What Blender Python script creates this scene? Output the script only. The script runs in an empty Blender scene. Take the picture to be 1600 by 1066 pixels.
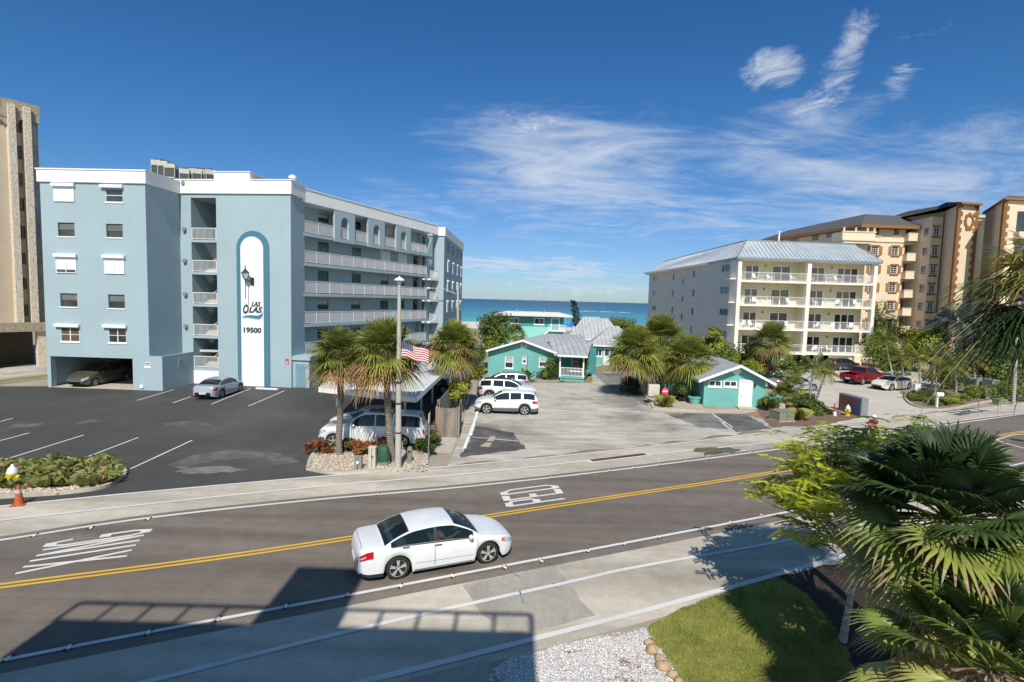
import bpy, math, random
from mathutils import Vector, Matrix, noise
R = math.radians
PI = math.pi
C = bpy.context.scene.collection
scene = bpy.context.scene
# ------------------------------------------------------------------ survey of the site
# The camera sits 8.2 m above the street. at() turns a bearing in the photograph into a point of the
# ground plan, Pl turns bearings into metres along a facade: used as the tape measure for real sizes.
F = 840.0; H = 8.2
PIT = math.atan(64.5 / F); ROLL = math.atan(0.0266)
def ray(x, y):
    px, py = x - 800, 533 - y
    c, s = math.cos(ROLL), math.sin(ROLL)
    u, v = px * c - py * s, px * s + py * c
    cp, sp = math.cos(PIT), math.sin(PIT)
    return Vector((u, F * cp + v * sp, -F * sp + v * cp))
def at(x, y, z=0.0):
    r = ray(x, y); t = (z - H) / r.z
    return Vector((r.x * t, r.y * t, z))
def atY(x, y, Y):
    r = ray(x, y); t = Y / r.y
    return Vector((r.x * t, Y, H + r.z * t))
class Pl:
    """vertical facade plane through ground points A, B (left to right); local x along, y inward, z up"""
    def __init__(s, A, B, back=0.0):
        A = Vector((A[0], A[1], 0)); B = Vector((B[0], B[1], 0))
        s.u = (B - A).normalized(); s.n = Vector((s.u.y, -s.u.x, 0)); s.A = A - s.n * back; s.L = (B - A).length
        s.T = Matrix(((s.u.x, -s.n.x, 0, s.A.x), (s.u.y, -s.n.y, 0, s.A.y), (0, 0, 1, 0), (0, 0, 0, 1)))
    def hit(s, x, y):
        r = ray(x, y); o = Vector((0, 0, H))
        t = (s.A - o).dot(s.n) / r.dot(s.n)
        p = o + r * t
        return ((p - s.A).dot(s.u), p.z)
    def rect(s, x0, y0, x1, y1):
        a = s.hit(x0, (y0 + y1) / 2); b = s.hit(x1, (y0 + y1) / 2)
        c = s.hit((x0 + x1) / 2, y0); d = s.hit((x0 + x1) / 2, y1)
        return (a[0], b[0], d[1], c[1])
    def off(s, back):
        return Pl(s.A, s.A + s.u * s.L, back)
    def w(s, a, d=0, z=0):
        return s.A + s.u * a - s.n * d + Vector((0, 0, z))
# ------------------------------------------------------------------ mesh builder
class MB:
    def __init__(s, T=None):
        s.v = []; s.f = []; s.m = []; s.t = []; s.T = T; s.mi = 0; s.tint = None; s.use_t = False
    def add(s, vs, fs, mi=None):
        b = len(s.v)
        if s.T is not None: vs = [s.T @ Vector(p) for p in vs]
        s.v.extend([tuple(p) for p in vs])
        for f in fs:
            s.f.append(tuple(b + i for i in f)); s.m.append(s.mi if mi is None else mi)
        s.t.extend([s.tint if s.tint is not None else 0.5] * len(vs))
        if s.tint is not None: s.use_t = True
    def box(s, x0, x1, y0, y1, z0, z1, mi=None):
        if x0 > x1: x0, x1 = x1, x0
        if y0 > y1: y0, y1 = y1, y0
        if z0 > z1: z0, z1 = z1, z0
        s.add([(x0,y0,z0),(x1,y0,z0),(x1,y1,z0),(x0,y1,z0),(x0,y0,z1),(x1,y0,z1),(x1,y1,z1),(x0,y1,z1)],
              [(0,3,2,1),(4,5,6,7),(0,1,5,4),(1,2,6,5),(2,3,7,6),(3,0,4,7)], mi)
    def quad(s, a, b, c, d, mi=None): s.add([a, b, c, d], [(0, 1, 2, 3)], mi)
    def prism(s, pts, z0, z1, mi=None):
        """pts ccw in xy"""
        n = len(pts); vs = [(p[0], p[1], z0) for p in pts] + [(p[0], p[1], z1) for p in pts]
        fs = [tuple(range(n - 1, -1, -1)), tuple(range(n, 2 * n))] + [(i, (i + 1) % n, n + (i + 1) % n, n + i) for i in range(n)]
        s.add(vs, fs, mi)
    def extr(s, pts, d, mi=None):
        """closed 3d outline extruded by vector d"""
        n = len(pts); d = Vector(d); vs = [Vector(p) for p in pts] + [Vector(p) + d for p in pts]
        fs = [tuple(range(n - 1, -1, -1)), tuple(range(n, 2 * n))] + [(i, (i + 1) % n, n + (i + 1) % n, n + i) for i in range(n)]
        s.add(vs, fs, mi)
    def tube(s, path, rad, n=8, caps=True, mi=None):
        path = [Vector(p) for p in path]
        if not isinstance(rad, (list, tuple)): rad = [rad] * len(path)
        vs = []; fs = []
        up = Vector((0, 0, 1)); prev = None
        for i, p in enumerate(path):
            d = (path[min(i + 1, len(path) - 1)] - path[max(i - 1, 0)]).normalized()
            if prev is None:
                a = d.cross(up if abs(d.z) < 0.9 else Vector((1, 0, 0))).normalized()
            else:
                a = (prev - d * prev.dot(d)).normalized()
            prev = a; b = d.cross(a)
            for k in range(n):
                t = 2 * PI * k / n
                vs.append(p + (a * math.cos(t) + b * math.sin(t)) * rad[i])
        for i in range(len(path) - 1):
            for k in range(n):
                fs.append((i * n + k, i * n + (k + 1) % n, (i + 1) * n + (k + 1) % n, (i + 1) * n + k))
        if caps:
            fs.append(tuple(range(n - 1, -1, -1))); fs.append(tuple((len(path) - 1) * n + k for k in range(n)))
        s.add(vs, fs, mi)
    def lathe(s, prof, c=(0, 0, 0), n=16, axis='z', mi=None, caps=True):
        """prof: list of (r, h)"""
        vs = []; fs = []
        for r, h in prof:
            for k in range(n):
                t = 2 * PI * k / n; x, y = r * math.cos(t), r * math.sin(t)
                if axis == 'z': p = (x, y, h)
                elif axis == 'y': p = (x, h, y)
                else: p = (h, x, y)
                vs.append((p[0] + c[0], p[1] + c[1], p[2] + c[2]))
        for i in range(len(prof) - 1):
            for k in range(n):
                q = (i * n + k, i * n + (k + 1) % n, (i + 1) * n + (k + 1) % n, (i + 1) * n + k)
                fs.append(q if axis != 'y' else q[::-1])
        if caps: fs.append(tuple(range(n))); fs.append(tuple((len(prof) - 1) * n + k for k in range(n)))
        s.add(vs, fs, mi)
    def ball(s, c, r, n=10, m=7, sc=(1, 1, 1), mi=None, jit=0, rnd=random):
        vs = []; fs = []
        for i in range(m + 1):
            ph = PI * i / m
            for k in range(n):
                t = 2 * PI * k / n; j = 1 + (rnd.random() - .5) * jit
                vs.append((c[0] + r * sc[0] * math.sin(ph) * math.cos(t) * j, c[1] + r * sc[1] * math.sin(ph) * math.sin(t) * j, c[2] - r * sc[2] * math.cos(ph) * j))
        for i in range(m):
            for k in range(n):
                fs.append((i * n + k, i * n + (k + 1) % n, (i + 1) * n + (k + 1) % n, (i + 1) * n + k))
        s.add(vs, fs, mi)
    def build(s, name, mats, parent=None, smooth=False, world=True, bevel=0, angle=40):
        if not isinstance(mats, (list, tuple)): mats = [mats]
        me = bpy.data.meshes.new(name); me.from_pydata(s.v, [], s.f)
        for m in mats: me.materials.append(m)
        if len(mats) > 1: me.polygons.foreach_set('material_index', s.m)
        if s.use_t:
            a = me.attributes.new('tint', 'FLOAT', 'POINT'); a.data.foreach_set('value', s.t)
        me.validate(clean_customdata=False)
        if smooth:
            me.shade_smooth()
            if smooth != 'all': me.set_sharp_from_angle(angle=R(angle))
        me.update()
        o = bpy.data.objects.new(name, me); C.objects.link(o)
        if bevel:
            b = o.modifiers.new('bevel', 'BEVEL'); b.width = bevel; b.segments = 2; b.limit_method = 'ANGLE'
        if parent is not None:
            o.parent = parent
            if world and parent.type == 'EMPTY': o.matrix_parent_inverse = Matrix.Translation(-parent.location)
        return o
def tag(o, label, cat, group=None, kind=None):
    o['label'] = label; o['category'] = cat
    if group: o['group'] = group
    if kind: o['kind'] = kind
    return o
def thing(name, label, cat, loc=(0, 0, 0), rz=0, group=None):
    o = bpy.data.objects.new(name, None); C.objects.link(o); o.empty_display_size = 0.3
    o.location = loc; o.rotation_euler = (0, 0, rz)
    return tag(o, label, cat, group)
def struct(o, kind='structure'): o['kind'] = kind; return o
def copy_tree(o, parent=None):
    c = o.copy(); C.objects.link(c)
    if parent is not None: c.parent = parent
    for ch in [x for x in bpy.data.objects if x.parent == o]: copy_tree(ch, c)
    return c
KIDS = {}
def dup(o, loc, rz=0, label=None, group=None, sc=None):
    """copy of a thing and all its parts; the child list is cached per source"""
    def kids(p):
        if p.name not in KIDS: KIDS[p.name] = list(p.children)
        return KIDS[p.name]
    def rec(p, par):
        c = p.copy(); C.objects.link(c)
        if par is not None: c.parent = par
        for k in kids(p): rec(k, c)
        return c
    c = rec(o, None); c.location = loc; c.rotation_euler = (0, 0, rz)
    if sc: c.scale = (sc, sc, sc) if not isinstance(sc, tuple) else sc
    if label: c['label'] = label
    if group: c['group'] = group
    return c
def holed(mb, s0, s1, z0, z1, holes, depth=0.14, y=0.0, mi=None):
    """wall face at local y with rectangular holes and their reveals going inward"""
    xs = sorted({s0, s1} | {max(s0, min(s1, h[i])) for h in holes for i in (0, 1)})
    zs = sorted({z0, z1} | {max(z0, min(z1, h[i])) for h in holes for i in (2, 3)})
    for i in range(len(xs) - 1):
        for j in range(len(zs) - 1):
            cx, cz = (xs[i] + xs[i + 1]) / 2, (zs[j] + zs[j + 1]) / 2
            if xs[i + 1] - xs[i] < 1e-5 or zs[j + 1] - zs[j] < 1e-5: continue
            if any(h[0] < cx < h[1] and h[2] < cz < h[3] for h in holes): continue
            mb.quad((xs[i], y, zs[j]), (xs[i + 1], y, zs[j]), (xs[i + 1], y, zs[j + 1]), (xs[i], y, zs[j + 1]), mi)
    for a, b, c, d in holes:
        mb.quad((a, y, c), (a, y, d), (a, y + depth, d), (a, y + depth, c), mi)
        mb.quad((b, y, d), (b, y, c), (b, y + depth, c), (b, y + depth, d), mi)
        mb.quad((a, y, c), (a, y + depth, c), (b, y + depth, c), (b, y, c), mi)
        mb.quad((a, y, d), (b, y, d), (b, y + depth, d), (a, y + depth, d), mi)
# ------------------------------------------------------------------ materials
def newmat(name):
    m = bpy.data.materials.new(name); m.use_nodes = True
    return m, m.node_tree, m.node_tree.nodes['Principled BSDF']
def N(nt, typ, **kw):
    n = nt.nodes.new(typ)
    for k, v in kw.items():
        if k.startswith('i_'):
            n.inputs[k[2:].replace('_', ' ')].default_value = v
        else: setattr(n, k, v)
    return n
def ramp(nt, fac, stops):
    r = nt.nodes.new('ShaderNodeValToRGB'); e = r.color_ramp.elements
    while len(e) < len(stops): e.new(0.5)
    for i, (p, c) in enumerate(stops):
        e[i].position = p; e[i].color = (*c, 1) if len(c) == 3 else c
    nt.links.new(fac, r.inputs[0]); return r.outputs[0]
def noise_n(nt, vec, scale, detail=4, rough=0.55, dist=0.0):
    n = N(nt, 'ShaderNodeTexNoise'); n.inputs['Scale'].default_value = scale; n.inputs['Detail'].default_value = detail
    n.inputs['Roughness'].default_value = rough; n.inputs['Distortion'].default_value = dist
    nt.links.new(vec, n.inputs['Vector']); return n.outputs['Fac']
def mixc(nt, fac, a, b, mode='MIX'):
    m = N(nt, 'ShaderNodeMix', data_type='RGBA', blend_type=mode)
    for sock, val in ((m.inputs[0], fac), (m.inputs[6], a), (m.inputs[7], b)):
        if isinstance(val, bpy.types.NodeSocket): nt.links.new(val, sock)
        elif isinstance(val, (int, float)): sock.default_value = val
        else: sock.default_value = (*val, 1)
    return m.outputs[2]
def mapping(nt, scale=(1, 1, 1), rot=(0, 0, 0), coord='Object'):
    tc = N(nt, 'ShaderNodeTexCoord'); mp = N(nt, 'ShaderNodeMapping')
    mp.inputs['Scale'].default_value = scale; mp.inputs['Rotation'].default_value = rot
    nt.links.new(tc.outputs[coord], mp.inputs[0]); return mp.outputs[0]
def bump(nt, b, h, strength=0.3, dist=0.02):
    n = N(nt, 'ShaderNodeBump'); n.inputs['Strength'].default_value = strength; n.inputs['Distance'].default_value = dist
    nt.links.new(h, n.inputs['Height']); nt.links.new(n.outputs[0], b.inputs['Normal'])
def mul(c, k): return tuple(max(0, min(1, x * k)) for x in c)
def pmat(name, col, rough=0.7, metal=0.0, var=0.12, scale=1.5, fine=0.0, fscale=60, bmp=0.0, bscale=40, bdist=0.02, spec=0.5, coat=0.0, stretch=(1, 1, 1)):
    """plain material with slow colour wander, fine grain and relief"""
    m, nt, b = newmat(name)
    vec = mapping(nt, stretch)
    f = noise_n(nt, vec, scale, 5)
    c = ramp(nt, f, [(0.25, mul(col, 1 - var)), (0.75, mul(col, 1 + var))])
    if fine:
        g = noise_n(nt, vec, fscale, 3, 0.7)
        c = mixc(nt, 1.0, c, ramp(nt, g, [(0.3, (1 - fine,) * 3), (0.7, (1 + fine * 0.0,) * 3)]), 'MULTIPLY')
    nt.links.new(c, b.inputs['Base Color'])
    b.inputs['Roughness'].default_value = rough; b.inputs['Metallic'].default_value = metal
    b.inputs['Specular IOR Level'].default_value = spec; b.inputs['Coat Weight'].default_value = coat
    if coat: b.inputs['Coat Roughness'].default_value = 0.04
    if bmp: bump(nt, b, noise_n(nt, vec, bscale, 4, 0.6), bmp, bdist)
    return m
# ------------------------------------------------------------------ light, sky, camera
SUN_EL = R(46); 
w = bpy.data.worlds.new('World'); scene.world = w; w.use_nodes = True
nt = w.node_tree; nt.nodes.clear()
out = N(nt, 'ShaderNodeOutputWorld'); bg = N(nt, 'ShaderNodeBackground')
sky = N(nt, 'ShaderNodeTexSky', sky_type='NISHITA', sun_disc=False, sun_elevation=SUN_EL, sun_rotation=R(180))
sky.air_density = 1.0; sky.dust_density = 0.15; sky.ozone_density = 2.0; sky.altitude = 0
hs = N(nt, 'ShaderNodeHueSaturation'); hs.inputs['Saturation'].default_value = 1.12; hs.inputs['Value'].default_value = 1.0
nt.links.new(sky.outputs[0], hs.inputs['Color'])
tc = N(nt, 'ShaderNodeTexCoord')
sep = N(nt, 'ShaderNodeSeparateXYZ'); nt.links.new(tc.outputs['Generated'], sep.inputs[0])
def M_(op, a, b=None, c=None, clamp=False):
    n = N(nt, 'ShaderNodeMath', operation=op); n.use_clamp = clamp
    for i, x in enumerate((a, b, c)):
        if x is None: continue
        if isinstance(x, bpy.types.NodeSocket): nt.links.new(x, n.inputs[i])
        else: n.inputs[i].default_value = x
    return n.outputs[0]
az = M_('ARCTAN2', sep.outputs[0], sep.outputs[1]); el = M_('ARCSINE', sep.outputs[2])
# cloud deck coordinates: the view direction projected on a flat layer overhead
zz = M_('MAXIMUM', sep.outputs[2], 0.02)
u_ = M_('DIVIDE', sep.outputs[0], M_('ADD', zz, 0.12)); v_ = M_('DIVIDE', sep.outputs[1], M_('ADD', zz, 0.12))
cv = N(nt, 'ShaderNodeCombineXYZ'); nt.links.new(u_, cv.inputs[0]); nt.links.new(v_, cv.inputs[1])
def cn(scale, sx, sy, rot, detail=8, rough=0.6, dist=0.6, off=0):
    mp = N(nt, 'ShaderNodeMapping'); mp.inputs['Scale'].default_value = (sx, sy, 1); mp.inputs['Rotation'].default_value = (0, 0, rot); mp.inputs['Location'].default_value = (off, off, 0)
    nt.links.new(cv.outputs[0], mp.inputs[0]); return noise_n(nt, mp.outputs[0], scale, detail, rough, dist)
def sm(x, lo, hi):
    m = N(nt, 'ShaderNodeMapRange', interpolation_type='SMOOTHSTEP'); nt.links.new(x, m.inputs[0]); m.inputs[1].default_value = lo; m.inputs[2].default_value = hi
    return m.outputs[0]
wa_n = cn(.9, 1, 1, .4, 5, .6, .3, 11); wb_n = cn(.9, 1, 1, 1.9, 5, .6, .3, 17)
az2 = M_('ADD', az, M_('MULTIPLY', M_('SUBTRACT', wa_n, .5), .16)); el2 = M_('ADD', el, M_('MULTIPLY', M_('SUBTRACT', wb_n, .5), .10))
def dirwin(px, py, wa, we, k=1.0, tilt=0.0):      # soft round window around one sky direction, its rim broken up by noise
    r = ray(px, py).normalized(); a0, e0 = math.atan2(r.x, r.y), math.asin(r.z)
    da = M_('SUBTRACT', az2, a0); de = M_('SUBTRACT', M_('SUBTRACT', el2, e0), M_('MULTIPLY', da, tilt)); da = M_('DIVIDE', da, wa); de = M_('DIVIDE', de, we)
    return M_('MULTIPLY', M_('MAXIMUM', M_('SUBTRACT', 1.0, M_('ADD', M_('MULTIPLY', da, da), M_('MULTIPLY', de, de))), 0.0), k)
def mx(*a):
    o = a[0]
    for b in a[1:]: o = M_('MAXIMUM', o, b)
    return o
streak = cn(1.0, .8, 1.5, R(28), 8, .62, 1.0); fine_ = cn(2.6, .7, 1.3, R(20), 7, .66, 1.4, 3); puff = cn(5.5, 1, 1, 0.3, 9, .70, 1.2, 7)
tex1 = M_('ADD', M_('MULTIPLY', streak, .55), M_('MULTIPLY', fine_, .45))
env1 = mx(dirwin(905, 275, .36, .15, 1.0, .0), dirwin(1400, 285, .36, .14, .85, .08), dirwin(640, 320, .25, .07, .6), dirwin(1180, 230, .3, .08, .7, .2), dirwin(1080, 330, .5, .06, .8))
c1 = M_('MULTIPLY', sm(M_('ADD', tex1, M_('MULTIPLY', env1, .32)), .60, .98), sm(env1, 0, .25))
env2 = mx(dirwin(1210, 102, .055, .042, 1.0), dirwin(1318, 68, .036, .05, .85, .8), dirwin(1280, 130, .055, .045, .75, .7), dirwin(1388, 105, .03, .06, .6), dirwin(1435, 68, .03, .02, .5), dirwin(850, 190, .10, .025, .6))
c2 = M_('MULTIPLY', sm(M_('ADD', M_('MULTIPLY', puff, 1.0), M_('MULTIPLY', env2, .36)), .60, 1.0), sm(env2, 0, .3))
env3 = mx(dirwin(810, 418, .22, .03, 1.0), dirwin(930, 452, .2, .02, .8), dirwin(620, 445, .3, .02, .5))
c3 = M_('MULTIPLY', sm(M_('ADD', fine_, M_('MULTIPLY', env3, .3)), .58, .85), M_('MULTIPLY', sm(env3, 0, .3), .6))
cl = M_('MINIMUM', M_('ADD', M_('ADD', M_('MULTIPLY', c1, .78), M_('MULTIPLY', c2, .8)), c3), .85)
elr = M_('DIVIDE', M_('MAXIMUM', el, 0.0), 0.9, clamp=True)
grad = ramp(nt, elr, [(0.0, (0.52, 0.74, 1.16)), (0.10, (0.56, 0.77, 1.12)), (0.32, (0.42, 0.80, 1.12)), (0.58, (0.33, 0.74, 1.10)), (1.0, (0.32, 0.72, 1.08))])
skyb = mixc(nt, 1.0, hs.outputs[0], grad, 'MULTIPLY')
# sky around the sun, behind the view, boosted and warmed as added fill light
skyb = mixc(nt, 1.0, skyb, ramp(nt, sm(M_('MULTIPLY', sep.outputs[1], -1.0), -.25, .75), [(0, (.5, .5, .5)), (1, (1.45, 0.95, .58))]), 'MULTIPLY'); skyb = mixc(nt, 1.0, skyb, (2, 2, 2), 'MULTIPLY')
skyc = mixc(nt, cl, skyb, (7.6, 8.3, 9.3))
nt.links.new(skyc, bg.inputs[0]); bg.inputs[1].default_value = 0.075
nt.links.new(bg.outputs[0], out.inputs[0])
sl = bpy.data.lights.new('sun', 'SUN'); sl.energy = 4.2; sl.angle = R(0.5); sl.color = (1.0, 0.95, 0.87)
so = bpy.data.objects.new('sun', sl); C.objects.link(so); so.rotation_euler = (PI / 2 - SUN_EL, 0, 0)   # light travels towards +Y and down
so.location = (0, -60, 60)
cam = bpy.data.cameras.new('camera'); co = bpy.data.objects.new('camera', cam); C.objects.link(co)
cam.sensor_width = 36; cam.lens = F / 1600 * 36; cam.clip_start = 0.1; cam.clip_end = 90000
co.matrix_world = Matrix.Translation((0, 0, H)) @ Matrix.Rotation(PI / 2 - PIT, 4, 'X') @ Matrix.Rotation(ROLL, 4, 'Z')
scene.camera = co
scene.view_settings.view_transform = 'Standard'; scene.view_settings.look = 'None'; scene.view_settings.exposure = 0.28
scene.cycles.max_bounces = 5; scene.cycles.diffuse_bounces = 3; scene.cycles.glossy_bounces = 3; scene.cycles.transparent_max_bounces = 6
scene.cycles.use_fast_gi = False
# ------------------------------------------------------------------ ground materials
def asphalt(name, col, stain=(0.5, 1.3), sc=0.25, agg=0.35, cracks=False, rough=0.85, streaks=None):
    m, nt, b = newmat(name); vec = mapping(nt)
    big = noise_n(nt, vec, sc, 6, 0.6, 0.4)
    med = noise_n(nt, vec, sc * 7, 5, 0.7)
    c = ramp(nt, big, [(0.3, mul(col, stain[0])), (0.5, col), (0.72, mul(col, stain[1]))])
    c = mixc(nt, 1.0, c, ramp(nt, med, [(0.32, (0.86,) * 3), (0.6, (1.04,) * 3)]), 'MULTIPLY')
    if streaks:
        st = noise_n(nt, mapping(nt, streaks[1], (0, 0, streaks[0])), 1.0, 6, 0.6, 0.3)
        c = mixc(nt, 1.0, c, ramp(nt, st, [(0.3, (0.66,) * 3), (0.62, (1.1,) * 3)]), 'MULTIPLY')
    g = noise_n(nt, vec, 55, 2, 0.8)
    c = mixc(nt, 1.0, c, ramp(nt, g, [(0.3, (1 - agg,) * 3), (0.72, (1 + agg,) * 3)]), 'MULTIPLY')
    if cracks:
        v = N(nt, 'ShaderNodeTexVoronoi', feature='DISTANCE_TO_EDGE'); v.inputs['Scale'].default_value = 0.35
        wv = N(nt, 'ShaderNodeTexNoise'); wv.inputs['Scale'].default_value = 1.2; wv.inputs['Detail'].default_value = 5
        nt.links.new(vec, wv.inputs['Vector'])
        nt.links.new(mixc(nt, 0.35, vec, wv.outputs['Color'], 'ADD'), v.inputs['Vector'])
        c = mixc(nt, 1.0, c, ramp(nt, v.outputs[0], [(0.0, (0.45,) * 3), (0.012, (1,) * 3)]), 'MULTIPLY')
    nt.links.new(c, b.inputs['Base Color']); b.inputs['Roughness'].default_value = rough; b.inputs['Specular IOR Level'].default_value = 0.3
    bump(nt, b, g, 0.35, 0.006)
    return m
A_ROAD = R(24.4)
m_road = asphalt('road asphalt', (0.182, 0.15, 0.123), (0.9, 1.08), 0.2, 0.3, False, 0.8, (-A_ROAD, (0.03, 0.8, 1)))
m_lot = asphalt('dark lot asphalt', (0.068, 0.064, 0.060), (0.8, 1.5), 0.10, 0.35, False, 0.7)
m_lotg = asphalt('worn grey lot', (0.50, 0.455, 0.385), (0.5, 1.08), 0.17, 0.45, False, 0.9, (R(80), (0.3, 1.6, 1)))
m_lotc = asphalt('condo lot', (0.52, 0.47, 0.39), (0.85, 1.08), 0.2, 0.15, False, 0.9)
m_walk = asphalt('sidewalk concrete', (0.52, 0.46, 0.375), (0.85, 1.06), 0.3, 0.2, False, 0.9, (-A_ROAD, (0.05, 0.6, 1)))
m_patch = asphalt('grey patched walk', (0.37, 0.335, 0.28), (0.85, 1.1), 0.6, 0.22, False, 0.9)
m_edge = asphalt('edge asphalt strip', (0.19, 0.165, 0.135), (0.8, 1.15), 0.8, 0.4)
m_dkp = asphalt('dark patch', (0.10, 0.097, 0.09), (0.6, 1.9), 0.5, 0.3, True)
m_conc = pmat('kerb concrete', (0.52, 0.46, 0.37), 0.9, var=0.2, scale=2, fine=0.25, bmp=0.3)
m_sand = pmat('sandy ground', (0.38, 0.33, 0.25), 0.95, var=0.2, scale=0.4, fine=0.3, fscale=30, bmp=0.4)
m_beach = pmat('beach sand', (0.62, 0.58, 0.5), 0.95, var=0.08, scale=0.2)
def paint_mat(name, col):
    m, nt, b = newmat(name); vec = mapping(nt)
    f = noise_n(nt, vec, 9, 6, 0.75)
    f2 = noise_n(nt, vec, 0.5, 3)
    c = mixc(nt, ramp(nt, f, [(0.28, (1, 1, 1)), (0.40, (0, 0, 0))]), mul(col, 0.97), mul(col, 0.5))
    c = mixc(nt, 1.0, c, ramp(nt, f2, [(0.3, (0.85,) * 3), (0.7, (1,) * 3)]), 'MULTIPLY')
    nt.links.new(c, b.inputs['Base Color']); b.inputs['Roughness'].default_value = 0.75; return m
m_white = paint_mat('white road paint', (0.72, 0.70, 0.66)); m_yel = paint_mat('yellow road paint', (0.72, 0.42, 0.05))
m_gravel = None
# ------------------------------------------------------------------ helpers for flat sheets
def gp(px, z=0.0): return [at(x, y, 0).xy.to_3d() + Vector((0, 0, z)) for x, y in px]
def jag(pts, amp=.12, step=.35, seed=1):
    rnd = random.Random(seed); out = []
    for a, b in zip(pts, list(pts[1:]) + [pts[0]]):
        d = Vector(b) - Vector(a); n = max(1, int(d.length / step)); nn = Vector((-d.y, d.x, 0)).normalized()
        out += [Vector(a) + d * (i / n) + nn * rnd.uniform(-amp, amp) for i in range(n)]
    return out
def sheet(name, pts, z, mat, kind='structure'):
    if name in ('dark_asphalt_patch', 'lawn', 'gravel_bed', 'brick_path', 'mulch_bed', 'sidewalk_patch'): pts = jag(pts, .05 if name == 'lawn' else (.03 if name == 'sidewalk_patch' else .11), .2 if name == 'lawn' else .35)
    mb = MB(); mb.add([(p[0], p[1], z) for p in pts], [tuple(range(len(pts)))])
    o = mb.build(name, mat)
    if o.data.polygons[0].normal.z < 0: o.data.flip_normals()
    return struct(o, kind)
def smooth_line(pts, k=6):
    P = [Vector((p[0], p[1], 0)) for p in pts]; P = [P[0] * 2 - P[1]] + P + [P[-1] * 2 - P[-2]]; out = []
    for i in range(1, len(P) - 2):
        for j in range(k):
            t = j / k; a, b, c, d = P[i - 1:i + 3]
            out.append(0.5 * ((2 * b) + (c - a) * t + (2 * a - 5 * b + 4 * c - d) * t * t + (3 * b - a - 3 * c + d) * t ** 3))
    out.append(P[-2]); return out
def offs(line, d):
    o = []
    for i, p in enumerate(line):
        t = (line[min(i + 1, len(line) - 1)] - line[max(i - 1, 0)]).normalized(); o.append(p + Vector((-t.y, t.x, 0)) * d)
    return o
def ribbon(mb, line, w0, w1, z, h=0):
    a, b = offs(line, w0), offs(line, w1)
    for i in range(len(line) - 1):
        q = [(a[i].x, a[i].y, z), (a[i + 1].x, a[i + 1].y, z), (b[i + 1].x, b[i + 1].y, z), (b[i].x, b[i].y, z)]
        mb.add(q, [(0, 1, 2, 3)])
def xline(px):
    l = smooth_line(pxl(px)); a = (l[1] - l[0]).normalized(); b = (l[-1] - l[-4]).normalized()
    return [l[0] - a * 70, l[0] - a * 30] + l + [l[-1] + b * 60, l[-1] + b * 180]
def ext(l, r=60):
    a = (Vector(l[1]) - Vector(l[0])).normalized(); b = (Vector(l[-1]) - Vector(l[-2])).normalized()
    return [tuple(Vector(l[0]) - a * r)] + l + [tuple(Vector(l[-1]) + b * r * 3)]
def pxl(px): return [tuple(at(x, y).xy) for x, y in px]
# long straight alignments; slightly adjusted to the surveyed points
L_yel = xline([(0, 917), (400, 864), (775, 805.5), (1000, 771), (1180, 743.5), (1490, 692), (1600, 675)])
L_near = xline([(0, 1034), (180, 999), (540, 932), (793, 884), (1000, 845), (1250, 797), (1470, 752), (1600, 724)])
L_far = xline([(0, 845), (240, 809), (500, 781), (740, 760), (1000, 730.5), (1240, 699), (1500, 661.5), (1600, 647)])
L_fm = xline([(0, 814), (300, 781), (520, 759), (740, 740), (915, 721), (1240, 688), (1430, 666), (1600, 645)])
L_fo = xline([(0, 792), (200, 772), (480, 747), (740, 726), (1000, 700), (1240, 671), (1450, 648), (1600, 631)])
L_nm = xline([(240, 1064), (560, 984), (900, 908), (1000, 886), (1240, 843), (1400, 805), (1600, 765)])
L_no = xline([(570, 1066), (840, 998), (1060, 941), (1280, 880), (1420, 840), (1600, 795)])
# ground, beach, sea
mb = MB()
xs = [-4000, -300, 300, 4000]; ys = [(-400, 0), (-30, 0), (150, 0), (195, -0.35), (216, -1.0), (260, -3.5)]
for i in range(3):
    for j in range(5):
        mb.quad((xs[i], ys[j][0], ys[j][1]), (xs[i + 1], ys[j][0], ys[j][1]), (xs[i + 1], ys[j + 1][0], ys[j + 1][1]), (xs[i], ys[j + 1][0], ys[j + 1][1]), 1 if j >= 2 else 0)
struct(mb.build('ground', [m_sand, m_beach]))
m, nt2, b = newmat('sea water'); vec = mapping(nt2)
sp = N(nt2, 'ShaderNodeSeparateXYZ'); nt2.links.new(vec, sp.inputs[0])
wob = noise_n(nt2, mapping(nt2, (0.004, 0.012, 1)), 1.0, 5, 0.6)
ad = N(nt2, 'ShaderNodeMath', operation='MULTIPLY_ADD'); nt2.links.new(wob, ad.inputs[0]); ad.inputs[1].default_value = 260; nt2.links.new(sp.outputs[1], ad.inputs[2])
mr = N(nt2, 'ShaderNodeMapRange'); nt2.links.new(ad.outputs[0], mr.inputs[0]); mr.inputs[1].default_value = 300; mr.inputs[2].default_value = 1900
c = ramp(nt2, mr.outputs[0], [(0.0, (0.18, 0.42, 0.42)), (0.05, (0.075, 0.30, 0.33)), (0.16, (0.035, 0.20, 0.27)), (0.34, (0.018, 0.12, 0.20)), (1.0, (0.010, 0.07, 0.14))])
nt2.links.new(c, b.inputs['Base Color']); b.inputs['Roughness'].default_value = 0.35; b.inputs['Specular IOR Level'].default_value = 0.25
wv = noise_n(nt2, mapping(nt2, (0.25, 1.1, 1)), 1.0, 6, 0.7); bump(nt2, b, wv, 0.6, 0.5)
mb = MB(); mb.add([(-60000, 205, -1), (60000, 205, -1), (60000, 80000, -1), (-60000, 80000, -1)], [(0, 1, 2, 3)])
struct(mb.build('sea', m))
m_foam = pmat('foam', (0.85, 0.87, 0.88), 0.9)
mb = MB(); rf = random.Random(4)
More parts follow.
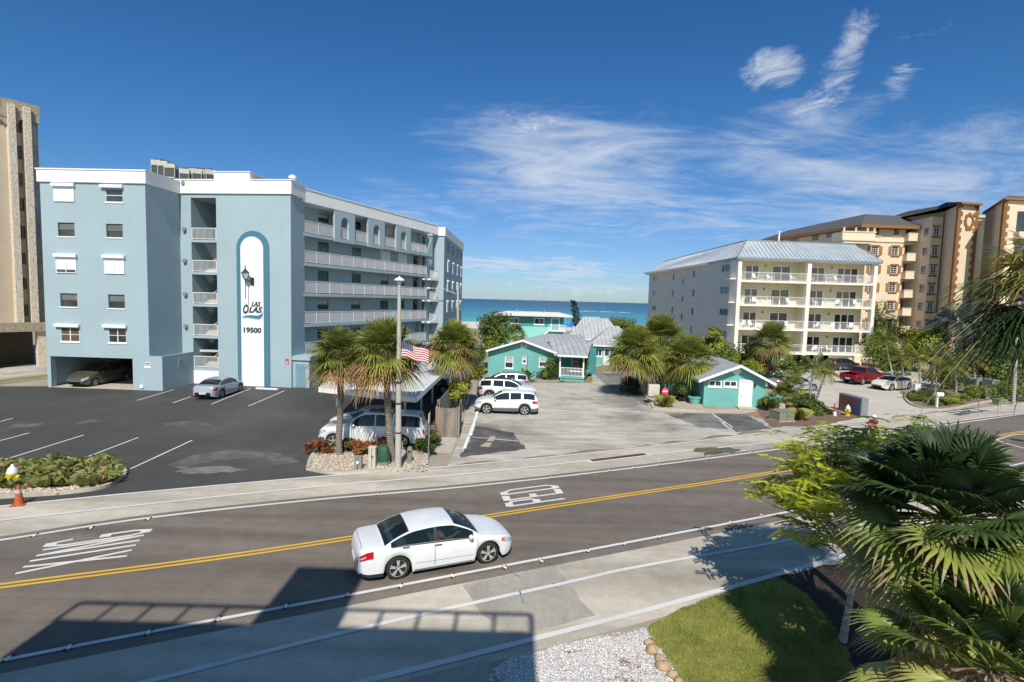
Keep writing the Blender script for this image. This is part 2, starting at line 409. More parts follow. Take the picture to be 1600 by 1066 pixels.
for (a, b_, y) in ((905, 932, 486.2), (938, 962, 487.2), (966, 985, 488.2)):
    p = at(a, y, -0.96); q = at(b_, y + .7, -0.96); n = 16
    up = [p.lerp(q, i / n) + Vector((0, rf.uniform(2, 14), .03)) for i in range(n + 1)]; lo = [p.lerp(q, i / n) + Vector((0, -rf.uniform(2, 10), .03)) for i in range(n + 1)]
    for i in range(n): mb.quad(lo[i], lo[i + 1], up[i + 1], up[i])
struct(mb.build('wave_foam', m_foam), 'stuff')
# road and walks
Z1, Z2, Z3, Z4 = 0.004, 0.008, 0.012, 0.016
def band(name, la, da, lb, db, z, mat):
    a, b = offs(la, da), offs(lb, db); pts = a + b[::-1]
    mb = MB(); n = max(len(a), len(b))
    def rs(l, n):
        return [l[min(len(l) - 1, int(i * (len(l) - 1) / (n - 1)))].lerp(l[min(len(l) - 1, int(i * (len(l) - 1) / (n - 1)) + 1)], (i * (len(l) - 1) / (n - 1)) % 1) for i in range(n)]
    a, b = rs(a, 60), rs(b, 60)
    for i in range(59): mb.quad((a[i].x, a[i].y, z), (a[i + 1].x, a[i + 1].y, z), (b[i + 1].x, b[i + 1].y, z), (b[i].x, b[i].y, z))
    return struct(mb.build(name, mat))
band('road', L_near, -0.14, L_far, 0.14, Z3, m_road)
band('road_shoulder', L_near, -0.50, L_near, -0.10, Z2, m_edge)
band('road_shoulder', L_far, 0.10, L_far, 0.38, Z2, m_edge)
band('sidewalk', L_far, 0.34, L_fo, 0.06, Z1+.001, m_walk)
band('sidewalk', L_no, -0.40, L_near, -0.46, Z1+.001, m_walk)
sheet('sidewalk_patch', gp([(722, 915), (868, 884), (908, 938), (930, 962), (800, 995), (752, 960)]), Z2, m_patch)
# lots
fo = [p for p in L_fo]
def line_y(line, x):
    for i in range(len(line) - 1):
        if line[i].x <= x <= line[i + 1].x:
            t = (x - line[i].x) / (line[i + 1].x - line[i].x); return line[i].y + (line[i + 1].y - line[i].y) * t
    return line[-1].y
def seg(x0, x1, d=0.06, n=14): return [Vector((x0 + (x1 - x0) * i / n, line_y(L_fo, x0 + (x1 - x0) * i / n) + d, 0)) for i in range(n + 1)]
sheet('parking_lot', seg(-60, -4.4, .04) + [Vector((-4.0, 45, 0)), Vector((-3.9, 90, 0)), Vector((-38, 90, 0)), Vector((-38.6, 44.2, 0)), Vector((-60, 40.5, 0))], Z1, m_lot)
sheet('driveway', gp([(-150, 600), (0, 592), (76, 581), (76, 566), (0, 572), (-150, 578)]), Z1, m_lotg)
sheet('path', gp([(-60, 598.5), (76, 583.5), (76, 580), (-60, 593)]), Z2, m_conc)
motel = seg(-3.0, 17.6) + gp([(1245, 668), (1200, 642), (1100, 639), (1012, 628), (985, 572), (922, 570), (926, 598), (870, 600), (752, 600), (728, 645)]) + [Vector((-2.9, 31.3, 0))]
sheet('motel_lot', motel, Z1, m_lotg)
sheet('condo_lot', [Vector((22.6, line_y(L_fo, 22.6) + .06, 0)), Vector((27, line_y(L_fo, 27) + .06, 0)), Vector((31.3, line_y(L_fo, 31.3) + .06, 0))] + gp([(1480, 637), (1440, 634), (1420, 622), (1432, 608), (1470, 590), (1440, 568), (1290, 566), (1220, 575), (1180, 600), (1250, 626), (1300, 645)]), Z1, m_lotc)
sheet('dark_asphalt_patch', gp([(718, 715), (742, 672), (738, 664), (802, 676), (822, 702), (738, 712)]), Z2, m_dkp)
sheet('dark_asphalt_patch', gp([(1028, 642), (1106, 640), (1140, 672), (1095, 668)]), Z2, asphalt('patch b', (0.2, 0.19, 0.175), (0.4, 1.5), 0.5, 0.2))
sheet('dark_asphalt_patch', gp([(1108, 640), (1158, 643), (1205, 670), (1150, 676)]), Z2, asphalt('patch c', (0.12, 0.115, 0.108), (0.45, 1.7), 0.5, 0.3))
sheet('driveway_strip', gp([(924, 581), (941, 580), (1000, 632), (985, 636)]), Z2, asphalt('strip', (0.24, 0.23, 0.215), (0.8, 1.2), 0.5, 0.3))
sheet('driveway_strip', gp([(943, 583), (985, 582), (1008, 617), (1030, 640), (1004, 632)]), Z2, asphalt('strip2', (0.2, 0.195, 0.185), (0.7, 1.2), 0.5, 0.3))
sheet('concrete_pad', gp([(680, 683), (714, 683), (705, 709), (674, 708)]), Z2, m_conc)
sheet('brick_path', gp([(1160, 646), (1190, 640), (1262, 664), (1230, 667)]), Z2, pmat('brick paving', (0.36, 0.2, 0.15), 0.9, var=0.4, scale=3, fine=0.4, fscale=25))
sheet('sidewalk', gp([(752, 600), (870, 599), (925, 601), (925, 606), (870, 604), (745, 606)]), Z2, m_conc)
# parking ramp floor under the blue building
for k_, (px_, c_) in enumerate([([(262, 727), (300, 712), (360, 703), (430, 708), (470, 722), (440, 727), (380, 716), (310, 724), (285, 735)], 2.0), ([(270, 738), (300, 731), (340, 728), (390, 733), (360, 738), (310, 741)], 3.2), ([(20, 664), (70, 660), (60, 666), (10, 670)], 1.9), ([(250, 662), (300, 658), (330, 664), (280, 669)], 1.7), ([(110, 660), (150, 655), (160, 659), (120, 664)], 1.6)]):
    sheet('dust_stain', jag(gp(px_), .12, .3, k_), Z2, asphalt('dust %d' % k_, mul((.062, .057, .051), c_), (.6, 1.5), 1.2, .4))
m_dirt = asphalt('roadside dirt', (0.25, 0.20, 0.15), (0.6, 1.3), 0.9, 0.4)
for x0, x1, w_ in ((-3.2, 22.0, .75), (-38, -17, .3), (24, 33, .35)):
    n = int((x1 - x0) / .35); rd = random.Random(3); A = [Vector((x0 + (x1 - x0) * i / n, line_y(L_fo, x0 + (x1 - x0) * i / n), 0)) for i in range(n + 1)]
    sheet('roadside_dirt', [p + Vector((0, .03, 0)) for p in A] + [p + Vector((0, .08 + w_ * abs(noise.noise(Vector((p.x * .35, 3, 0)))) * 2 + rd.uniform(0, .12), 0)) for p in A[::-1]], .0105, m_dirt)
# painted markings
mk = MB(); zt = 0.024
for L, a, b in ((L_near, -0.06, 0.07), (L_far, -0.08, 0.07), (L_fo, -0.08, 0.07)): ribbon(mk, L, a, b, zt)
ribbon(mk, L_nm, -0.075, 0.075, zt); ribbon(mk, L_no, -0.09, 0.09, zt); ribbon(mk, L_fm, -0.075, 0.075, zt)
def stripe(mb, a, b, w=0.1, z=0.012):
    d = (b - a).normalized(); n = Vector((-d.y, d.x, 0)) * w / 2
    mb.quad((*(a - n).xy, z), (*(b - n).xy, z), (*(b + n).xy, z), (*(a + n).xy, z))
def pstripe(x0, y0, x1, y1, w=0.1, z=0.012): stripe(mk, at(x0, y0), at(x1, y1), w, z)
for q in [(0, 689, 45, 677), (0, 721, 131, 680), (100, 728, 216, 684), (204, 733, 300, 688.5), (214, 626, 272, 609), (270, 630, 298, 620), (330, 632, 392, 607), (388, 635, 444, 611),
          (737, 683, 815, 690), (738, 664, 724, 702), (1055, 640, 1066, 647), (1105, 641, 1145, 668), (560, 655, 700, 637), (560, 688, 700, 662), (640, 676, 690, 668), (0, 659, 20, 654)]:
    pstripe(*q)
mk2 = struct(mk.build('road_marking', m_white))
my = MB(); ribbon(my, L_yel, 0.05, 0.17, zt); ribbon(my, L_yel, -0.17, -0.05, zt); struct(my.build('road_marking', m_yel))
# PED XING lettering stretched along the lane
def road_text(txt, near_r, far_r, near_l, sc_y=1.0):
    """strokes on a unit cell: x across the word (0..n), y along the lane (0..1)"""
    G = {'P': [[(0, 0), (0, 1)], [(0, 1), (.55, 1), (.8, .93), (.8, .6), (.55, .5), (0, .5)]],
         'E': [[(.8, 1), (0, 1), (0, 0), (.8, 0)], [(0, .5), (.55, .5)]],
         'D': [[(0, 0), (0, 1), (.45, 1), (.8, .85), (.8, .15), (.45, 0), (0, 0)]],
         'X': [[(0, 0), (.8, 1)], [(0, 1), (.8, 0)]], 'I': [[(.4, 0), (.4, 1)]],
         'N': [[(0, 0), (0, 1), (.8, 0), (.8, 1)]],
         'G': [[(.8, .82), (.6, 1), (.2, 1), (0, .85), (0, .15), (.2, 0), (.6, 0), (.8, .15), (.8, .45), (.45, .45)]]}
    o = near_r; ux = (far_r - near_r) / (len(txt) - .2); uy = (near_l - near_r)
    lx, ly = ux.length, uy.length
    mb = MB()
    for i, ch in enumerate(txt):
        for st in G[ch]:
            P = [o + ux * (i + x * .88) + uy * y for x, y in st]
            for a, b in zip(P, P[1:]):
                d = b - a; along = abs(d.normalized().dot(uy.normalized())); wd = 0.12 if along > .7 else 0.32
                stripe(mb, a - d.normalized() * .04, b + d.normalized() * .04, wd, 0.022 + 0.0015 * (len(mb.f) % 3))
    return struct(mb.build('road_lettering', m_white))
road_text('PED', at(881, 780), at(864, 757), at(797, 792))
road_text('XING', at(196, 870), at(232, 826), at(27, 897))
# bike path symbols far right, turn bay and manhole
mb = MB()
for q in [(1488, 627, 1520, 623), (1524, 633, 1560, 629), (1470, 640, 1500, 636)]:
    a, b_ = at(q[0], q[1] + 9), at(q[2], q[3] + 9); d = (b_ - a).normalized(); n = Vector((-d.y, d.x, 0)); 
    mb.quad(*[(*(p).xy, 0.022) for p in (a - n * .07, b_ - n * .07, b_ + n * .07, a + n * .07)])
    mb.add([(*(a - d * .7).xy, .022), (*(a - n * .35).xy, .022), (*(a + n * .35).xy, .022)], [(0, 1, 2)])
ribbon(mb, smooth_line(pxl([(1556, 688), (1575, 694), (1600, 701), (1640, 712)])), -.07, .07, .021)
ribbon(mb, smooth_line(pxl([(1556, 688), (1580, 681), (1600, 679), (1640, 676)])), -.05, .05, .021)
struct(mb.build('road_marking', m_white))
sheet('dark_asphalt_patch', gp([(1470, 644), (1520, 637), (1545, 642), (1500, 650)]), Z2, m_dkp)
mb = MB(); mb.lathe([(0.01, 0.014), (.42, 0.014), (.42, 0.004)], at(1590, 688).xy.to_3d(), 20)
o = mb.build('manhole_cover', pmat('iron', (0.06, 0.055, 0.05), 0.6, 0.6)); tag(o, 'round dark manhole cover in the roadway at the right edge', 'manhole')
# trench plate with a white painted surround, and the kerb inlet
mb = MB(); c = gp([(914, 722), (1008, 708), (1020, 712), (924, 724)]); mb.add([(*p.xy, .022) for p in c], [(0, 1, 2, 3)])
o = mb.build('road_marking', m_white); struct(o)
mb = MB(); c = gp([(921, 719.5), (1005, 709), (1012, 711.5), (926, 722)]); mb.prism([p.xy for p in c[::-1]][::-1], 0.023, 0.03)
o = mb.build('trench_cover', pmat('rusty plate', (0.12, 0.045, 0.035), 0.7, 0.2, var=0.3, scale=3, bmp=0.3)); tag(o, 'long rust-brown trench plate framed in white paint on the far sidewalk', 'drain cover')
mb = MB(); c = at(1105, 704).xy.to_3d()
pts = [(c.x + .9 * math.cos(t) * (1 + .1 * math.sin(3 * t)) , c.y + .38 * math.sin(t)) for t in [i * PI / 10 for i in range(20)]]
pts = [(c.x + (x - c.x) * math.cos(A_ROAD) - (y - c.y) * math.sin(A_ROAD), c.y + (x - c.x) * math.sin(A_ROAD) + (y - c.y) * math.cos(A_ROAD)) for x, y in pts]
mb.prism(pts, .004, .05)
mb.lathe([(.01, .062), (.3, .062), (.33, .05)], (c.x - .35, c.y, 0), 16)
o = mb.build('storm_drain', pmat('mossy concrete', (0.15, 0.13, 0.07), 0.95, var=0.35, scale=4, fine=.4)); tag(o, 'mossy concrete storm drain inlet on the far sidewalk beside the edge line', 'drain')
sheet('dark_asphalt_patch', gp([(1098, 712), (1112, 702), (1135, 699), (1160, 703), (1145, 708)]), Z2, m_dkp)
# paint-survey scribbles and the two tan plates in the motel lot
mb = MB()
for q in [(803, 898, 812, 902), (812, 925, 818, 945), (862, 914, 884, 908), (960, 858, 990, 853), (792, 886, 816, 883), (1050, 830, 1078, 826)]:
    stripe(mb, at(q[0], q[1]), at(q[2], q[3]), .035, .024)
struct(mb.build('utility_mark', pmat('blue survey paint', (0.12, 0.25, 0.42), .8)))
mb = MB()
for q in [[(766, 682), (775, 682), (771, 690), (760, 690)], [(758, 692), (769, 692), (765, 699), (750, 698)]]: 
    mb.add([(*p.xy, .014) for p in gp(q)], [(0, 1, 2, 3)])
struct(mb.build('repair_patch', pmat('tan patch', (0.42, 0.34, 0.25), .9)))
# lane studs along both edge lines
m_stud = pmat('stud white', (0.75, 0.74, 0.7), 0.5); m_studr = pmat('stud red', (0.35, 0.03, 0.025), 0.4); m_blk = pmat('black rubber', (0.02, 0.02, 0.02), 0.7)
def stud():
    t = thing('lane_marker', 'x', 'road marker')
    mb = MB(); mb.box(-.04, .04, -.08, .08, .021, .045); mb.build('base', m_stud, t, bevel=.006)
    for sg in (1, -1):
        mb = MB(); mb.box(-.05 * sg, -.02 * sg, .085 * sg, .115 * sg, .021, .045); mb.build('reflector', m_studr, t)
        mb = MB(); mb.lathe([(.001, .05), (.03, .045), (.034, .02)], (.06 * sg, .09 * sg, 0), 8); mb.build('bolt', m_blk, t)
    return t
st0 = stud(); first = True
near_px = [(13, 1031), (108, 1013), (232, 990), (341, 969), (447, 949), (544, 931), (626, 917), (707, 901), (789, 888), (846, 878), (918, 862), (974, 851), (1028, 840), (1092, 828), (1142, 817), (1190, 806), (1240, 797)]
far_px = [(54, 838), (142, 826), (232, 812), (590, 773.5), (645, 769), (758, 758.5), (810, 753), (862, 747), (908, 741.5), (952, 736), (991, 731.5), (1031, 726.5), (1072, 721), (1106, 716), (1141, 711.5), (1173, 707.5)]
ords = ['first', 'second', 'third', 'fourth', 'fifth', 'sixth', 'seventh', 'eighth', 'ninth', 'tenth', 'eleventh', 'twelfth', 'thirteenth', 'fourteenth', 'fifteenth', 'sixteenth', 'seventeenth', 'eighteenth']
for side, L in (('near', near_px), ('far', far_px)):
    for i, (x, y) in enumerate(L):
        p = at(x, y); lab = f'{ords[i]} small bolted lane stud from the left on the {side} white edge line'
        if first: st0.location = p; st0.rotation_euler = (0, 0, A_ROAD); st0['label'] = lab; st0['group'] = 'lane studs along the white edge lines'; first = False
        else: dup(st0, p, A_ROAD, lab)
# ------------------------------------------------------------------ shared building materials
def stucco(name, col, bmp=0.35, var=0.05, courses=0.0):
    m, nt, b = newmat(name); vec = mapping(nt)
    f = noise_n(nt, vec, 0.35, 5, 0.6)
    c = ramp(nt, f, [(0.3, mul(col, 1 - var)), (0.7, mul(col, 1 + var))])
    st = noise_n(nt, mapping(nt, (1.6, 1.6, 0.18)), 1.0, 5, 0.65)           # rain streaks
    c = mixc(nt, 1.0, c, ramp(nt, st, [(0.25, (0.95, 0.95, 0.955)), (0.45, (1, 1, 1))]), 'MULTIPLY')
    g = noise_n(nt, vec, 14, 4, 0.7)
    h = g
    if courses:
        wv = N(nt, 'ShaderNodeTexWave', wave_type='BANDS', bands_direction='Z', wave_profile='SIN'); wv.inputs['Scale'].default_value = courses; wv.inputs['Distortion'].default_value = 0.6
        nt.links.new(vec, wv.inputs['Vector'])
        a = N(nt, 'ShaderNodeMath', operation='MULTIPLY_ADD'); nt.links.new(wv.outputs['Fac'], a.inputs[0]); a.inputs[1].default_value = 0.25; nt.links.new(g, a.inputs[2]); h = a.outputs[0]
    nt.links.new(c, b.inputs['Base Color']); b.inputs['Roughness'].default_value = 0.9; b.inputs['Specular IOR Level'].default_value = 0.2
    bump(nt, b, h, bmp, 0.03); return m
m_blue = stucco('pale blue stucco', (0.335, 0.425, 0.462), 0.4, 0.04, 1.6)
m_bwhite = stucco('white stucco', (0.78, 0.78, 0.77), 0.3, 0.03)
m_dblue = stucco('deep blue trim', (0.075, 0.185, 0.25), 0.3, 0.05)
m_panelw = stucco('white panel', (0.8, 0.8, 0.8), 0.35, 0.02)
m_wmetal = pmat('white metal', (0.78, 0.78, 0.77), 0.45, var=0.03)
m_shut = pmat('shutter white', (0.76, 0.77, 0.78), 0.5, var=0.03)
m_pinkw = pmat('railing white', (0.72, 0.70, 0.70), 0.5, var=0.04)
m_shade = pmat('painted shade', (0.015, 0.017, 0.02), 0.8)  # near-black colour standing in for shade inside stairwell and garages
m_grey = pmat('grey metal', (0.3, 0.31, 0.31), 0.5, 0.4, var=0.1)
m_black = pmat('black metal', (0.025, 0.027, 0.03), 0.5)
def glassmat(name, col, rough=0.06, tint=0.0):
    m, nt, b = newmat(name); vec = mapping(nt)
    f = noise_n(nt, vec, 0.9, 3)
    nt.links.new(ramp(nt, f, [(0.3, mul(col, .6)), (0.7, mul(col, 1.5))]), b.inputs['Base Color'])
    b.inputs['Roughness'].default_value = rough; b.inputs['Specular IOR Level'].default_value = 0.9
    bump(nt, b, noise_n(nt, vec, 0.8, 2), 0.12, 0.05); return m
m_glass = glassmat('window glass', (0.03, 0.035, 0.04)); m_glassb = glassmat('blue window glass', (0.03, 0.055, 0.075))
m_blind = pmat('blind', (0.42, 0.42, 0.40), 0.6, var=0.1); m_blindd = pmat('dim blind', (0.16, 0.16, 0.155), 0.5, var=0.15)
m_frame = pmat('bronze frame', (0.10, 0.10, 0.105), 0.5); m_tealg = glassmat('teal glass', (0.03, 0.10, 0.10)); m_curt = pmat('brown curtain', (0.11, 0.06, 0.045), 0.8, var=.3)
def window(par, pl, r, style='sash', d=0.12, frame=m_wmetal, glass=None, rnd=None, sill=True, fw=0.05, fs=0.05):
    """one window set d inside the wall face: glass > frame, sill, shutter"""
    s0, s1, z0, z1 = r; glass = glass or m_glass
    mb = MB(pl.T); mb.box(s0, s1, d, d + .03, z0, z1)
    if style == 'blind': mb.box(s0 + fw, s1 - fw, d - .004, d + .01, z0 + (z1 - z0) * .45, z1 - fw, 1)
    if style == 'blind2': mb.box(s0 + fw, s1 - fw, d - .004, d + .01, z0 + (z1 - z0) * .52, z1 - fw, 2); mb.box(s0 + fw, s1 - fw, d - .004, d + .01, z0 + (z1 - z0) * .62, z0 + (z1 - z0) * .78, 1)
    if style == 'curtain': mb.box(s0 + fw, s1 - fw, d - .004, d + .01, z0 + .05, z1 - fw, 3)
    w = mb.build('window', [glass, m_blind, m_blindd, m_curt], par)
    f = MB(pl.T); y0, y1 = d - .05, d + .035
    f.box(s0, s0 + fw, y0, y1, z0, z1); f.box(s1 - fw, s1, y0, y1, z0, z1); f.box(s0 + fw, s1 - fw, y0, y1, z0, z0 + fw); f.box(s0 + fw, s1 - fw, y0, y1, z1 - fw, z1)
    zm = (z0 + z1) / 2; sm_ = (s0 + s1) / 2
    if style in ('sash', 'blind', 'blind2'): f.box(s0 + fw, s1 - fw, y0 + .01, y1 - .01, zm - .025, zm + .025)
    if style in ('slider', 'curtain', 'hung2'): f.box(sm_ - .035, sm_ + .035, y0 + .01, y1 - .01, z0 + fw, z1 - fw)
    if style in ('curtain', 'hung2'): f.box(s0 + fw, sm_ - .035, y0 + .012, y1 - .012, zm - .02, zm + .02); f.box(sm_ + .035, s1 - fw, y0 + .012, y1 - .012, zm - .02, zm + .02)
    if style == 'grid':
        n = max(2, round((s1 - s0) / .45)); k = 3
        for i in range(1, n): x = s0 + (s1 - s0) * i / n; f.box(x - .022, x + .022, y0 + .012, y1, z0 + fw, z1 - fw)
        for i in range(1, k + 1): z = z0 + (z1 - z0) * i / (k + 1); f.box(s0 + fw, s1 - fw, y0 + .018, y1, z - .018, z + .018)
    f.build('frame', frame, w)
    if sill:
        m = MB(pl.T); m.box(s0 - .06, s1 + .06, -fs, d - .052, z0 - .10, z0 - .002); m.build('sill', frame if frame is not m_frame else m_wmetal, w)
    return w
def shutter_box(w, pl, s0, s1, z0, h=.26): 
    m = MB(pl.T); m.box(s0, s1, -.24, .0, z0, z0 + h); m.build('shutter_housing', m_shut, w, bevel=.03)
def roll_shutter(par, pl, r, mid=False, house=None, gap=0.0):
    s0, s1, z0, z1 = r
    m = MB(pl.T); n = int((z1 - z0 - gap) / .07)
    for i in range(n):
        z = z0 + gap + (z1 - z0 - gap) * i / n; m.box(s0 + .05, s1 - .05, -.045 - .008 * (i % 2), -.015, z, z + (z1 - z0 - gap) / n)
    w = m.build('shutter', m_shut, par)
    f = MB(pl.T); f.box(s0 - .02, s0 + .05, -.08, 0, z0, z1); f.box(s1 - .05, s1 + .02, -.08, 0, z0, z1); f.box(s0 - .02, s1 + .02, -.08, 0, z0 - .06, z0)
    if mid: f.box((s0 + s1) / 2 - .03, (s0 + s1) / 2 + .03, -.085, -.05, z0, z1)
    f.build('frame', m_shut, w)
    if gap:
        g = MB(pl.T); g.box(s0 + .05, s1 - .05, -.03, -.012, z0, z0 + gap); g.build('window', m_glass, w)
    if house: shutter_box(w, pl, s0 - .12, s1 + .12, z1, .28)
    return w
def railing(par, T, s0, s1, z, h=1.07, y=0.0, sp=0.115, post=1.9, mat=None, r=.012, name='railing'):
    m = MB(T); m.box(s0, s1, y - .03, y + .03, z + h - .05, z + h); m.box(s0, s1, y - .02, y + .02, z + .08, z + .12)
    n = max(1, round((s1 - s0) / post))
    for i in range(n + 1):
        x = s0 + .025 + (s1 - s0 - .05) * i / n; m.box(x - .025, x + .025, y - .026, y + .026, z, z + h - .05)
    k = max(1, int((s1 - s0) / sp))
    for i in range(1, k):
        x = s0 + (s1 - s0) * i / k; m.box(x - r, x + r, y - r, y + r, z + .12, z + h - .05)
    return m.build(name, mat or m_pinkw, par)
# ------------------------------------------------------------------ the blue apartment building
P1 = Pl(at(75, 605), at(254, 611)); P2 = Pl(at(303, 599), at(455, 606)); P3 = Pl((-19.05, 48.7), (-10.4, 70.7))
BB = thing('apartment_building', 'pale blue five storey apartment building with white parapet and an arched white sign panel', 'building', (-24, 47, 0))
ZT = 17.7; ZF = 16.62
s_wr = P1.hit(232, 500)[0]        # right edge of the upper front
open_r = P1.rect(79.8, 557.3, 207.7, 607); open_r = (open_r[0], open_r[1], 0.0, P1.hit(140, 557)[1])
rows = {5: [(84.9, 292, 116, 314), (164, 294.7, 191.8, 316)], 4: [(90.4, 347.9, 116.5, 369.4), (166, 350, 191.8, 371)], 3: [(88.7, 402.3, 119.6, 425.6), (164.2, 404, 194.6, 426.9)],
        2: [(94.2, 458.5, 120.8, 479.3), (169.2, 460.5, 195, 481.8)], 1: [(94.2, 511.7, 124.1, 534), (169.2, 513, 197.6, 535.8)]}
R_ = {k: [P1.rect(*q) for q in v] for k, v in rows.items()}
holes = [open_r] + R_[4] + R_[2] + R_[1] + [R_[5][1]]
mb = MB(P1.T); s_pod = P1.hit(254, 590)[0]
zp = P1.hit(254, 562)[1]
holed(mb, 0, s_wr, zp, ZF, [h for h in holes if h[2] > zp] , .14); holed(mb, 0, s_pod, 0, zp, [(open_r[0], open_r[1], -.01, zp)] , .0)
mb.quad((open_r[0], 0, 0), (open_r[0], .5, 0), (open_r[0], .5, zp), (open_r[0], 0, zp)); 
D1 = 4.6; mb.quad((s_wr, 0, zp), (s_wr, D1, zp), (s_wr, D1, ZF), (s_wr, 0, ZF))                     # right flank
mb.quad((0, 0, 0), (0, 0, ZF), (0, 26, ZF), (0, 26, 0)); mb.quad((0, 26, 0), (0, 26, ZF), (12, 26, ZF), (12, 26, 0))
mb.box(open_r[1], open_r[1] + .35, .02, 3.6, 0, zp - .02); mb.box(.02, .42, 5.5, 5.9, 0, zp); mb.box(3.2, 3.6, 7.5, 7.9, 0, zp); 
mb.quad((0, 0.02, zp), (s_pod, 0.02, zp), (s_pod, 14, zp), (0, 14, zp))
# podium block beside the wing
w_ = P2.w(0, 0)
q = P1.T.inverted() @ Vector((w_.x, w_.y, 0))
pd = [(s_wr - .1, .01), (s_pod, .01), (s_pod, q.y), (s_wr - .1, q.y)]
mb.quad((s_pod, 0, 0), (s_pod, q.y + .2, 0), (s_pod, q.y + .2, zp + .25), (s_pod, 0, zp + .25)); mb.box(s_wr, s_pod - .002, .002, .2, zp, zp + .25); mb.box(s_pod - .2, s_pod - .002, .2, q.y, zp, zp + .25)
mb.build('wall', m_blue, BB)
# parking floor
mb = MB(P1.T); mb.box(-.0, s_pod - .3, .02, 14, -.05, .03); mb.build('garage_floor', m_conc, BB)
m = MB(P1.T)
for i in range(60): m.box(2.6 + i * .12, 2.69 + i * .12, 13.0, 13.04, .1, 2.6)
m.build('slat_screen', m_wmetal, BB)
# podium vent and signs
mb = MB(P1.T); r = P1.rect(225, 566, 236.5, 575)
z0, z1, s0, s1 = r[2], r[3], r[0], r[1]; n = 10
pts = [(s0, -.04, z0 + .28), (s1, -.04, z0 + .28)] + [(s0 + (s1 - s0) * (.5 + .5 * math.cos(PI * i / n)), -.04, z0 + .28 + (z1 - z0 - .28) * math.sin(PI * i / n)) for i in range(n + 1)][1:-1]
mb.extr(pts, (0, .038, 0)); mb.box(s0 + .02, s1 - .02, -.03, -.002, z0, z0 + .16); mb.build('notice_plate', m_wmetal, BB)
mb = MB(P1.T); mb.box(s0 + .08, s1 - .08, -.045, -.041, z0 + .34, z0 + .42); mb.build('notice_lettering', pmat('blue ink', (.05, .07, .2), .7), BB)
mb = MB(P1.T); r = P1.rect(219.5, 601.5, 225, 606.5); mb.box(r[0], r[1], -.1, 0, r[2], r[3]); mb.build('outlet_box', m_wmetal, BB, bevel=.01)
for i in range(2):
    mb = MB(P1.T); mb.box(s_pod, s_pod + .05, 2.0 + .3 * i, 2.2 + .3 * i, 1.75, 2.4); mb.build('vent', m_grey, BB)
# windows of the front
roll_shutter(BB, P1, R_[5][0], False, True)
w = window(BB, P1, R_[5][1], 'sash', .10); shutter_box(w, P1, R_[5][1][0] - .3, R_[5][1][1] + .1, R_[5][1][3] + .02)
for r in R_[4]: window(BB, P1, r, 'blind2', .12, m_frame)
roll_shutter(BB, P1, R_[3][0], True, True, .22); roll_shutter(BB, P1, R_[3][1], True, True)
for r in R_[2]: window(BB, P1, r, 'blind2', .12, m_frame)
for r, st in zip(R_[1], ('curtain', 'hung2')): w = window(BB, P1, r, st, .08); shutter_box(w, P1, r[0] - .35, r[1] + .1, r[3] + .02)
# parapets
def parapet(par, pl, s0, s1, z0, z1, ret0=None, ret1=None, th=.25, name='parapet'):
    m = MB(pl.T); m.box(s0 - .12, s1 + .12, -.12, th, z0, z1); m.box(s0 - .18, s1 + .18, -.18, th + .06, z1, z1 + .10); return m.build(name, m_bwhite, par)
mb = MB(P1.T)
zt = P1.hit(60, 263)[1]
mb.box(-.14, s_wr + .14, -.14, .16, ZF, zt - .1); mb.box(s_wr - .16, s_wr + .139, .16, D1 - .12, ZF, zt - .1); mb.box(-.139, .16, .16, 26, ZF, zt - .1)
mb.box(-.2, s_wr + .2, -.2, .22, zt - .1, zt); mb.box(s_wr - .22, s_wr + .199, .22, D1 - .1, zt - .1, zt); mb.box(-.199, .22, .22, 26, zt - .1, zt)
mb.build('parapet', m_bwhite, BB)
# stair bay and shaft (plane P2)
p0 = P2.hit(281.5, 420)[0]; o0 = P2.hit(300.5, 450)[0]; o1 = P2.hit(339.5, 450)[0]; sh1 = P2.hit(455, 500)[0]; zb0 = P2.hit(320, 576)[1]
z_f = P2.hit(360, 303)[1]; zt2 = P2.hit(300, 282)[1]; zt3 = P2.hit(360, 270)[1]
mb = MB(P2.T)
stz = sorted([P2.hit(320, y)[1] for y in (575, 525.2, 475.8, 425.6, 375.2)]); hol = [(o0, o1, stz[0], z_f - .35)]
holed(mb, p0, sh1, 0, z_f, hol, .0)
mb.quad((sh1, 0, 0), (sh1, 2.4, 0), (sh1, 2.4, z_f), (sh1, 0, z_f))
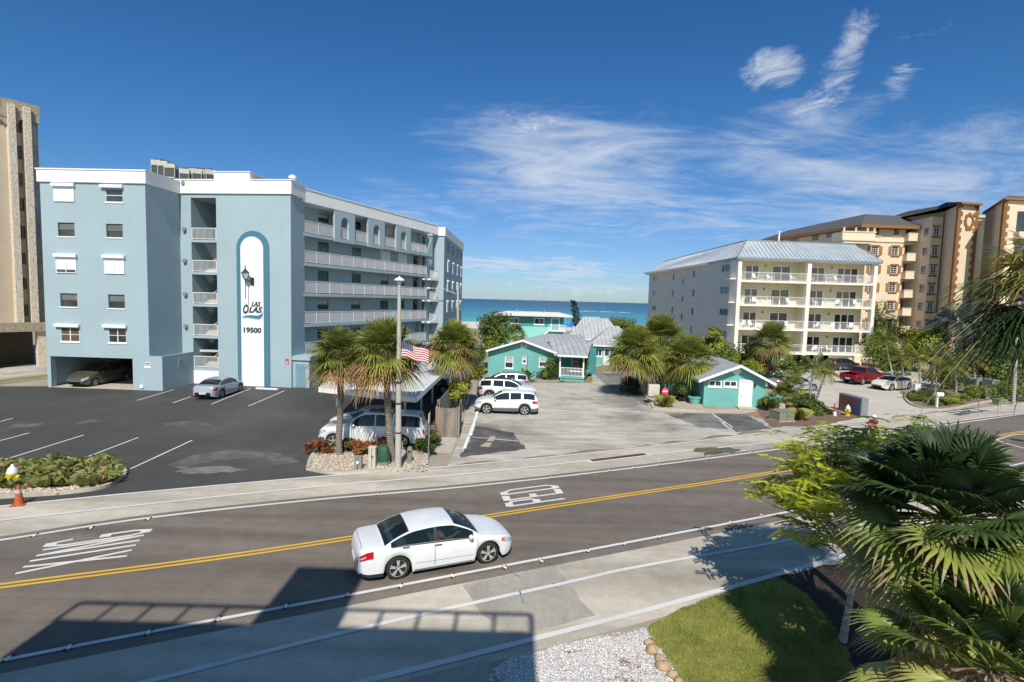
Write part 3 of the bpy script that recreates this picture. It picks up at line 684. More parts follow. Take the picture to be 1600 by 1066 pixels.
# stair well interior
mb.box(o0 - .2, o0, .02, 4.4, stz[0] - .3, z_f - .1); mb.box(o1, o1 + .2, .02, 4.4, stz[0] - .3, z_f - .1); mb.box(o0, o1, 4.2, 4.4, stz[0] - .3, z_f - .1); mb.box(o0, o1, .02, 4.2, z_f - .34, z_f - .1)
for z in stz: mb.box(o0, o1, -.02, 1.5, z - .2, z)
mb.box(o0, o1, .02, 4.2, stz[0] - .4, stz[0] - .2)
mb.build('wall', m_blue, BB)
for i, z in enumerate(stz):
    railing(BB, P2.T, o0 + .02, o1 - .02, z, 1.05, .03, .11, 2.5, m_wmetal)
    # flight of stairs to the next landing
    zn = stz[i + 1] if i < 4 else None
    if zn:
        m = MB(P2.T); n = 8
        for k in range(n):
            m.box(o0 + .1 + 0 * k, (o0 + o1) / 2, 1.5 + k * .3, 1.8 + k * .3, z + (zn - z) / 2 * (k + 1) / n - .17, z + (zn - z) / 2 * (k + 1) / n)
        m.add([(o1 - .08, 1.5, zn), (o1 - .08, 3.9, zn - (zn - z) / 2), (o1 - .08, 3.9, zn - (zn - z) / 2 - .3), (o1 - .08, 1.5, zn - .3), ((o0 + o1) / 2 + .05, 1.5, zn), ((o0 + o1) / 2 + .05, 3.9, zn - (zn - z) / 2), ((o0 + o1) / 2 + .05, 3.9, zn - (zn - z) / 2 - .3), ((o0 + o1) / 2 + .05, 1.5, zn - .3)],
              [(0, 1, 2, 3), (4, 7, 6, 5), (0, 4, 5, 1), (3, 2, 6, 7)])
        m.box(o1 - .3, o1 - .25, 1.6, 1.64, zn, zn + .9); m.tube([(o1 - .5, .1, z + 1.0), (o1 - .15, 1.4, z + 1.75)], .035, 6)
        m.build('stair_flight', pmat('stair tan', (0.5, 0.42, 0.36), .9) if i == 0 else bpy.data.materials['stair tan'], BB)
mb = MB(P2.T); r = P2.rect(303, 576, 341, 600); mb.box(o0 - .02, o1 + .02, -.03, -.002, 0, stz[0] - .22); mb.build('painted_base', m_panelw, BB)
for y in (287, 359, 408, 460, 510):
    s, z = P2.hit(288 + (y - 287) / 60, y); m = MB(P2.T); m.lathe([(.05, 0), (.16, .05), (.16, .3), (.02, .38)], (s, -.14, z - .15), 10); m.box(s - .03, s + .03, -.14, 0, z - .02, z + .04); m.build('wall_lamp', m_grey, BB)
mb = MB(P2.T); tm = P2.hit(336, 290)[0]; t2 = P2.hit(392, 290)[0]
mb.box(p0 - .3, tm, -.14, .2, z_f, zt2); mb.box(tm, t2, -.14, 3.2, z_f, zt3); mb.box(t2, sh1 + .14, -.14, .2, z_f, zt2); mb.box(sh1 - .2, sh1 + .139, .2, 2.5, z_f, zt2)
mb.box(p0 - .3, tm, -.2, .26, zt2, zt2 + .08); mb.box(tm - .06, t2 + .06, -.2, 3.26, zt3, zt3 + .08); mb.box(t2 + .06, sh1 + .2, -.2, .26, zt2, zt2 + .08); mb.box(sh1 - .26, sh1 + .2, .26, 2.5, zt2, zt2 + .08)
mb.build('parapet', m_bwhite, BB)
# arched sign panel
def arch(pl, s0, s1, z0, zt, y0, y1, mb):
    r = (s1 - s0) / 2; cx = (s0 + s1) / 2; zs = zt - r; n = 24
    pts = [(s0, y0, z0), (s1, y0, z0)] + [(cx + r * math.cos(PI * i / n), y0, zs + r * math.sin(PI * i / n)) for i in range(n + 1)]
    mb.extr(pts, (0, y1 - y0, 0))
a0, a1 = P2.hit(371.3, 470)[0], P2.hit(421.5, 470)[0]; b0, b1 = P2.hit(377.8, 470)[0], P2.hit(412.8, 470)[0]
mb = MB(P2.T); arch(P2, a0, a1, 0.0, P2.hit(395, 361)[1], -.09, -.002, mb); mb.build('sign_surround', m_dblue, BB)
mb = MB(P2.T); arch(P2, b0, b1, 0.0, P2.hit(395, 370)[1], -.12, -.092, mb); PAN = mb.build('sign_panel', m_panelw, BB)
m_ink = pmat('charcoal sign paint', (0.045, 0.055, 0.065), 0.6)
def text_mesh(par, pl, txt, x0, y0, x1, y1, y=-.16, shear=0.0, bold=0.0, name='lettering', mat=None, depth=.03):
    s0, z0 = pl.hit(x0, y1); s1, z1 = pl.hit(x1, y0)
    s0 = pl.hit(x0, (y0 + y1) / 2)[0]; s1 = pl.hit(x1, (y0 + y1) / 2)[0]; z1 = pl.hit((x0 + x1) / 2, y0)[1]; z0 = pl.hit((x0 + x1) / 2, y1)[1]
    return text_at(par, pl.T, txt, s0, s1, z0, z1, y, shear, bold, name, mat, depth)
def text_at(par, T, txt, s0, s1, z0, z1, y=0, shear=0.0, bold=0.0, name='lettering', mat=None, depth=.03, world=True):
    cu = bpy.data.curves.new('t', 'FONT'); cu.body = txt; cu.offset = bold; cu.extrude = .001; cu.shear = shear; cu.resolution_u = 3
    o = bpy.data.objects.new('t', cu); C.objects.link(o); bpy.context.view_layer.update()
    me = o.evaluated_get(bpy.context.evaluated_depsgraph_get()).to_mesh(); vs = [v.co.copy() for v in me.vertices]; fs = [tuple(p.vertices) for p in me.polygons]
    x0_, x1_ = min(v.x for v in vs), max(v.x for v in vs); a, b = min(v.y for v in vs), max(v.y for v in vs)
    zz_ = max(v.z for v in vs) or 1
    mb = MB(T); mb.add([(s0 + (v.x - x0_) / (x1_ - x0_) * (s1 - s0), y + (0 if v.z > 0 else depth), z0 + (v.y - a) / (b - a) * (z1 - z0)) for v in vs], fs)
    bpy.data.objects.remove(o); return mb.build(name, mat or m_ink, par, world=world)
text_mesh(BB, P2, '19500', 382.2, 511.6, 409.8, 520.4, -.15, bold=.045)
text_mesh(BB, P2, 'LAS', 394.5, 471.2, 408.6, 479.2, -.15, shear=.3, bold=.045)
text_mesh(BB, P2, 'O', 381, 475.5, 390.2, 490.5, -.15, shear=.3, bold=.045)
text_mesh(BB, P2, 'LAS', 390, 479.2, 411.5, 489, -.15, shear=.3, bold=.045)
mb = MB(P2.T); pts = [(379.7, 495.3), (386, 493.6), (392, 493.4), (399, 494.2), (405, 494.6), (409.5, 492.5), (411.8, 488.5), (411.2, 484)]
for i, (x, y) in enumerate(pts): pts[i] = P2.hit(x, y)
wd = [.02, .10, .15, .17, .20, .24, .18, .03]
for yy, k, of, mi in ((-.15, 1.0, 0, 0), (-.14, .8, -.12, 1)):
    for i in range(len(pts) - 1):
        a, b = pts[i], pts[i + 1]; mb.quad((a[0], yy, a[1] - wd[i] * k + of), (b[0], yy, b[1] - wd[i + 1] * k + of), (b[0], yy, b[1] + wd[i + 1] * k * .4 + of), (a[0], yy, a[1] + wd[i] * k * .4 + of), mi)
mb.build('wave_emblem', [m_dblue, pmat('light wave blue', (.25, .42, .5), .7)], BB)
# wall lantern on the panel
mb = MB(P2.T); ls, lz1 = P2.hit(389.8, 415); _, lz0 = P2.hit(389.8, 467); wz = P2.hit(397, 434)[1]; ws = P2.hit(396.2, 440)[0]; wz0 = P2.hit(397, 446)[1]; yl = -.62
zc = P2.hit(390, 427)[1]; zl = P2.hit(390, 436.5)[1]
mb.tube([(ls, yl, lz0), (ls, yl, zl)], .035, 8); mb.tube([(ls, yl, zc + .25), (ls, yl, lz1)], [.05, .015], 8); mb.ball((ls, yl, lz1 - .12), .06); mb.lathe([(.4, zc), (.36, zc + .04), (.1, zc + .28), (.12, zc + .34), (.02, zc + .38)], (ls, yl, 0), 4)
mb.tube([(ls, yl, zl - .1), (ws, -.16, wz - .3)], .03, 6); mb.tube([(ls, yl, zl - .35), (ls + .1, yl + .1, zl - .2), (ws, -.16, wz0 + .2)], .025, 6); mb.box(ws - .14, ws + .14, -.2, -.121, wz0, wz)
for k in range(4): 
    t = PI / 2 * k; mb.tube([(ls + .36 * math.cos(t), yl + .36 * math.sin(t), zc), (ls + .16 * math.cos(t), yl + .16 * math.sin(t), zl)], .022, 5)
mb.lathe([(.17, zl - .02), (.05, zl - .1)], (ls, yl, 0), 4)
LN = mb.build('lantern', m_black, BB)
mb = MB(P2.T); mb.lathe([(.35, zc - .01), (.155, zl + .01)], (ls, yl, 0), 4); mb.build('lantern_glass', pmat('milk glass', (.55, .57, .58), .2), LN)
mb = MB(P2.T); r = P2.rect(446, 561, 451.3, 569.5); mb.box(r[0], r[1], -.03, 0, r[2], r[3]); S_ = mb.build('notice_plate', pmat('red sign', (.55, .03, .04), .5), BB)
mb = MB(P2.T); mb.box(r[0] + .04, r[1] - .04, -.034, -.03, r[2] + .2, r[2] + .27); mb.box(r[0] + .04, r[1] - .04, -.034, -.03, r[2] + .05, r[2] + .1); mb.build('notice_lettering', m_wmetal, BB)
# meter closet at the foot of the shaft
cw = P2.w(sh1, .0); mb = MB(P2.T); zc_ = P2.hit(463, 557)[1]; cx1 = P2.hit(476, 580)[0]
mb.box(sh1, cx1 + .3, .25, 2.4, 0, zc_ - .35); mb.build('utility_closet', m_blue, BB)
mb = MB(P2.T); mb.box(sh1 - .0, cx1 + .45, .1, 2.5, zc_ - .35, zc_); mb.build('closet_cap', m_bwhite if False else m_blue, BB)
mb = MB(P2.T); mb.box(sh1 + .25, sh1 + 1.15, .22, .248, .05, 2.1); mb.build('door', pmat('blue door', (.17, .28, .34), .6), BB)
# ---- gallery wing (plane P3)
LP = P3.hit(676, 380)[0]; L6 = P3.hit(666.5, 445)[0]
g = {}
for k, (ya, yb) in {2: (506.0, 498.5), 3: (458.5, 463.5), 4: (410, 430), 5: (361.5, 397.5)}.items():
    g[k] = (P3.hit(470, ya)[1] + P3.hit(667, yb)[1]) / 2
g[1] = g[2] - (g[3] - g[2])
zr0 = (P3.hit(471.4, 315.5)[1] + P3.hit(675, 364.5)[1]) / 2; zr1 = (P3.hit(471.4, 294.6)[1] + P3.hit(682, 353)[1]) / 2
print('gallery levels', g, zr0, zr1, LP, L6, 'front', zt, ZF, z_f, zt2, 'stairs', stz, 'zp', zp)
DG = 1.5
PB = P3.off(DG)
def gw(x0, y0, x1, y1): return PB.rect(x0, y0, x1, y1)
gwins = {5: [((497.3, 334.5, 513.7, 347.5), 'blind'), ((553, 346.5, 564, 358.5), 'sash')],
         4: [((496.8, 378.5, 513.7, 393.3), 't'), ((549.8, 387, 564, 400), 't')],
         3: [((496.6, 423, 513.5, 439), 't'), ((549.8, 427.5, 563.7, 442), 't'), ((594.8, 431.5, 606.8, 445), 'blind'), ((624.5, 437.8, 631.8, 446.3), 'sash')],
         2: [((496.4, 467.8, 513.2, 483.5), 'blind'), ((548.6, 468.8, 563.2, 483), 'blind'), ((594.2, 469, 606.6, 483), 'sash'), ((624.5, 469.2, 631.8, 481.8), 'sash')],
         1: [((496.4, 514, 513.2, 530), 'sash'), ((548.6, 512, 563.2, 527), 'sash'), ((594.2, 509, 606.6, 522), 'sash')]}
hl = []; ws_ = []
for k, l in gwins.items():
    for q, st in l:
        r = gw(*q); hl.append(r); ws_.append((r, st))
mb = MB(P3.T)
hs2 = [(r[0], r[1], r[2], r[3]) for r in hl]
holed(mb, 0, LP + 2, g[1] - .3, zr0, hs2, .1, DG)
mb.box(0, .0 + .12, .0, DG, g[1], zr0)
mb.build('wall', m_blue, BB)
for r, st in ws_:
    window(BB, PB, r, 'sash' if st == 't' else st, .08, m_frame, m_tealg if st == 't' else m_glass, sill=False)
for q in ((594.8, 390.5, 609, 409), (622, 395, 635, 412), (603, 351.5, 613, 367)): roll_shutter(BB, PB, gw(*q), False, True)
r = gw(648.5, 398, 658, 412)
for k in (2, 3, 4):
    m = MB(P3.T); s0 = PB.hit(646, 400)[0]; s1 = PB.hit(658, 400)[0]; m.box(s0, s1, DG - .02, DG - .005, g[k], g[k] + 2.35); m.build('stair_shade', m_shade, BB)  # flat near-black panel paints the shade of a stairwell
    m = MB(P3.T); m.tube([(s0 + .1, DG - .1, g[k] + .4), (s1 - .1, DG - .1, g[k] + 1.3), (s0 + .1, DG - .1, g[k] + 2.2)], .05, 6); m.build('stair_flight', m_blue, BB)
for k in range(1, 6):
    m = MB(P3.T); m.box(-.02, (LP if k == 5 else L6), -.05, DG, g[k] - .28, g[k]); m.build('gallery_slab', m_blue, BB)
    # dark drain pipes by the shaft
    m = MB(P3.T); m.box(.14, .34, DG - .5, DG - .02, g[k], g[k] + 2.5); m.build('duct', m_frame, BB)
for k in range(1, 5): railing(BB, P3.T, .02, L6 - .02, g[k], 1.12, .02, .125, 1.75)
pan = [(521.6, 531.5, 543.7, 553.2, 340.5), (573.9, 582.2, 592.0, 599.8, 352), (617.8, 625, 633.6, 640.3, 362)]
zc5 = g[5]; edges = [0.0]
for (xa, xo0, xo1, xb, yt) in pan:
    yy = 375; s0 = P3.hit(xa, yy)[0]; s1 = P3.hit(xb, yy)[0]; h0 = P3.hit(xo0, yy)[0]; h1 = P3.hit(xo1, yy)[0]; zt_ = P3.hit((xo0 + xo1) / 2, yt)[1]
    m = MB(P3.T); r_ = (h1 - h0) / 2; zs = zt_ - r_ * 1.1; n = 12; y0, y1 = -.12, .10
    arcp = [((h0 + h1) / 2 + r_ * math.cos(PI * i / n), zs + r_ * 1.1 * math.sin(PI * i / n)) for i in range(n + 1)]
    zb = zc5 - .35
    m.box(s0, h0, y0, y1, zb, zr0); m.box(h1, s1, y0, y1, zb, zr0); m.box(h0, h1, y0, y1, zb, zc5)
    for i in range(n):
        a, b = arcp[i], arcp[i + 1]
        m.add([(a[0], y0, a[1]), (b[0], y0, b[1]), (b[0], y0, zr0), (a[0], y0, zr0), (a[0], y1, a[1]), (b[0], y1, b[1]), (b[0], y1, zr0), (a[0], y1, zr0)], [(0, 3, 2, 1), (4, 5, 6, 7), (0, 1, 5, 4)])
    m.box(h0 - .001, h0 + .0, y0, y1, zc5, zs); m.build('arched_screen', m_blue, BB)
    railing(BB, P3.T, h0 + .02, h1 - .02, zc5, 1.1, .0, .12, 9)
    edges += [s0, s1]
edges += [P3.hit(666, 400)[0]]
for i in range(0, len(edges), 2): railing(BB, P3.T, edges[i] + .02, edges[i + 1] - .02, zc5, 1.1, .02, .125, 1.75)
m = MB(P3.T); m.add([(edges[-1], 0, zc5), (LP, 0, zc5), (LP, 0, zr0), (edges[-1], .1, zc5), (LP, .1, zc5), (LP, .1, zr0)], [(0, 1, 2), (3, 5, 4), (0, 2, 5, 3), (0, 3, 4, 1)]); m.build('wall', m_blue, BB)
m = MB(P3.T); m.box(-.05, LP + 1.1, -.14, .2, zr0, zr1); m.box(-.05, LP + 1.1, -.2, .24, zr1, zr1 + .08); m.box(-.05, LP, .2, DG, zr0 - .02, zr0 + .2); m.build('parapet', m_bwhite, BB)
# recess with the little balconies, then the end block
E0 = P3.w(LP + 1.0, 0); PE = Pl((-10.35, 71.6), (-9.25, 71.55)); PS = Pl((-9.25, 71.55), (-8.75, 92.0))
ze = P3.hit(690, 353)[1]
m = MB(P3.T); m.box(LP, LP + 1.6, 1.0, 1.2, 0, zr0); m.build('wall', m_blue, BB)
m = MB(P3.T); m.box(L6 + .1, L6 + .3, 1.0, 4, 0, zr0); m.build('wall', m_blue, BB)
for k in (1, 2, 3, 4):
    m = MB(P3.T); m.box(L6 + .6, LP + 1.3, -.2, 1.0, g[k] - .6, g[k] - .4); m.build('balcony_slab', m_bwhite, BB); railing(BB, P3.T, L6 + .65, LP + 1.25, g[k] - .4, 1.1, -.15, .12, 1.2)
m = MB(); m.prism([(-10.35, 71.6), (-9.25, 71.55), (-8.75, 92), (-17, 92.5), (-17, 76)], 0, zr0 - .1); m.build('wall', m_blue, BB)
m = MB(); m.prism([(-10.5, 71.45), (-9.12, 71.4), (-8.6, 92.2), (-17, 92.7), (-17, 76)], zr0 - .1, zr1 - .1); m.build('parapet', m_bwhite, BB)
ew = []
for zk, k in enumerate((5, 4, 3, 2)):
    for sx in (3.0, 8.0, 13.0, 17.5):
        r = (sx, sx + 1.1, g[k] + .8, g[k] + 2.1)
        if k == 5: mm = window(BB, PS, r, 'sash', -.03, m_frame, sill=False)
        else: roll_shutter(BB, PS, r, False, True)
# hidden bulk: floors and roof between the wings, ground floor columns under the gallery
c1_ = P3.w(.1, DG + .1); c2_ = P3.w(LP + 1.5, DG + .1)
m = MB(); pl_ = [(P1.w(s_wr, D1).x, P1.w(s_wr, D1).y + .2), (P2.w(sh1, 2.3).x - .1, P2.w(sh1, 2.3).y), (c1_.x, c1_.y), (c2_.x, c2_.y), (-17, 92), (-40, 92), (P1.w(.3, 24).x, P1.w(.3, 24).y)]
m.prism(pl_, zr0 - .15, zr0 + .1); m.prism(pl_, 2.75, 2.95); m.build('roof', pmat('roof membrane', (.5, .5, .48), .9), BB)
m = MB(); p3 = [(c2_.x, c2_.y), (-17, 92), (-40, 92)]; 
for a, b in zip(p3, p3[1:]): m.quad((a[0], a[1], 2.9), (b[0], b[1], 2.9), (b[0], b[1], zr0), (a[0], a[1], zr0))
a = P3.w(0, DG); m.quad((a.x, a.y, 2.9), (P2.w(sh1, 2.3).x, P2.w(sh1, 2.3).y, 2.9), (P2.w(sh1, 2.3).x, P2.w(sh1, 2.3).y, zr0), (a.x, a.y, zr0)); m.build('wall', m_blue, BB)
for i in range(1, 6): m = MB(P3.T); m.box(i * 4.2, i * 4.2 + .45, .2, .65, 0, g[1] - .28); m.build('column', m_blue, BB)
m = MB(P3.T); m.box(0, LP + 1, 9, 9.2, 0, 2.75); m.build('garage_wall', m_shade, BB)  # back wall coloured near-black to paint the shade under the gallery
m = MB(P1.T); m.box(s_wr, s_wr + .15, 8, 20, 0, 2.7); m.build('garage_wall', m_blue, BB)
# rooftop air conditioners and vent stacks: things that stand on the roof
m_ac = pmat('condenser case', (.50, .49, .43), .6, var=.1); m_acd = pmat('condenser grille', (.06, .065, .06), .6)
def ac_unit(label):
    t = thing('air_conditioner', label, 'air conditioner', (0, 0, 0), 0, 'condensers on the blue roof')
    m = MB(); m.box(-.5, .5, -.5, .5, .9, 1.0); m.box(-.5, .5, -.5, .5, 0, .08)
    for sx in (-1, 1):
        for sy in (-1, 1): m.box(sx * .5 - .05 * (sx > 0), sx * .5 + .05 * (sx < 0), sy * .5 - .05 * (sy > 0), sy * .5 + .05 * (sy < 0), .08, .9)
    for i in range(3): m.box(-.49, .49, -.5, -.485, .22 + i * .22, .245 + i * .22); m.box(.485, .5, -.49, .49, .22 + i * .22, .245 + i * .22)
    m.build('case', m_ac, t, world=False)
    m = MB(); m.box(-.47, .47, -.47, .47, .08, .9); m.lathe([(.38, 1.0), (.38, 1.03), (.05, 1.04)], n=16); m.build('grille', m_acd, t, world=False); return t
acs = [(248, 262, 58), (258, 263, 56), (268, 266, 54), (290, 275, 62), (300, 275, 62.5), (308, 275, 62), (318, 276, 62.5), (328, 276, 62)]
aw = ['leftmost', 'second', 'third', 'fourth', 'fifth', 'sixth', 'seventh', 'rightmost']
ac0 = None
for i, (x, y, Y) in enumerate(acs):
    p = atY(x, y + 12, Y); p.z = zr0 + .1; q = atY(x, y, Y); sc = max(1.0, (q.z - p.z) / 1.0)
    lab = f'{aw[i]} of the grey condenser units on the blue building roof'
    if ac0 is None: ac0 = ac_unit(lab); ac0.location = p; ac0.scale = (.98, .98, sc * 1.15)
    else: dup(ac0, p, 0.1 * i, lab, sc=(.98, .98, sc * 1.15))
p = atY(457, 286, 48.5); m = MB(); m.lathe([(.28, zt2 - .3), (.28, zt2 + .5), (.34, zt2 + .55), (.34, zt2 + .75), (.1, zt2 + .9)], (p.x, p.y, 0), 14)
tag(m.build('roof_vent', m_bwhite, smooth=True), 'white round vent stack on the corner of the blue building parapet', 'vent')
# ------------------------------------------------------------------ tan tower at the left edge
m_tan = stucco('tan stucco', (0.50, 0.42, 0.32), 0.4, 0.06); m_tanr = None
def rough_agg(name, col):
    m, nt, b = newmat(name); vec = mapping(nt); v = noise_n(nt, vec, 5, 6, 0.8)
    nt.links.new(ramp(nt, v, [(0.3, mul(col, .45)), (0.5, col), (0.7, mul(col, 1.35))]), b.inputs['Base Color']); b.inputs['Roughness'].default_value = .95
    bump(nt, b, v, 1.0, .12); return m
m_tanr = rough_agg('rough tan aggregate', (0.42, 0.35, 0.25)); m_rib = rough_agg('rib', (0.72, 0.61, 0.48))
A_, B_ = Vector((-51.4, 53.6, 0)), Vector((-49.4, 56.7, 0)); u_d = (B_ - A_).normalized()
PT = Pl(A_ - u_d * 9, B_ + u_d * .05); TT = thing('apartment_tower', 'tall tan apartment tower with rough vertical ribs, cut off by the left edge', 'building', (-52, 56, 0))
ztt = PT.hit(68, 172)[1]; zbb = PT.hit(60, 517)[1]; zbt = PT.hit(60, 503)[1]
c1 = [(184.5, 207, 21, 33.7), (227.5, 249, 22.8, 34.7), (270.6, 291, 24.6, 35.5), (310, 330, 26, 38.5), (353, 373, 27.9, 39.8), (395, 413, 30, 40.5), (434.5, 452, 31, 42.3), (476, 494.5, 33, 44.3)]
c2 = [(190, 211, 47.4, 58.3), (228, 251, 48, 58.8), (268, 293, 48.9, 59.5), (309, 333, 50.7, 61.6), (350, 372, 51.4, 62.5), (389.6, 411, 54.5, 65.4), (429, 451, 55.2, 66.4), (467, 489, 56, 67)]
H1 = [PT.rect(x0, y0, x1, y1) for y0, y1, x0, x1 in c1]; H2 = [PT.rect(x0, y0, x1, y1) for y0, y1, x0, x1 in c2]
m = MB(PT.T); holed(m, 0, PT.L, zbb, ztt, H1 + H2, .2); m.quad((PT.L, 0, zbb), (PT.L, 14, zbb), (PT.L, 14, ztt), (PT.L, 0, ztt)); m.quad((0, 14, zbb), (0, 0, zbb), (0, 0, ztt), (0, 14, ztt)); m.quad((0, 0, ztt), (PT.L, 0, ztt), (PT.L, 14, ztt), (0, 14, ztt)); m.quad((0, 0, zbb), (0, 14, zbb), (PT.L, 14, zbb), (PT.L, 0, zbb)); m.build('wall', m_tan, TT)
for i, r in enumerate(H1): window(TT, PT, r, 'sash', .18, m_frame, sill=False)
for i, r in enumerate(H2):
    if i == 3: window(TT, PT, r, 'sash', .15, m_wmetal, glassmat('sky reflection pane', (.3, .4, .5)), sill=False)  # pale blue base colour paints a sky reflection into this pane
    else:
        m = MB(PT.T); m.box(r[0] + .02, r[1] - .02, .08, .16, r[2] + .02, r[3] - .02); m.build('shutter', pmat('grey shutter', (.45, .43, .42), .6) if i == 0 else bpy.data.materials['grey shutter'], TT)
for x, yt in ((14, 170), (38.5, 175)):
    s = PT.hit(x, yt)[0]; m = MB(PT.T); m.box(s - .28, s + .28, -.75, 0, zbt, ztt - .3); m.build('rib', m_rib, TT)
m = MB(PT.T); m.box(-.2, PT.L + .05, -.45, -.0, ztt - 1.6, ztt + .15)
for s in (PT.L - 2.2, PT.L - 5.6): m.extr([(s - 1.2, -.4, ztt - 1.6), (s, -.4, ztt - 2.7), (s + .8, -.4, ztt - 1.6)], (0, .38, 0))
m.build('rough_band', m_tanr, TT)
m = MB(PT.T); m.box(-.2, PT.L + .1, -.9, .0, zbb, zbt); m.build('rough_band', m_tanr, TT)
for s in (5.0, 8.4, PT.L - .5): m = MB(PT.T); m.box(s - .35, s + .35, -.6, .2, 0, zbb); m.build('column', m_rib, TT)
m = MB(PT.T); m.box(0, PT.L, 4, 4.3, 0, zbb); m.box(0, PT.L, 0, 4, .005, .01); m.build('garage_wall', pmat('dim brown', (.13, .1, .075), .9), TT)
# ------------------------------------------------------------------ the white condominium with balconies
PF = Pl((31.1, 75.1), (51.1, 76.4)); PSD = Pl((30.8, 123), (31.1, 75.1)); ze_ = 14.9; zr_ = 17.6
CD = thing('condominium', 'cream condominium with four tiers of white railed balconies and a grey metal mansard roof', 'building', (41, 80, 0))
m_cond = stucco('condo white stucco', (0.60, 0.58, 0.54), 0.3, 0.04); m_cream = stucco('cream stucco', (0.68, 0.60, 0.43), 0.2, 0.03); m_trim = stucco('ivory trim', (0.76, 0.72, 0.63), .2, .03)
m_roof, nt_, b_ = newmat('standing seam metal'); vv = mapping(nt_); nt_.links.new(ramp(nt_, noise_n(nt_, vv, .6, 4), [(.3, (.42, .46, .48)), (.7, (.54, .58, .60))]), b_.inputs['Base Color']); b_.inputs['Roughness'].default_value = .45; b_.inputs['Metallic'].default_value = .25
m_rooft = pmat('roof edge metal', (.24, .29, .33), .4, .3)
sl_y = [(446.5,), (483,), (520,), (556.5,)]; slz = [PF.hit(1361, y[0])[1] for y in sl_y]     # slab undersides, top first
slz = [slz[0] + (slz[3] - slz[0]) * i / 3 for i in range(4)]
print('condo slabs', slz, PF.L)
q4 = [(1128, 413.7, 1141, 424.5), (1125.7, 448, 1139, 459), (1124, 482.5, 1137, 492.5), (1122.5, 517, 1135.5, 525.7)]
sl_ = [(1083, 422.5, 1086.4, 434), (1081.7, 452, 1085.2, 464), (1080, 481, 1083.5, 492.5), (1078.5, 510, 1081.7, 521), (1051.5, 427.5, 1054.2, 438.8), (1050.5, 453, 1053.3, 464), (1049, 479.5, 1051.8, 489.5), (1066, 436, 1068.8, 444.3), (1065, 463, 1067.7, 471.8), (1063.5, 490.5, 1066.3, 499.3)]
lg = [(1020.5, 432, 1027, 438.8), (1020, 455, 1025.8, 462), (1019, 477.5, 1025, 484.5)]
m_sglass = pmat('dark side glass', (.05, .085, .12), .15, var=.2)
HS = [PSD.rect(*q) for q in q4 + sl_ + lg]
m = MB(PSD.T); holed(m, 0, PSD.L - 2.2, 0, ze_, HS, .15); m.build('wall', m_cond, CD)
for i, r in enumerate(HS): window(CD, PSD, r, 'slider' if i < 4 else 'plain', .1, m_grey, m_sglass, sill=False, fw=.05)
for y in (437.5, 473.5, 508.5):
    s, z = PSD.hit(1142, y); m = MB(PSD.T); m.box(s, PSD.L - .3, -1.0, 0, z, z + .15); m.build('ledge', m_trim, CD)
cols = [PF.hit(1157, 430)[0], PF.hit(1263.5, 434)[0], PF.hit(1366.5, 440)[0]]
m = MB(PF.T); DB = 2.2
m.quad((0, DB, 3.0), (cols[2], DB, 3.0), (cols[2], DB, ze_), (0, DB, ze_)); m.quad((cols[2], DB, 3), (cols[2], 46, 3), (cols[2], 46, ze_), (cols[2], DB, ze_))
for k, z in enumerate(slz + [ze_ + .3]): m.box(.4, cols[2] - .01, DB - .5, DB - .001, z - .32, z) if False else None
m.build('wall', m_cream, CD)
m = MB(PF.T)
m.box(cols[1] - .1, cols[1] + .15, .3, DB, 3.0, ze_); m.build('partition', m_cream, CD)
for i, s in enumerate(cols):
    m = MB(PF.T); a = 0.28 if i < 2 else .25; b0_ = -.15
    m.box(max(s - a, -.0) if i else -.1, s + a if i else .42, b0_, .5 if i else 2.2, (slz[3] - .1) if i else 0, ze_); m.build('pier', m_trim, CD)
pb = PF.off(DB)
doors = [(1164, 1185), (1206, 1234), (1266.5, 1287.5), (1307.5, 1339.5)]
fz = [z + .28 for z in slz]
m_dglass = glassmat('sliding door glass', (.035, .033, .032)); 
for k, z in enumerate(fz):
    m = MB(PF.T); m.box(.3, cols[2] + .2, -.1, DB, slz[k], z); m.build('balcony_slab', m_trim, CD)
    for j in range(2):
        railing(CD, PF.T, (cols[0] + .1, cols[1] + .28)[j], (cols[1] - .28, cols[2] - .25)[j], z, 1.12, -.05, .13, 2.2, pmat('condo rail', (.74, .74, .73), .5) if (k == 0 and j == 0) else bpy.data.materials['condo rail'], r=.010)
    for j, (xa, xb) in enumerate(doors):
        s0, s1 = pb.hit(xa, 430)[0], pb.hit(xb, 430)[0]; n = 3 if j == 3 else 2
        m = MB(pb.T); m.box(s0, s1, -.03, -.006, z + .02, z + 2.15)
        d = m.build('sliding_door', m_dglass, CD); m = MB(pb.T)
        for i in range(n + 1): x = s0 + (s1 - s0) * i / n; m.box(x - .07, x + .07, -.08, -.002, z + .02, z + 2.15)
        m.box(s0 + .07, s1 - .07, -.075, -.003, z + 2.15, z + 2.25); m.build('frame', m_wmetal, d)
    for xx in (1195, 1299):
        s = pb.hit(xx, 430)[0]; m = MB(pb.T); m.box(s - .08, s + .08, -.14, 0, z + 2.1, z + 2.35); m.build('wall_lamp', m_frame, CD)
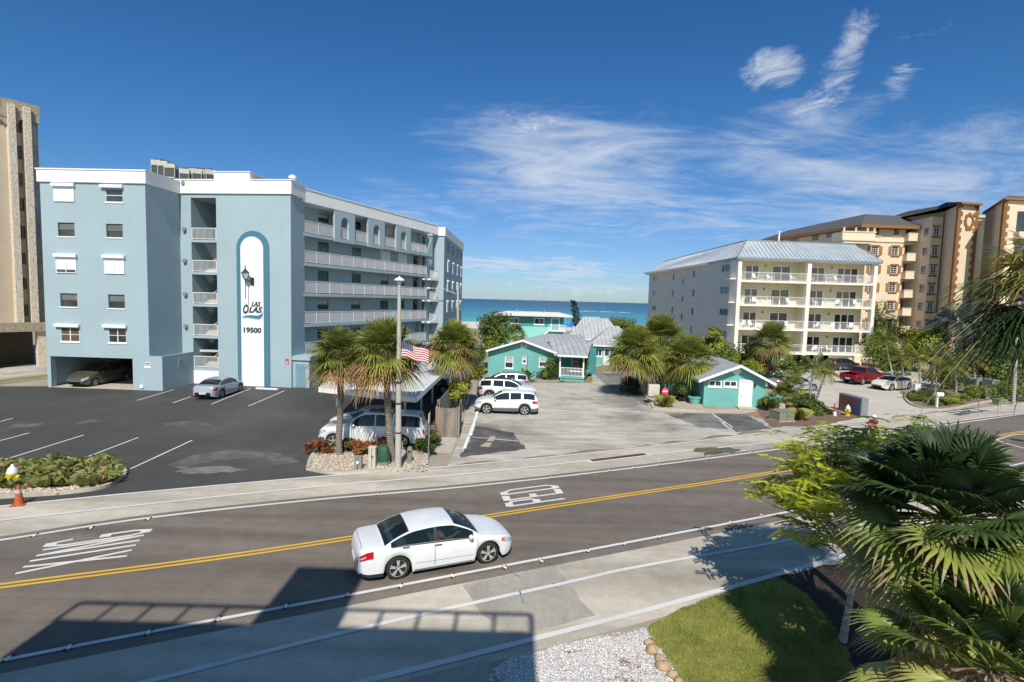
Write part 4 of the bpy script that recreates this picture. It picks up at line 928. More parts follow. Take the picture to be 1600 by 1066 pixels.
# open parking floor with piers and one arched pier
for s in (2.5, 7.3, 12.6, 17.3): m = MB(PF.T); m.box(s - .3, s + .3, .3, .9, 0, slz[3]); m.build('pier', m_trim, CD)
m = MB(PF.T); s0 = PF.hit(1330, 575)[0]; s1 = PF.hit(1349, 575)[0]
pts = [(s0 + .3, -.1, 0), (s0 + 1.35, -.1, 0)] + [(s1 + .5 - (s1 - s0 - .9) * math.cos(PI / 2 * i / 8), -.1, 1.4 + (slz[3] - 1.5) * math.sin(PI / 2 * i / 8)) for i in range(9)] + [(s1 + .5, -.1, slz[3] - .0), (s0 + .3, -.1, slz[3] - .0)]
m.extr(pts, (0, .5, 0)); m.build('arched_pier', m_cream, CD)
m = MB(PF.T); m.box(0, PF.L, 9, 9.2, 0, slz[3]); m.build('garage_wall', m_shade, CD)  # near-black colour paints the shade of the open parking floor
m = MB(PF.T); m.box(.3, cols[2], DB, 12, slz[3] - .1, slz[3] + .1); m.box(.2, cols[2] + .2, -.2, 44, ze_ - .3, ze_ - .02); m.build('ceiling_slab', m_trim, CD)
# mansard roof
e = .45; uu, nn = PF.u, PF.n
f0 = PF.w(-e, -e + .0, ze_) ; f0 = PF.A - uu * e + nn * e + Vector((0, 0, ze_)); f1 = PF.A + uu * (cols[2] + .25 + e) + nn * e + Vector((0, 0, ze_))
b0 = Vector((30.8 - e, 124, ze_)); b1 = Vector((f1.x + .3, 125, ze_))
t0 = Vector((33.4, 78.4, zr_)); t1 = Vector((50.0, 80.2, zr_)); t2 = Vector((50.3, 120, zr_)); t3 = Vector((33.6, 122, zr_))
m = MB(); m.quad(f0, f1, t1, t0); m.quad(f1, b1, t2, t1); m.quad(b1, b0, t3, t2); m.quad(b0, f0, t0, t3); m.quad(t0, t1, t2, t3)
for v0, v1 in ((f0, f1), (b0, f0), (f1, b1)): m.quad(v0 - Vector((0, 0, .3)), v1 - Vector((0, 0, .3)), v1, v0, 1)
for a, b, c, d, n in ((f0, f1, t1, t0, 34), (b0, f0, t0, t3, 70)):
    nrm = (b - a).cross(d - a).normalized()
    for i in range(1, n):
        t = i / n; p = a.lerp(b, t); q = d.lerp(c, t)
        if n == 34:   # seams run straight up the slope
            up = (d - a) - (b - a).normalized() * (d - a).dot((b - a).normalized()); q = p + up
            lt = 1.0
            if i < 4: lt = i / 4
            if n - i < 3: lt = (n - i) / 3
            q = p + up * min(1, lt)
        sd = (b - a).normalized() * .035
        m.extr([p - sd, p + sd, q + sd, q - sd], nrm * .07, 0)
m.tube([t0, t1], .14, 6, mi=1); m.tube([t3, t0], .14, 6, mi=1); m.tube([f0, t0], .08, 6, mi=1); m.tube([f1, t1], .08, 6, mi=1)
m.build('roof', [m_roof, m_rooft], CD)
for x, y in ((1217, 364), (1308, 373)):
    p = atY(x, y, 92); m = MB(); m.tube([(p.x, p.y, zr_), (p.x + .1, p.y, p.z + .3)], .13, 8); m.build('vent_pipe', m_trim, CD)
# patio chairs and tables on the balconies
m_pl = pmat('white resin', (.8, .8, .78), .5, var=.02)
def patio_chair():
    t = thing('patio_chair', 'x', 'chair')
    m = MB(); m.box(-.27, .27, -.27, .25, .38, .42); m.build('seat', m_pl, t, world=False)
    m = MB(); m.extr([(-.27, .22, .42), (.27, .22, .42), (.22, .42, 1.0), (-.22, .42, 1.0)], (0, .04, 0)); m.build('backrest', m_pl, t, world=False)
    for sx in (-1, 1):
        m = MB(); m.box(sx * .27 - .03, sx * .27 + .03, -.27, .28, .6, .64); m.build('armrest', m_pl, t, world=False)
        for sy in (-.25, .25): m = MB(); m.tube([(sx * .27, sy, 0), (sx * .27, sy, .6)], .025, 5); m.build('leg', m_pl, t, world=False)
    return t
pc = patio_chair(); used = False
fl = ['topmost', 'second highest', 'third highest', 'lowest']
spots = {0: [1183, 1208, 1243, 1274, 1313, 1350], 1: [1163, 1186, 1209, 1241, 1281, 1316, 1345], 2: [1168, 1182, 1239, 1286, 1310, 1342], 3: [1208, 1236, 1284, 1310]}
angs = random.Random(5)
for k, l in spots.items():
    for i, x in enumerate(l):
        s = PF.hit(x, 440)[0]; p = PF.w(s + .1, .75 + .3 * (i % 2), fz[k]); a = angs.uniform(-1.2, 1.2) + PI * 0
        lab = f'white patio chair on the {fl[k]} balcony tier of the condominium, {ords[i]} from the left'
        if not used: pc.location = p; pc.rotation_euler = (0, 0, a); pc['label'] = lab; pc['group'] = 'white patio chairs on the condominium balconies'; used = True
        else: dup(pc, p, a, lab)
def patio_table():
    t = thing('patio_table', 'x', 'table')
    m = MB(); m.lathe([(.01, .72), (.42, .72), (.42, .68), (.01, .68)], n=14); m.build('tabletop', m_pl, t, world=False)
    for i in range(3): m = MB(); m.tube([(.3 * math.cos(i * 2.1), .3 * math.sin(i * 2.1), 0), (.1 * math.cos(i * 2.1), .1 * math.sin(i * 2.1), .68)], .025, 5); m.build('leg', m_pl, t, world=False)
    return t
pt_ = patio_table(); used = False
for k, l in {0: [1195, 1303], 1: [1196, 1300], 2: [1175, 1297], 3: [1222, 1297]}.items():
    for i, x in enumerate(l):
        s = PF.hit(x, 440)[0]; p = PF.w(s, 1.0, fz[k]); lab = f'round white patio table on the {("left", "right")[i]} half of the {fl[k]} condominium balcony tier'
        if not used: pt_.location = p; pt_['label'] = lab; pt_['group'] = 'white tables on the condominium balconies'; used = True
        else: dup(pt_, p, .4, lab)
# ------------------------------------------------------------------ tan Mediterranean condominium, far right
MD = thing('mediterranean_condominium', 'tall peach Mediterranean condominium with brown shutters, quoined towers and dark tile roofs', 'building', (70, 88, 0))
m_peach = stucco('peach stucco', (0.69, 0.575, 0.42), 0.2, 0.04); m_peachl = stucco('light peach band', (0.73, 0.60, 0.45), .2, .03); m_brn = stucco('brown quoin', (0.27, 0.13, 0.055), .3, .1)
m_tile = pmat('dark roof tile', (0.09, 0.085, 0.085), .8, var=.25, scale=3, bmp=.5, bscale=12, bdist=.06); m_wood = pmat('shutter brown', (.30, .145, .05), .8, var=.1)
PM = Pl(at(1350, 353.5, 21.4), at(1442, 356.5, 21.4)); PML = Pl(at(1204, 375.5, 21.4), at(1350, 353.5, 21.4))
print('med', PM.A, PM.L, PML.A, PML.L)
ZM = 21.4
fw_ = [(1364.5, 354, 1374.8, 367), (1397, 354.5, 1405.7, 367.5), (1361.6, 385, 1372.4, 398.5), (1394, 385.5, 1403.6, 399), (1392, 414.7, 1401.4, 428), (1389.5, 442.5, 1399.4, 456), (1386.6, 471.5, 1396.7, 484.5), (1385.3, 500, 1395.3, 513)]
sc1, sc0 = PM.hit(1443, 360)[0], PM.hit(1414, 360)[0]
FH = [PM.rect(*q) for q in fw_]
step = (FH[3][2] - FH[7][2]) / 4
col1 = [(FH[2][0], FH[2][1], FH[2][2] - step * i, FH[2][3] - step * i) for i in range(1, 5)]
z5 = [PM.hit(1414, y)[1] for y in (381, 412)]; 
bal = [(sc0 + .2, sc1 - .2, PM.hit(1425, y0)[1] - 0, PM.hit(1425, y1)[1]) for y1, y0 in ((357, 368), (383, 399), (412, 427), (440, 456), (468, 484), (496, 512))]
m = MB(PM.T); holed(m, 0, sc1, 0, ZM, FH + col1 + bal, .25); m.build('wall', m_peach, MD)
for i, r in enumerate(FH + col1):
    w = window(MD, PM, r, 'grid', .15, m_wmetal, m_glass, sill=False)
    f = MB(PM.T); f.box(r[0] - .2, r[1] + .2, -.1, 0, r[3], r[3] + .22); f.box(r[0] - .2, r[1] + .2, -.14, 0, r[2] - .25, r[2]); f.build('surround', m_brn if i > 1 else m_peachl, w)
    if i > 1:
        for sx in (0, 1): f = MB(PM.T); x = (r[0] - .62, r[1] + .12)[sx]; f.box(x, x + .5, -.07, 0, r[2], r[3]); f.build('shutter', m_wood, w)
for i, r in enumerate(bal):
    f = MB(PM.T); f.box(r[0], r[1], 2.4, 2.5, r[2], r[3]); f.box(r[0], r[0] + .05, .25, 2.4, r[2], r[3]); f.box(r[1] - .05, r[1], .25, 2.4, r[2], r[3]); f.build('loggia', m_peach, MD)
    f = MB(PM.T); f.box(r[0] + .4, r[0] + 1.1, 2.3, 2.39, r[2], r[2] + 2.1); f.build('door', m_brn, MD)
    f = MB(PM.T); f.box(r[0] - .3, r[1] + .15, -1.0, 0, r[2] - 1.0, r[2] - .8); f.box(r[0] - .25, r[1] + .1, -.95, -.8, r[2] - .8, r[2] + .15); f.box(r[0] - .25, r[0] - .1, -.8, 0, r[2] - .8, r[2] + .15); f.box(r[0] - .3, r[1] + .15, -1.0, -.75, r[2] + .15, r[2] + .27); f.build('balcony', m_peachl, MD)
f = MB(PM.T); zc1 = PM.hit(1400, 379)[1]; f.box(-.05, sc0, -.15, 0, zc1, zc1 + .3); f.box(-.3, sc1 + .2, -.35, 0, ZM - .35, ZM); f.build('cornice', m_peachl, MD)
# receding left wing
lw = [(1330 - 1 + .0, 0, 0, 0)]
LH = [PML.rect(*q) for q in [(1291, 358.5, 1303.5, 371.5), (1268, 363, 1279, 376), (1232, 371.5, 1248, 378)]]
m = MB(PML.T); holed(m, 0, PML.L, 0, ZM, LH, .2); m.build('wall', m_peach, MD)
for r in LH: window(MD, PML, r, 'grid', .12, m_wmetal, m_glassb, sill=False)
# corner balcony with columns
cb = PM.A.copy(); zb1 = PM.hit(1350, 377)[1]; m = MB(PM.T)
m.box(-4.2, 1.2, -1.3, 1.5, zb1 - .1, zb1 + .25); m.box(-3.9, 1.0, -1.1, 1.4, zb1 - .5, zb1 - .1); m.box(-4.1, 1.1, -1.2, -1.0, zb1 + .25, zb1 + 1.2); m.box(-4.25, 1.25, -1.3, -.95, zb1 + 1.2, zb1 + 1.35); m.box(-4.2, -4.0, -1.2, 1.5, zb1 + .25, zb1 + 1.2)
m.build('corner_balcony', m_peachl, MD)
for s in (-3.9, -2.0, -.1, 1.0): m = MB(PM.T); m.lathe([(.16, zb1 + 1.3), (.13, ZM - .6), (.22, ZM - .4)], (s, -1.05, 0), 10); m.build('column', m_peachl, MD)
m = MB(PM.T); m.box(-3.2, -.8, -.06, -.02, zb1 + .3, ZM - 1.2); m.build('door', m_brn, MD)
# hipped roofs
def hip(par, pts_e, ze2, pts_r, zr2, name='roof'):
    m = MB(); E_ = [Vector((p[0], p[1], ze2)) for p in pts_e]; R2 = [Vector((p[0], p[1], zr2)) for p in pts_r]
    m.quad(E_[0], E_[1], R2[1], R2[0]); m.quad(E_[1], E_[2], R2[1] if len(R2) == 2 else R2[2], R2[1]) ; m.quad(E_[2], E_[3], R2[0] if len(R2) == 2 else R2[3], R2[1] if len(R2) == 2 else R2[2]); m.quad(E_[3], E_[0], R2[0], R2[0] if len(R2) == 2 else R2[3])
    for i in range(4): a, b = E_[i], E_[(i + 1) % 4]; m.quad(a - Vector((0, 0, .35)), b - Vector((0, 0, .35)), b, a, 1)
    m.add([p - Vector((0, 0, .35)) for p in E_], [(3, 2, 1, 0)], 1)
    return m.build(name, [m_tile, m_brn], par)
e0 = PM.w(-1.2, -1.2); e1 = PM.w(sc1 + 1.0, -1.2); eb = PML.w(-2, -1.2)
pk0 = at(1352, 334.6, ZM + 2.6); pk1 = at(1434, 339, ZM + 2.6); print('peak', pk0, pk1)
e2 = Vector((e1.x + 8, e1.y + 30, 0)); e3 = Vector((eb.x, eb.y + 2, 0))
m = MB(); Z = Vector((0, 0, ZM + .1)); P0 = e0 + Z; P1_ = e1 + Z; P2_ = e2 + Z; P3_ = Vector((eb.x, eb.y, 0)) + Z; P4_ = P3_ + Vector((14, 6, 0))
rb = Vector((P3_.x + 7, P3_.y + 2, ZM + 2.6))
m.quad(P0, P1_, pk1, pk0); m.add([P1_, P2_, pk1], [(0, 1, 2)]); m.quad(P3_, P0, pk0, rb); m.add([P4_, P3_, rb], [(0, 1, 2)]); m.quad(P2_, P4_, rb, pk1) ; m.add([pk0, pk1, rb], [(0, 1, 2)])
for a, b in ((P0, P1_), (P3_, P0), (P1_, P2_)): d = Vector((0, 0, .45)); m.quad(a - d, b - d, b, a, 1)
d = Vector((0, 0, .45)); m.add([P3_ - d, P0 - d, P1_ - d, P2_ - d], [(3, 2, 1, 0)], 1)
m.build('roof', [m_tile, m_brn], MD)
# window bay, towers
def tower(px_l, px_m, px_r, y_top, Y, side_back, roofh=True, crest=None, name='tower'):
    """front face px_m..px_r at depth Y, left flank receding to px_l"""
    a = atY(px_m, y_top, Y); b = atY(px_r, y_top + 1.5, Y + .6); z = a.z
    pf = Pl(a, b); u, n = pf.u, pf.n; l = pf.A - n * 0
    # flank end: walk back until the bearing reaches px_l
    k = ray(px_l, y_top + 20); k = Vector((k.x / k.y, 1, 0)); D = side_back
    # back corner lies on the bearing px_l, D metres behind
    q = a.xy.to_3d() - n * D; 
    bk = Vector((k.x * q.y, q.y, 0))
    m = MB(); P = [a.xy.to_3d(), b.xy.to_3d(), b.xy.to_3d() - n * D, bk]
    m.prism([(p.x, p.y) for p in P], 0, z); m.build('tower_wall', m_peach, MD)
    return pf, z, bk, P
pf1, zt1_, bk1, P_ = tower(1440, 1499, 1529, 320, 79, 16)
def quoins(par, pf, s, z0, z1, side=1, w=.35):
    m = MB(pf.T); k = 0; z = z0
    while z < z1 - .3:
        ww = w if k % 2 else w * 1.9
        m.box(s if side > 0 else s - ww, s + ww if side > 0 else s, -.10, .0, z, z + .58); k += 1; z += .58
    m.box(s - (.10 if side > 0 else -.0), s + (.0 if side > 0 else .10), -.099, .3, z0, z1)
    m.build('quoin', m_brn, par)
L1 = pf1.L; quoins(MD, pf1, 0, 0, zt1_); quoins(MD, pf1, L1, 0, zt1_, -1)
fl1 = Pl(bk1, pf1.A); quoins(MD, fl1, fl1.L, 0, zt1_, -1)
s, z = pf1.hit(1514, 345)
m = MB(pf1.T); n = 14
for i in range(n):
    t0_, t1_ = 2 * PI * i / n, 2 * PI * (i + 1) / n; ra, rb_ = 1.0 + .15 * (i % 2), .62
    f_ = lambda t, r: (s + r * math.cos(t) * .8, -.12, z + r * math.sin(t) * (1.0 if math.sin(t) > 0 else 1.35))
    m.extr([f_(t0_, rb_), f_(t0_, ra), f_(t1_, ra), f_(t1_, rb_)], (0, .12, 0))
m.build('crest', m_brn, MD)
def tower_roof(P, z, rise=1.3, ov=.7, back=16):
    c = sum(P, Vector()) / 4; m = MB(); E_ = [p + (p - c).normalized() * ov for p in P]; I_ = [p.lerp(c, .5) for p in P]; Zv = lambda p, h: Vector((p.x, p.y, h))
    m.extr([Zv(p, z) for p in E_], (0, 0, .28), 1)
    for i in range(4): k = (i + 1) % 4; m.quad(Zv(E_[i], z + .28), Zv(E_[k], z + .28), Zv(I_[k], z + rise), Zv(I_[i], z + rise))
    m.quad(*[Zv(p, z + rise) for p in I_]); return m.build('roof', [m_tile, m_brn], MD)
tower_roof(P_, zt1_, 1.1)
pf2, zt2_, bk2, P_ = tower(1540, 1571, 1660, 313, 74, 10)
quoins(MD, pf2, 0, 0, zt2_); fl2 = Pl(bk2, pf2.A); quoins(MD, fl2, fl2.L, 0, zt2_, -1); tower_roof(P_, zt2_, 1.2, back=8)
for k in range(6):
    r = (pf2.hit(1590, 330)[0], pf2.hit(1625, 330)[0], zt2_ - 4.2 - k * 3.4, zt2_ - 1.4 - k * 3.4); w = window(MD, pf2, (r[0], r[1], r[2], r[3]), 'slider', -.03, m_frame, sill=False)
    f = MB(pf2.T); f.box(r[0] - .3, r[1], -.8, 0, r[2] - .9, r[2]); f.build('balcony', m_peachl, MD)
# link wall between the towers
a = atY(1524, 340, 86); b = atY(1556, 341, 86); m = MB(); m.prism([(a.x, a.y), (b.x, b.y), (b.x, b.y + 5), (a.x, a.y + 5)], 0, a.z); m.box(a.x - .2, b.x + .2, a.y - .3, a.y + .1, a.z - 1.2, a.z - .9); m.box(a.x - .2, b.x + .2, a.y - .3, a.y + .1, a.z - .0, a.z + .3); m.build('link_wall', m_peachl, MD)
a = atY(1457, 338.6, 84); b = atY(1471.5, 339, 84); a2 = atY(1443, 338.6, 86); pbay = Pl(a, b)
m = MB(); m.prism([(a.x, a.y), (b.x + .3, b.y), (b.x + .3, b.y + 4), (a2.x, a2.y + 3), (a2.x, a2.y)], 0, a.z); m.build('bay_wall', m_peachl, MD)
byl = [(1458, 355, 1470, 368.5), (1455, 386, 1469, 399.5), (1452, 415.5, 1466, 429), (1450, 444.5, 1463, 458), (1447, 473, 1460.4, 486.5), (1445, 502, 1457.7, 513)]
for q in byl:
    r = pbay.rect(*q); ww = pbay.L; r = (.3, min(ww - .25, ww), r[2], r[3]); w = window(MD, pbay, r, 'grid', -.04, m_wmetal, m_glass, sill=False)
    f = MB(pbay.T); f.box(.15, ww - .1, -.14, -.0, r[2] - .35, r[2] - .05); f.box(.15, ww - .1, -.14, 0, r[3] + .05, r[3] + .25); f.build('surround', m_brn, w)
    pq = Pl(a2, a); f = window(MD, pq, (pq.L * .25, pq.L * .8, r[2], r[3]), 'grid', -.04, m_wmetal, m_glass, sill=False)
# ------------------------------------------------------------------ teal cottages
m_teal = None
def siding(name, col, f=5.5):
    m, nt, b = newmat(name); vec = mapping(nt)
    wv = N(nt, 'ShaderNodeTexWave', wave_type='BANDS', bands_direction='Z', wave_profile='SAW'); wv.inputs['Scale'].default_value = f / 3.0; nt.links.new(vec, wv.inputs['Vector'])
    c = ramp(nt, noise_n(nt, vec, .7, 5), [(.3, mul(col, .9)), (.7, mul(col, 1.07))])
    c = mixc(nt, 1.0, c, ramp(nt, wv.outputs['Fac'], [(0.0, (.8,) * 3), (0.12, (1,) * 3)]), 'MULTIPLY')
    nt.links.new(c, b.inputs['Base Color']); b.inputs['Roughness'].default_value = .7; bump(nt, b, wv.outputs['Fac'], .4, .02); return m
m_teal = siding('teal siding', (0.155, 0.42, 0.385)); m_teald = siding('deep teal siding', (0.05, 0.27, 0.26)); m_teall = stucco('light teal', (0.25, .58, .52), .3)
m_mroof = None
def seam(name, ang):
    m, nt, b = newmat(name); vec = mapping(nt, (1, 1, 1), (0, 0, ang))
    wv = N(nt, 'ShaderNodeTexWave', wave_type='BANDS', bands_direction='X', wave_profile='SIN'); wv.inputs['Scale'].default_value = .55; nt.links.new(vec, wv.inputs['Vector'])
    c = ramp(nt, noise_n(nt, vec, .8, 6, .7), [(.3, (.36, .365, .37)), (.7, (.52, .52, .52))])
    c = mixc(nt, 1.0, c, ramp(nt, wv.outputs['Fac'], [(0.86, (1,) * 3), (0.97, (.68,) * 3)]), 'MULTIPLY')
    nt.links.new(c, b.inputs['Base Color']); b.inputs['Roughness'].default_value = .5; b.inputs['Metallic'].default_value = .1; bump(nt, b, wv.outputs['Fac'], .4, .05); return m
m_seamx = seam('seamed roof along y', 0); m_seamy = seam('seamed roof along x', PI / 2)
def gable_house(par, pl, L, ze, zp, sp, D, ov=.55, wallm=None, name='roof', holes=(), front_tr=True):
    """gable facing the plane; ridge runs inward"""
    wallm = wallm or m_teal; m = MB(pl.T)
    holed(m, 0, L, 0, ze, [h for h in holes if h[3] < ze + .01], .1); m.add([(0, 0, ze), (L, 0, ze), (sp, 0, zp)], [(0, 1, 2)]); m.quad((L, 0, 0), (L, D, 0), (L, D, ze), (L, 0, ze)); m.quad((0, D, 0), (0, 0, 0), (0, 0, ze), (0, D, ze)); m.quad((L, D, 0), (0, D, 0), (0, D, ze), (L, D, ze)); m.add([(L, D, ze), (0, D, ze), (sp, D, zp)], [(0, 1, 2)])
    m.build('wall', wallm, par)
    k = (zp - ze) / sp; k2 = (zp - ze) / (L - sp); m = MB(pl.T); t = .14
    for s_out, kk, sg in ((-ov, k, -1), (L + ov, k2, 1)):
        zo = ze - ov * kk
        m.extr([(s_out, -ov, zo + t), (sp, -ov, zp + t), (sp, D + ov, zp + t), (s_out, D + ov, zo + t)][::(1 if sg < 0 else 1)], (0, 0, -.06), 0)
    m.build(name, m_seamy, par)
    m = MB(pl.T)
    for s_out, kk in ((-ov, k), (L + ov, k2)):
        zo = ze - ov * kk; m.extr([(s_out, -ov - .03, zo + t + .02), (sp, -ov - .03, zp + t + .02), (sp, -ov - .03, zp + t - .2), (s_out, -ov - .03, zo + t - .2)], (0, .06, 0)); m.box(min(s_out, s_out + (.05 if s_out < 0 else -.05)), max(s_out, s_out + (.05 if s_out < 0 else -.05)), -ov + .03, D + ov, zo + t - .2, zo + t - .07)
    m.build('fascia', m_wmetal, par)
# front cottage with porch
PC = Pl(at(762, 586), at(875, 593)); K1 = thing('cottage', 'teal cottage with grey metal gable roof and a railed side porch behind the white SUVs', 'cottage', PC.w(3, 4))
LC = PC.L; zp = PC.hit(818.6, 532.5)[1]; ze1 = PC.hit(762, 549.5)[1] * .5 + PC.hit(875, 553)[1] * .5; spk = PC.hit(818.6, 532)[0]
ch = [PC.rect(788.7, 557, 802, 575.5), PC.rect(816, 557, 822.5, 568), PC.rect(842, 558.5, 854.7, 573.5)]
print('cottage', LC, ze1, zp, spk, ch)
ch = [(a, b, c, min(d, ze1 - .06)) for a, b, c, d in ch]
gable_house(K1, PC, LC, ze1, zp, spk, 10.5, .6, m_teal, holes=ch)
for r in ch: window(K1, PC, r, 'blind', .07, m_wmetal, m_glass, fw=.08)
r = PC.rect(813.8, 532, 823.6, 543); m = MB(PC.T); m.box(r[0], r[1], -.05, -.002, r[2], r[3]); V_ = m.build('gable_vent', m_wmetal, K1)
m = MB(PC.T)
for i in range(7): m.box(r[0] + .1, r[1] - .1, -.07, -.05, r[2] + .1 + i * (r[3] - r[2] - .2) / 7, r[2] + .15 + i * (r[3] - r[2] - .2) / 7)
m.build('louvre', m_grey, V_)
# porch wing
px0, px1 = LC, LC + PC.L * 0 + 2.6; zo = 2.62
m = MB(PC.T); m.box(px0 + .3, px1 - .15, 1.6, 1.75, .45, 2.9); m.box(px0, px1 + .6, 5.5, 5.7, 0, 3.0); m.build('wall', m_teald, K1)
m = MB(PC.T); m.box(px0, px1, -.9, 5.5, .3, .45); m.build('porch_floor', m_teal, K1)
for s in (px0 + .08, px1 - .1): m = MB(PC.T); m.box(s - .07, s + .07, -.85, -.71, .45, zo); m.build('post', m_wmetal, K1)
railing(K1, PC.T, px0 + .15, px1 - .17, .45, .95, -.78, .14, 3, m_wmetal, .018)
m = MB(PC.T); m.box(px0 + .1, px1, -.8, -.75, 0, .28); m.build('skirt', m_teal, K1)
window(K1, PC, (px0 + 1.0, px1 - .35, 1.0, 2.6), 'sash', 1.52, m_wmetal, m_glass)
m = MB(PC.T); m.extr([(px0 - .5, -1.3, zo), (px1 + .35, -1.3, zo), (px1 + .15, 4.5, zo + 1.1), (px0 - 2.2, 4.5, zo + 1.1)], (0, 0, .1)); m.extr([(px0 - 2.5, 4.2, zo + .95), (px1 - .5, 4.2, zo + .95), (px1 - 1.3, 10.5, zo + 1.35), (px0 - 3.5, 10.5, zo + 1.35)], (0, 0, .14)); m.build('porch_roof', m_seamx, K1)
m = MB(PC.T); m.box(px0 - .1, px1 + .36, -1.36, -1.3, zo - .08, zo + .12); m.build('fascia', m_wmetal, K1)
m = MB(PC.T); m.box(px0 - 2, px1 - .4, 5.7, 12, 0, 3.0); m.build('wall', m_teal, K1)
# two storey motel block by the beach
YM = 95.0; a = atY(783, 496, YM); b = atY(881, 500, YM - 1.0); PMo = Pl(a, b); MO = thing('motel_block', 'two storey dark teal beachfront block with flat white roof beyond the cottages', 'building', PMo.w(5, 3))
zmt = PMo.hit(830, 493)[1]; rr = [PMo.rect(795, 496.5, 810.5, 506), PMo.rect(834.5, 497, 850.5, 507.5)]; dd = PMo.rect(862, 498.5, 873, 515); zmid = PMo.hit(840, 510.5)[1]
m = MB(PMo.T); holed(m, -.8, PMo.L, zmid, zmt, rr, .1); m.quad((PMo.L, 0, zmid), (PMo.L, 9, zmid), (PMo.L, 9, zmt), (PMo.L, 0, zmt)); m.build('wall', m_teald, MO)
m = MB(PMo.T); m.box(-.8, PMo.L - .002, .004, 8.9, 0, zmid - .002); m.build('lower_wall', m_teall, MO)
for r in rr: w = window(MO, PMo, r, 'slider', .07, m_wmetal, m_glass, fw=.13)
m = MB(PMo.T); m.box(dd[0], dd[1], -.04, -.01, dd[2], dd[3]); D_ = m.build('door', m_teald, MO); m = MB(PMo.T); m.box(dd[0] - .15, dd[0], -.08, -.002, dd[2], dd[3] + .15); m.box(dd[1], dd[1] + .15, -.08, -.002, dd[2], dd[3] + .15); m.box(dd[0], dd[1], -.08, -.002, dd[3], dd[3] + .15); m.build('frame', m_wmetal, D_)
m = MB(PMo.T); m.add([(-2.0, -1.2, zmt), (PMo.L + 1.5, -1.2, zmt), (PMo.L + 1.5, 10, zmt), (-2.0, 10, zmt), (.5, 1.5, zmt + .55), (PMo.L - 1.0, 1.5, zmt + .55), (PMo.L - 1, 7, zmt + .55), (.5, 7, zmt + .55)], [(0, 3, 2, 1), (0, 1, 5, 4), (1, 2, 6, 5), (2, 3, 7, 6), (3, 0, 4, 7), (4, 5, 6, 7)]); m.box(-2.02, PMo.L + 1.52, -1.24, -1.2, zmt - .12, zmt + .12); m.build('roof', pmat('white gravel roof', (.66, .63, .58), .9, var=.12, scale=1), MO)
for s in (2.5, 7.5): m = MB(PMo.T); m.lathe([(.3, zmt + .5), (.3, zmt + .9), (.1, zmt + 1.0)], (s, 3, 0), 10); m.build('roof_vent', m_grey, MO)
railing(MO, PMo.T, dd[0] - .5, dd[1] + 1.3, dd[2] - .1, 1.0, -1.3, .2, 1.2, m_wmetal, .03)
m = MB(PMo.T); m.box(dd[0] - .5, dd[1] + 1.3, -1.35, 0, dd[2] - .3, dd[2] - .1); m.extr([(dd[0] - .5, -1.3, dd[2] - .1), (dd[0] - 4.0, -1.3, 0.3), (dd[0] - 4.0, -1.3, .0), (dd[0] - .5, -1.3, dd[2] - .4)], (0, .9, 0)); m.build('stair', m_wmetal, MO)
# second cottage row behind the driveway
PD = Pl(at(926, 570), at(992, 573)); K2 = thing('cottage', 'teal cottage with layered grey roofs and a white door beyond the driveway', 'cottage', PD.w(3, 3)); LD = PD.L
zed = PD.hit(940, 539.5)[1]; zr2 = PD.hit(966, 515)[1]
print('cottage2', LD, zed, zr2, PD.A)
r1 = PD.rect(929, 544.5, 941, 557); 
m = MB(PD.T); holed(m, 0, LD, 0, zed, [r1], .1); m.quad((LD, 0, 0), (LD, 8, 0), (LD, 8, zed), (LD, 0, zed)); m.quad((0, 26, 0), (0, 0, 0), (0, 0, zed), (0, 26, zed)); m.build('wall', m_teal, K2)
window(K2, PD, r1, 'slider', .07, m_wmetal, m_glass, fw=.1)
r = PD.rect(943, 543.5, 953, 568); m = MB(PD.T); m.box(r[0], r[1], -.06, -.005, .02, r[3]); D_ = m.build('door', m_wmetal, K2); m = MB(PD.T); m.box(r[0] + .15, r[1] - .15, -.065, -.06, (r[3]) * .55, r[3] - .2); m.build('window', m_glassb, D_)
ov = .6
def hiproof(pl, s0, s1, y0, y1, ze, zr, inset, mat):
    m = MB(pl.T); r0, r1_ = s0 + inset, s1 - inset; ym = (y0 + y1) / 2
    m.add([(s0, y0, ze), (s1, y0, ze), (s1, y1, ze), (s0, y1, ze), (r0, ym, zr), (r1_, ym, zr)], [(0, 1, 5, 4), (2, 3, 4, 5), (1, 2, 5), (3, 0, 4), (3, 2, 1, 0)]); o = m.build('roof', mat, K2)
    m = MB(pl.T); m.box(s0, s1, y0 - .04, y0, ze - .15, ze + .04); m.build('fascia', m_wmetal, K2); return o
hiproof(PD, -ov, LD + ov, -ov, 8, zed + .02, zr2 + .3, 2.8, m_seamx)
hiproof(PD, -2.6, LD - 1, 8.5, 17, zed + .1, zr2 + 1.0, 2.5, m_seamx)
hiproof(PD, -4.2, 2.5, 18, 27, zed + .1, zr2 + .9, 2.0, m_seamx)
m = MB(PD.T); m.box(-2.0, LD - 1.5, 9, 16.5, 0, zed); m.build('wall', m_teald, K2)
m = MB(PD.T); m.box(-3.6, 2.0, 18.6, 26.4, 0, zed); m.build('wall', m_teald, K2)
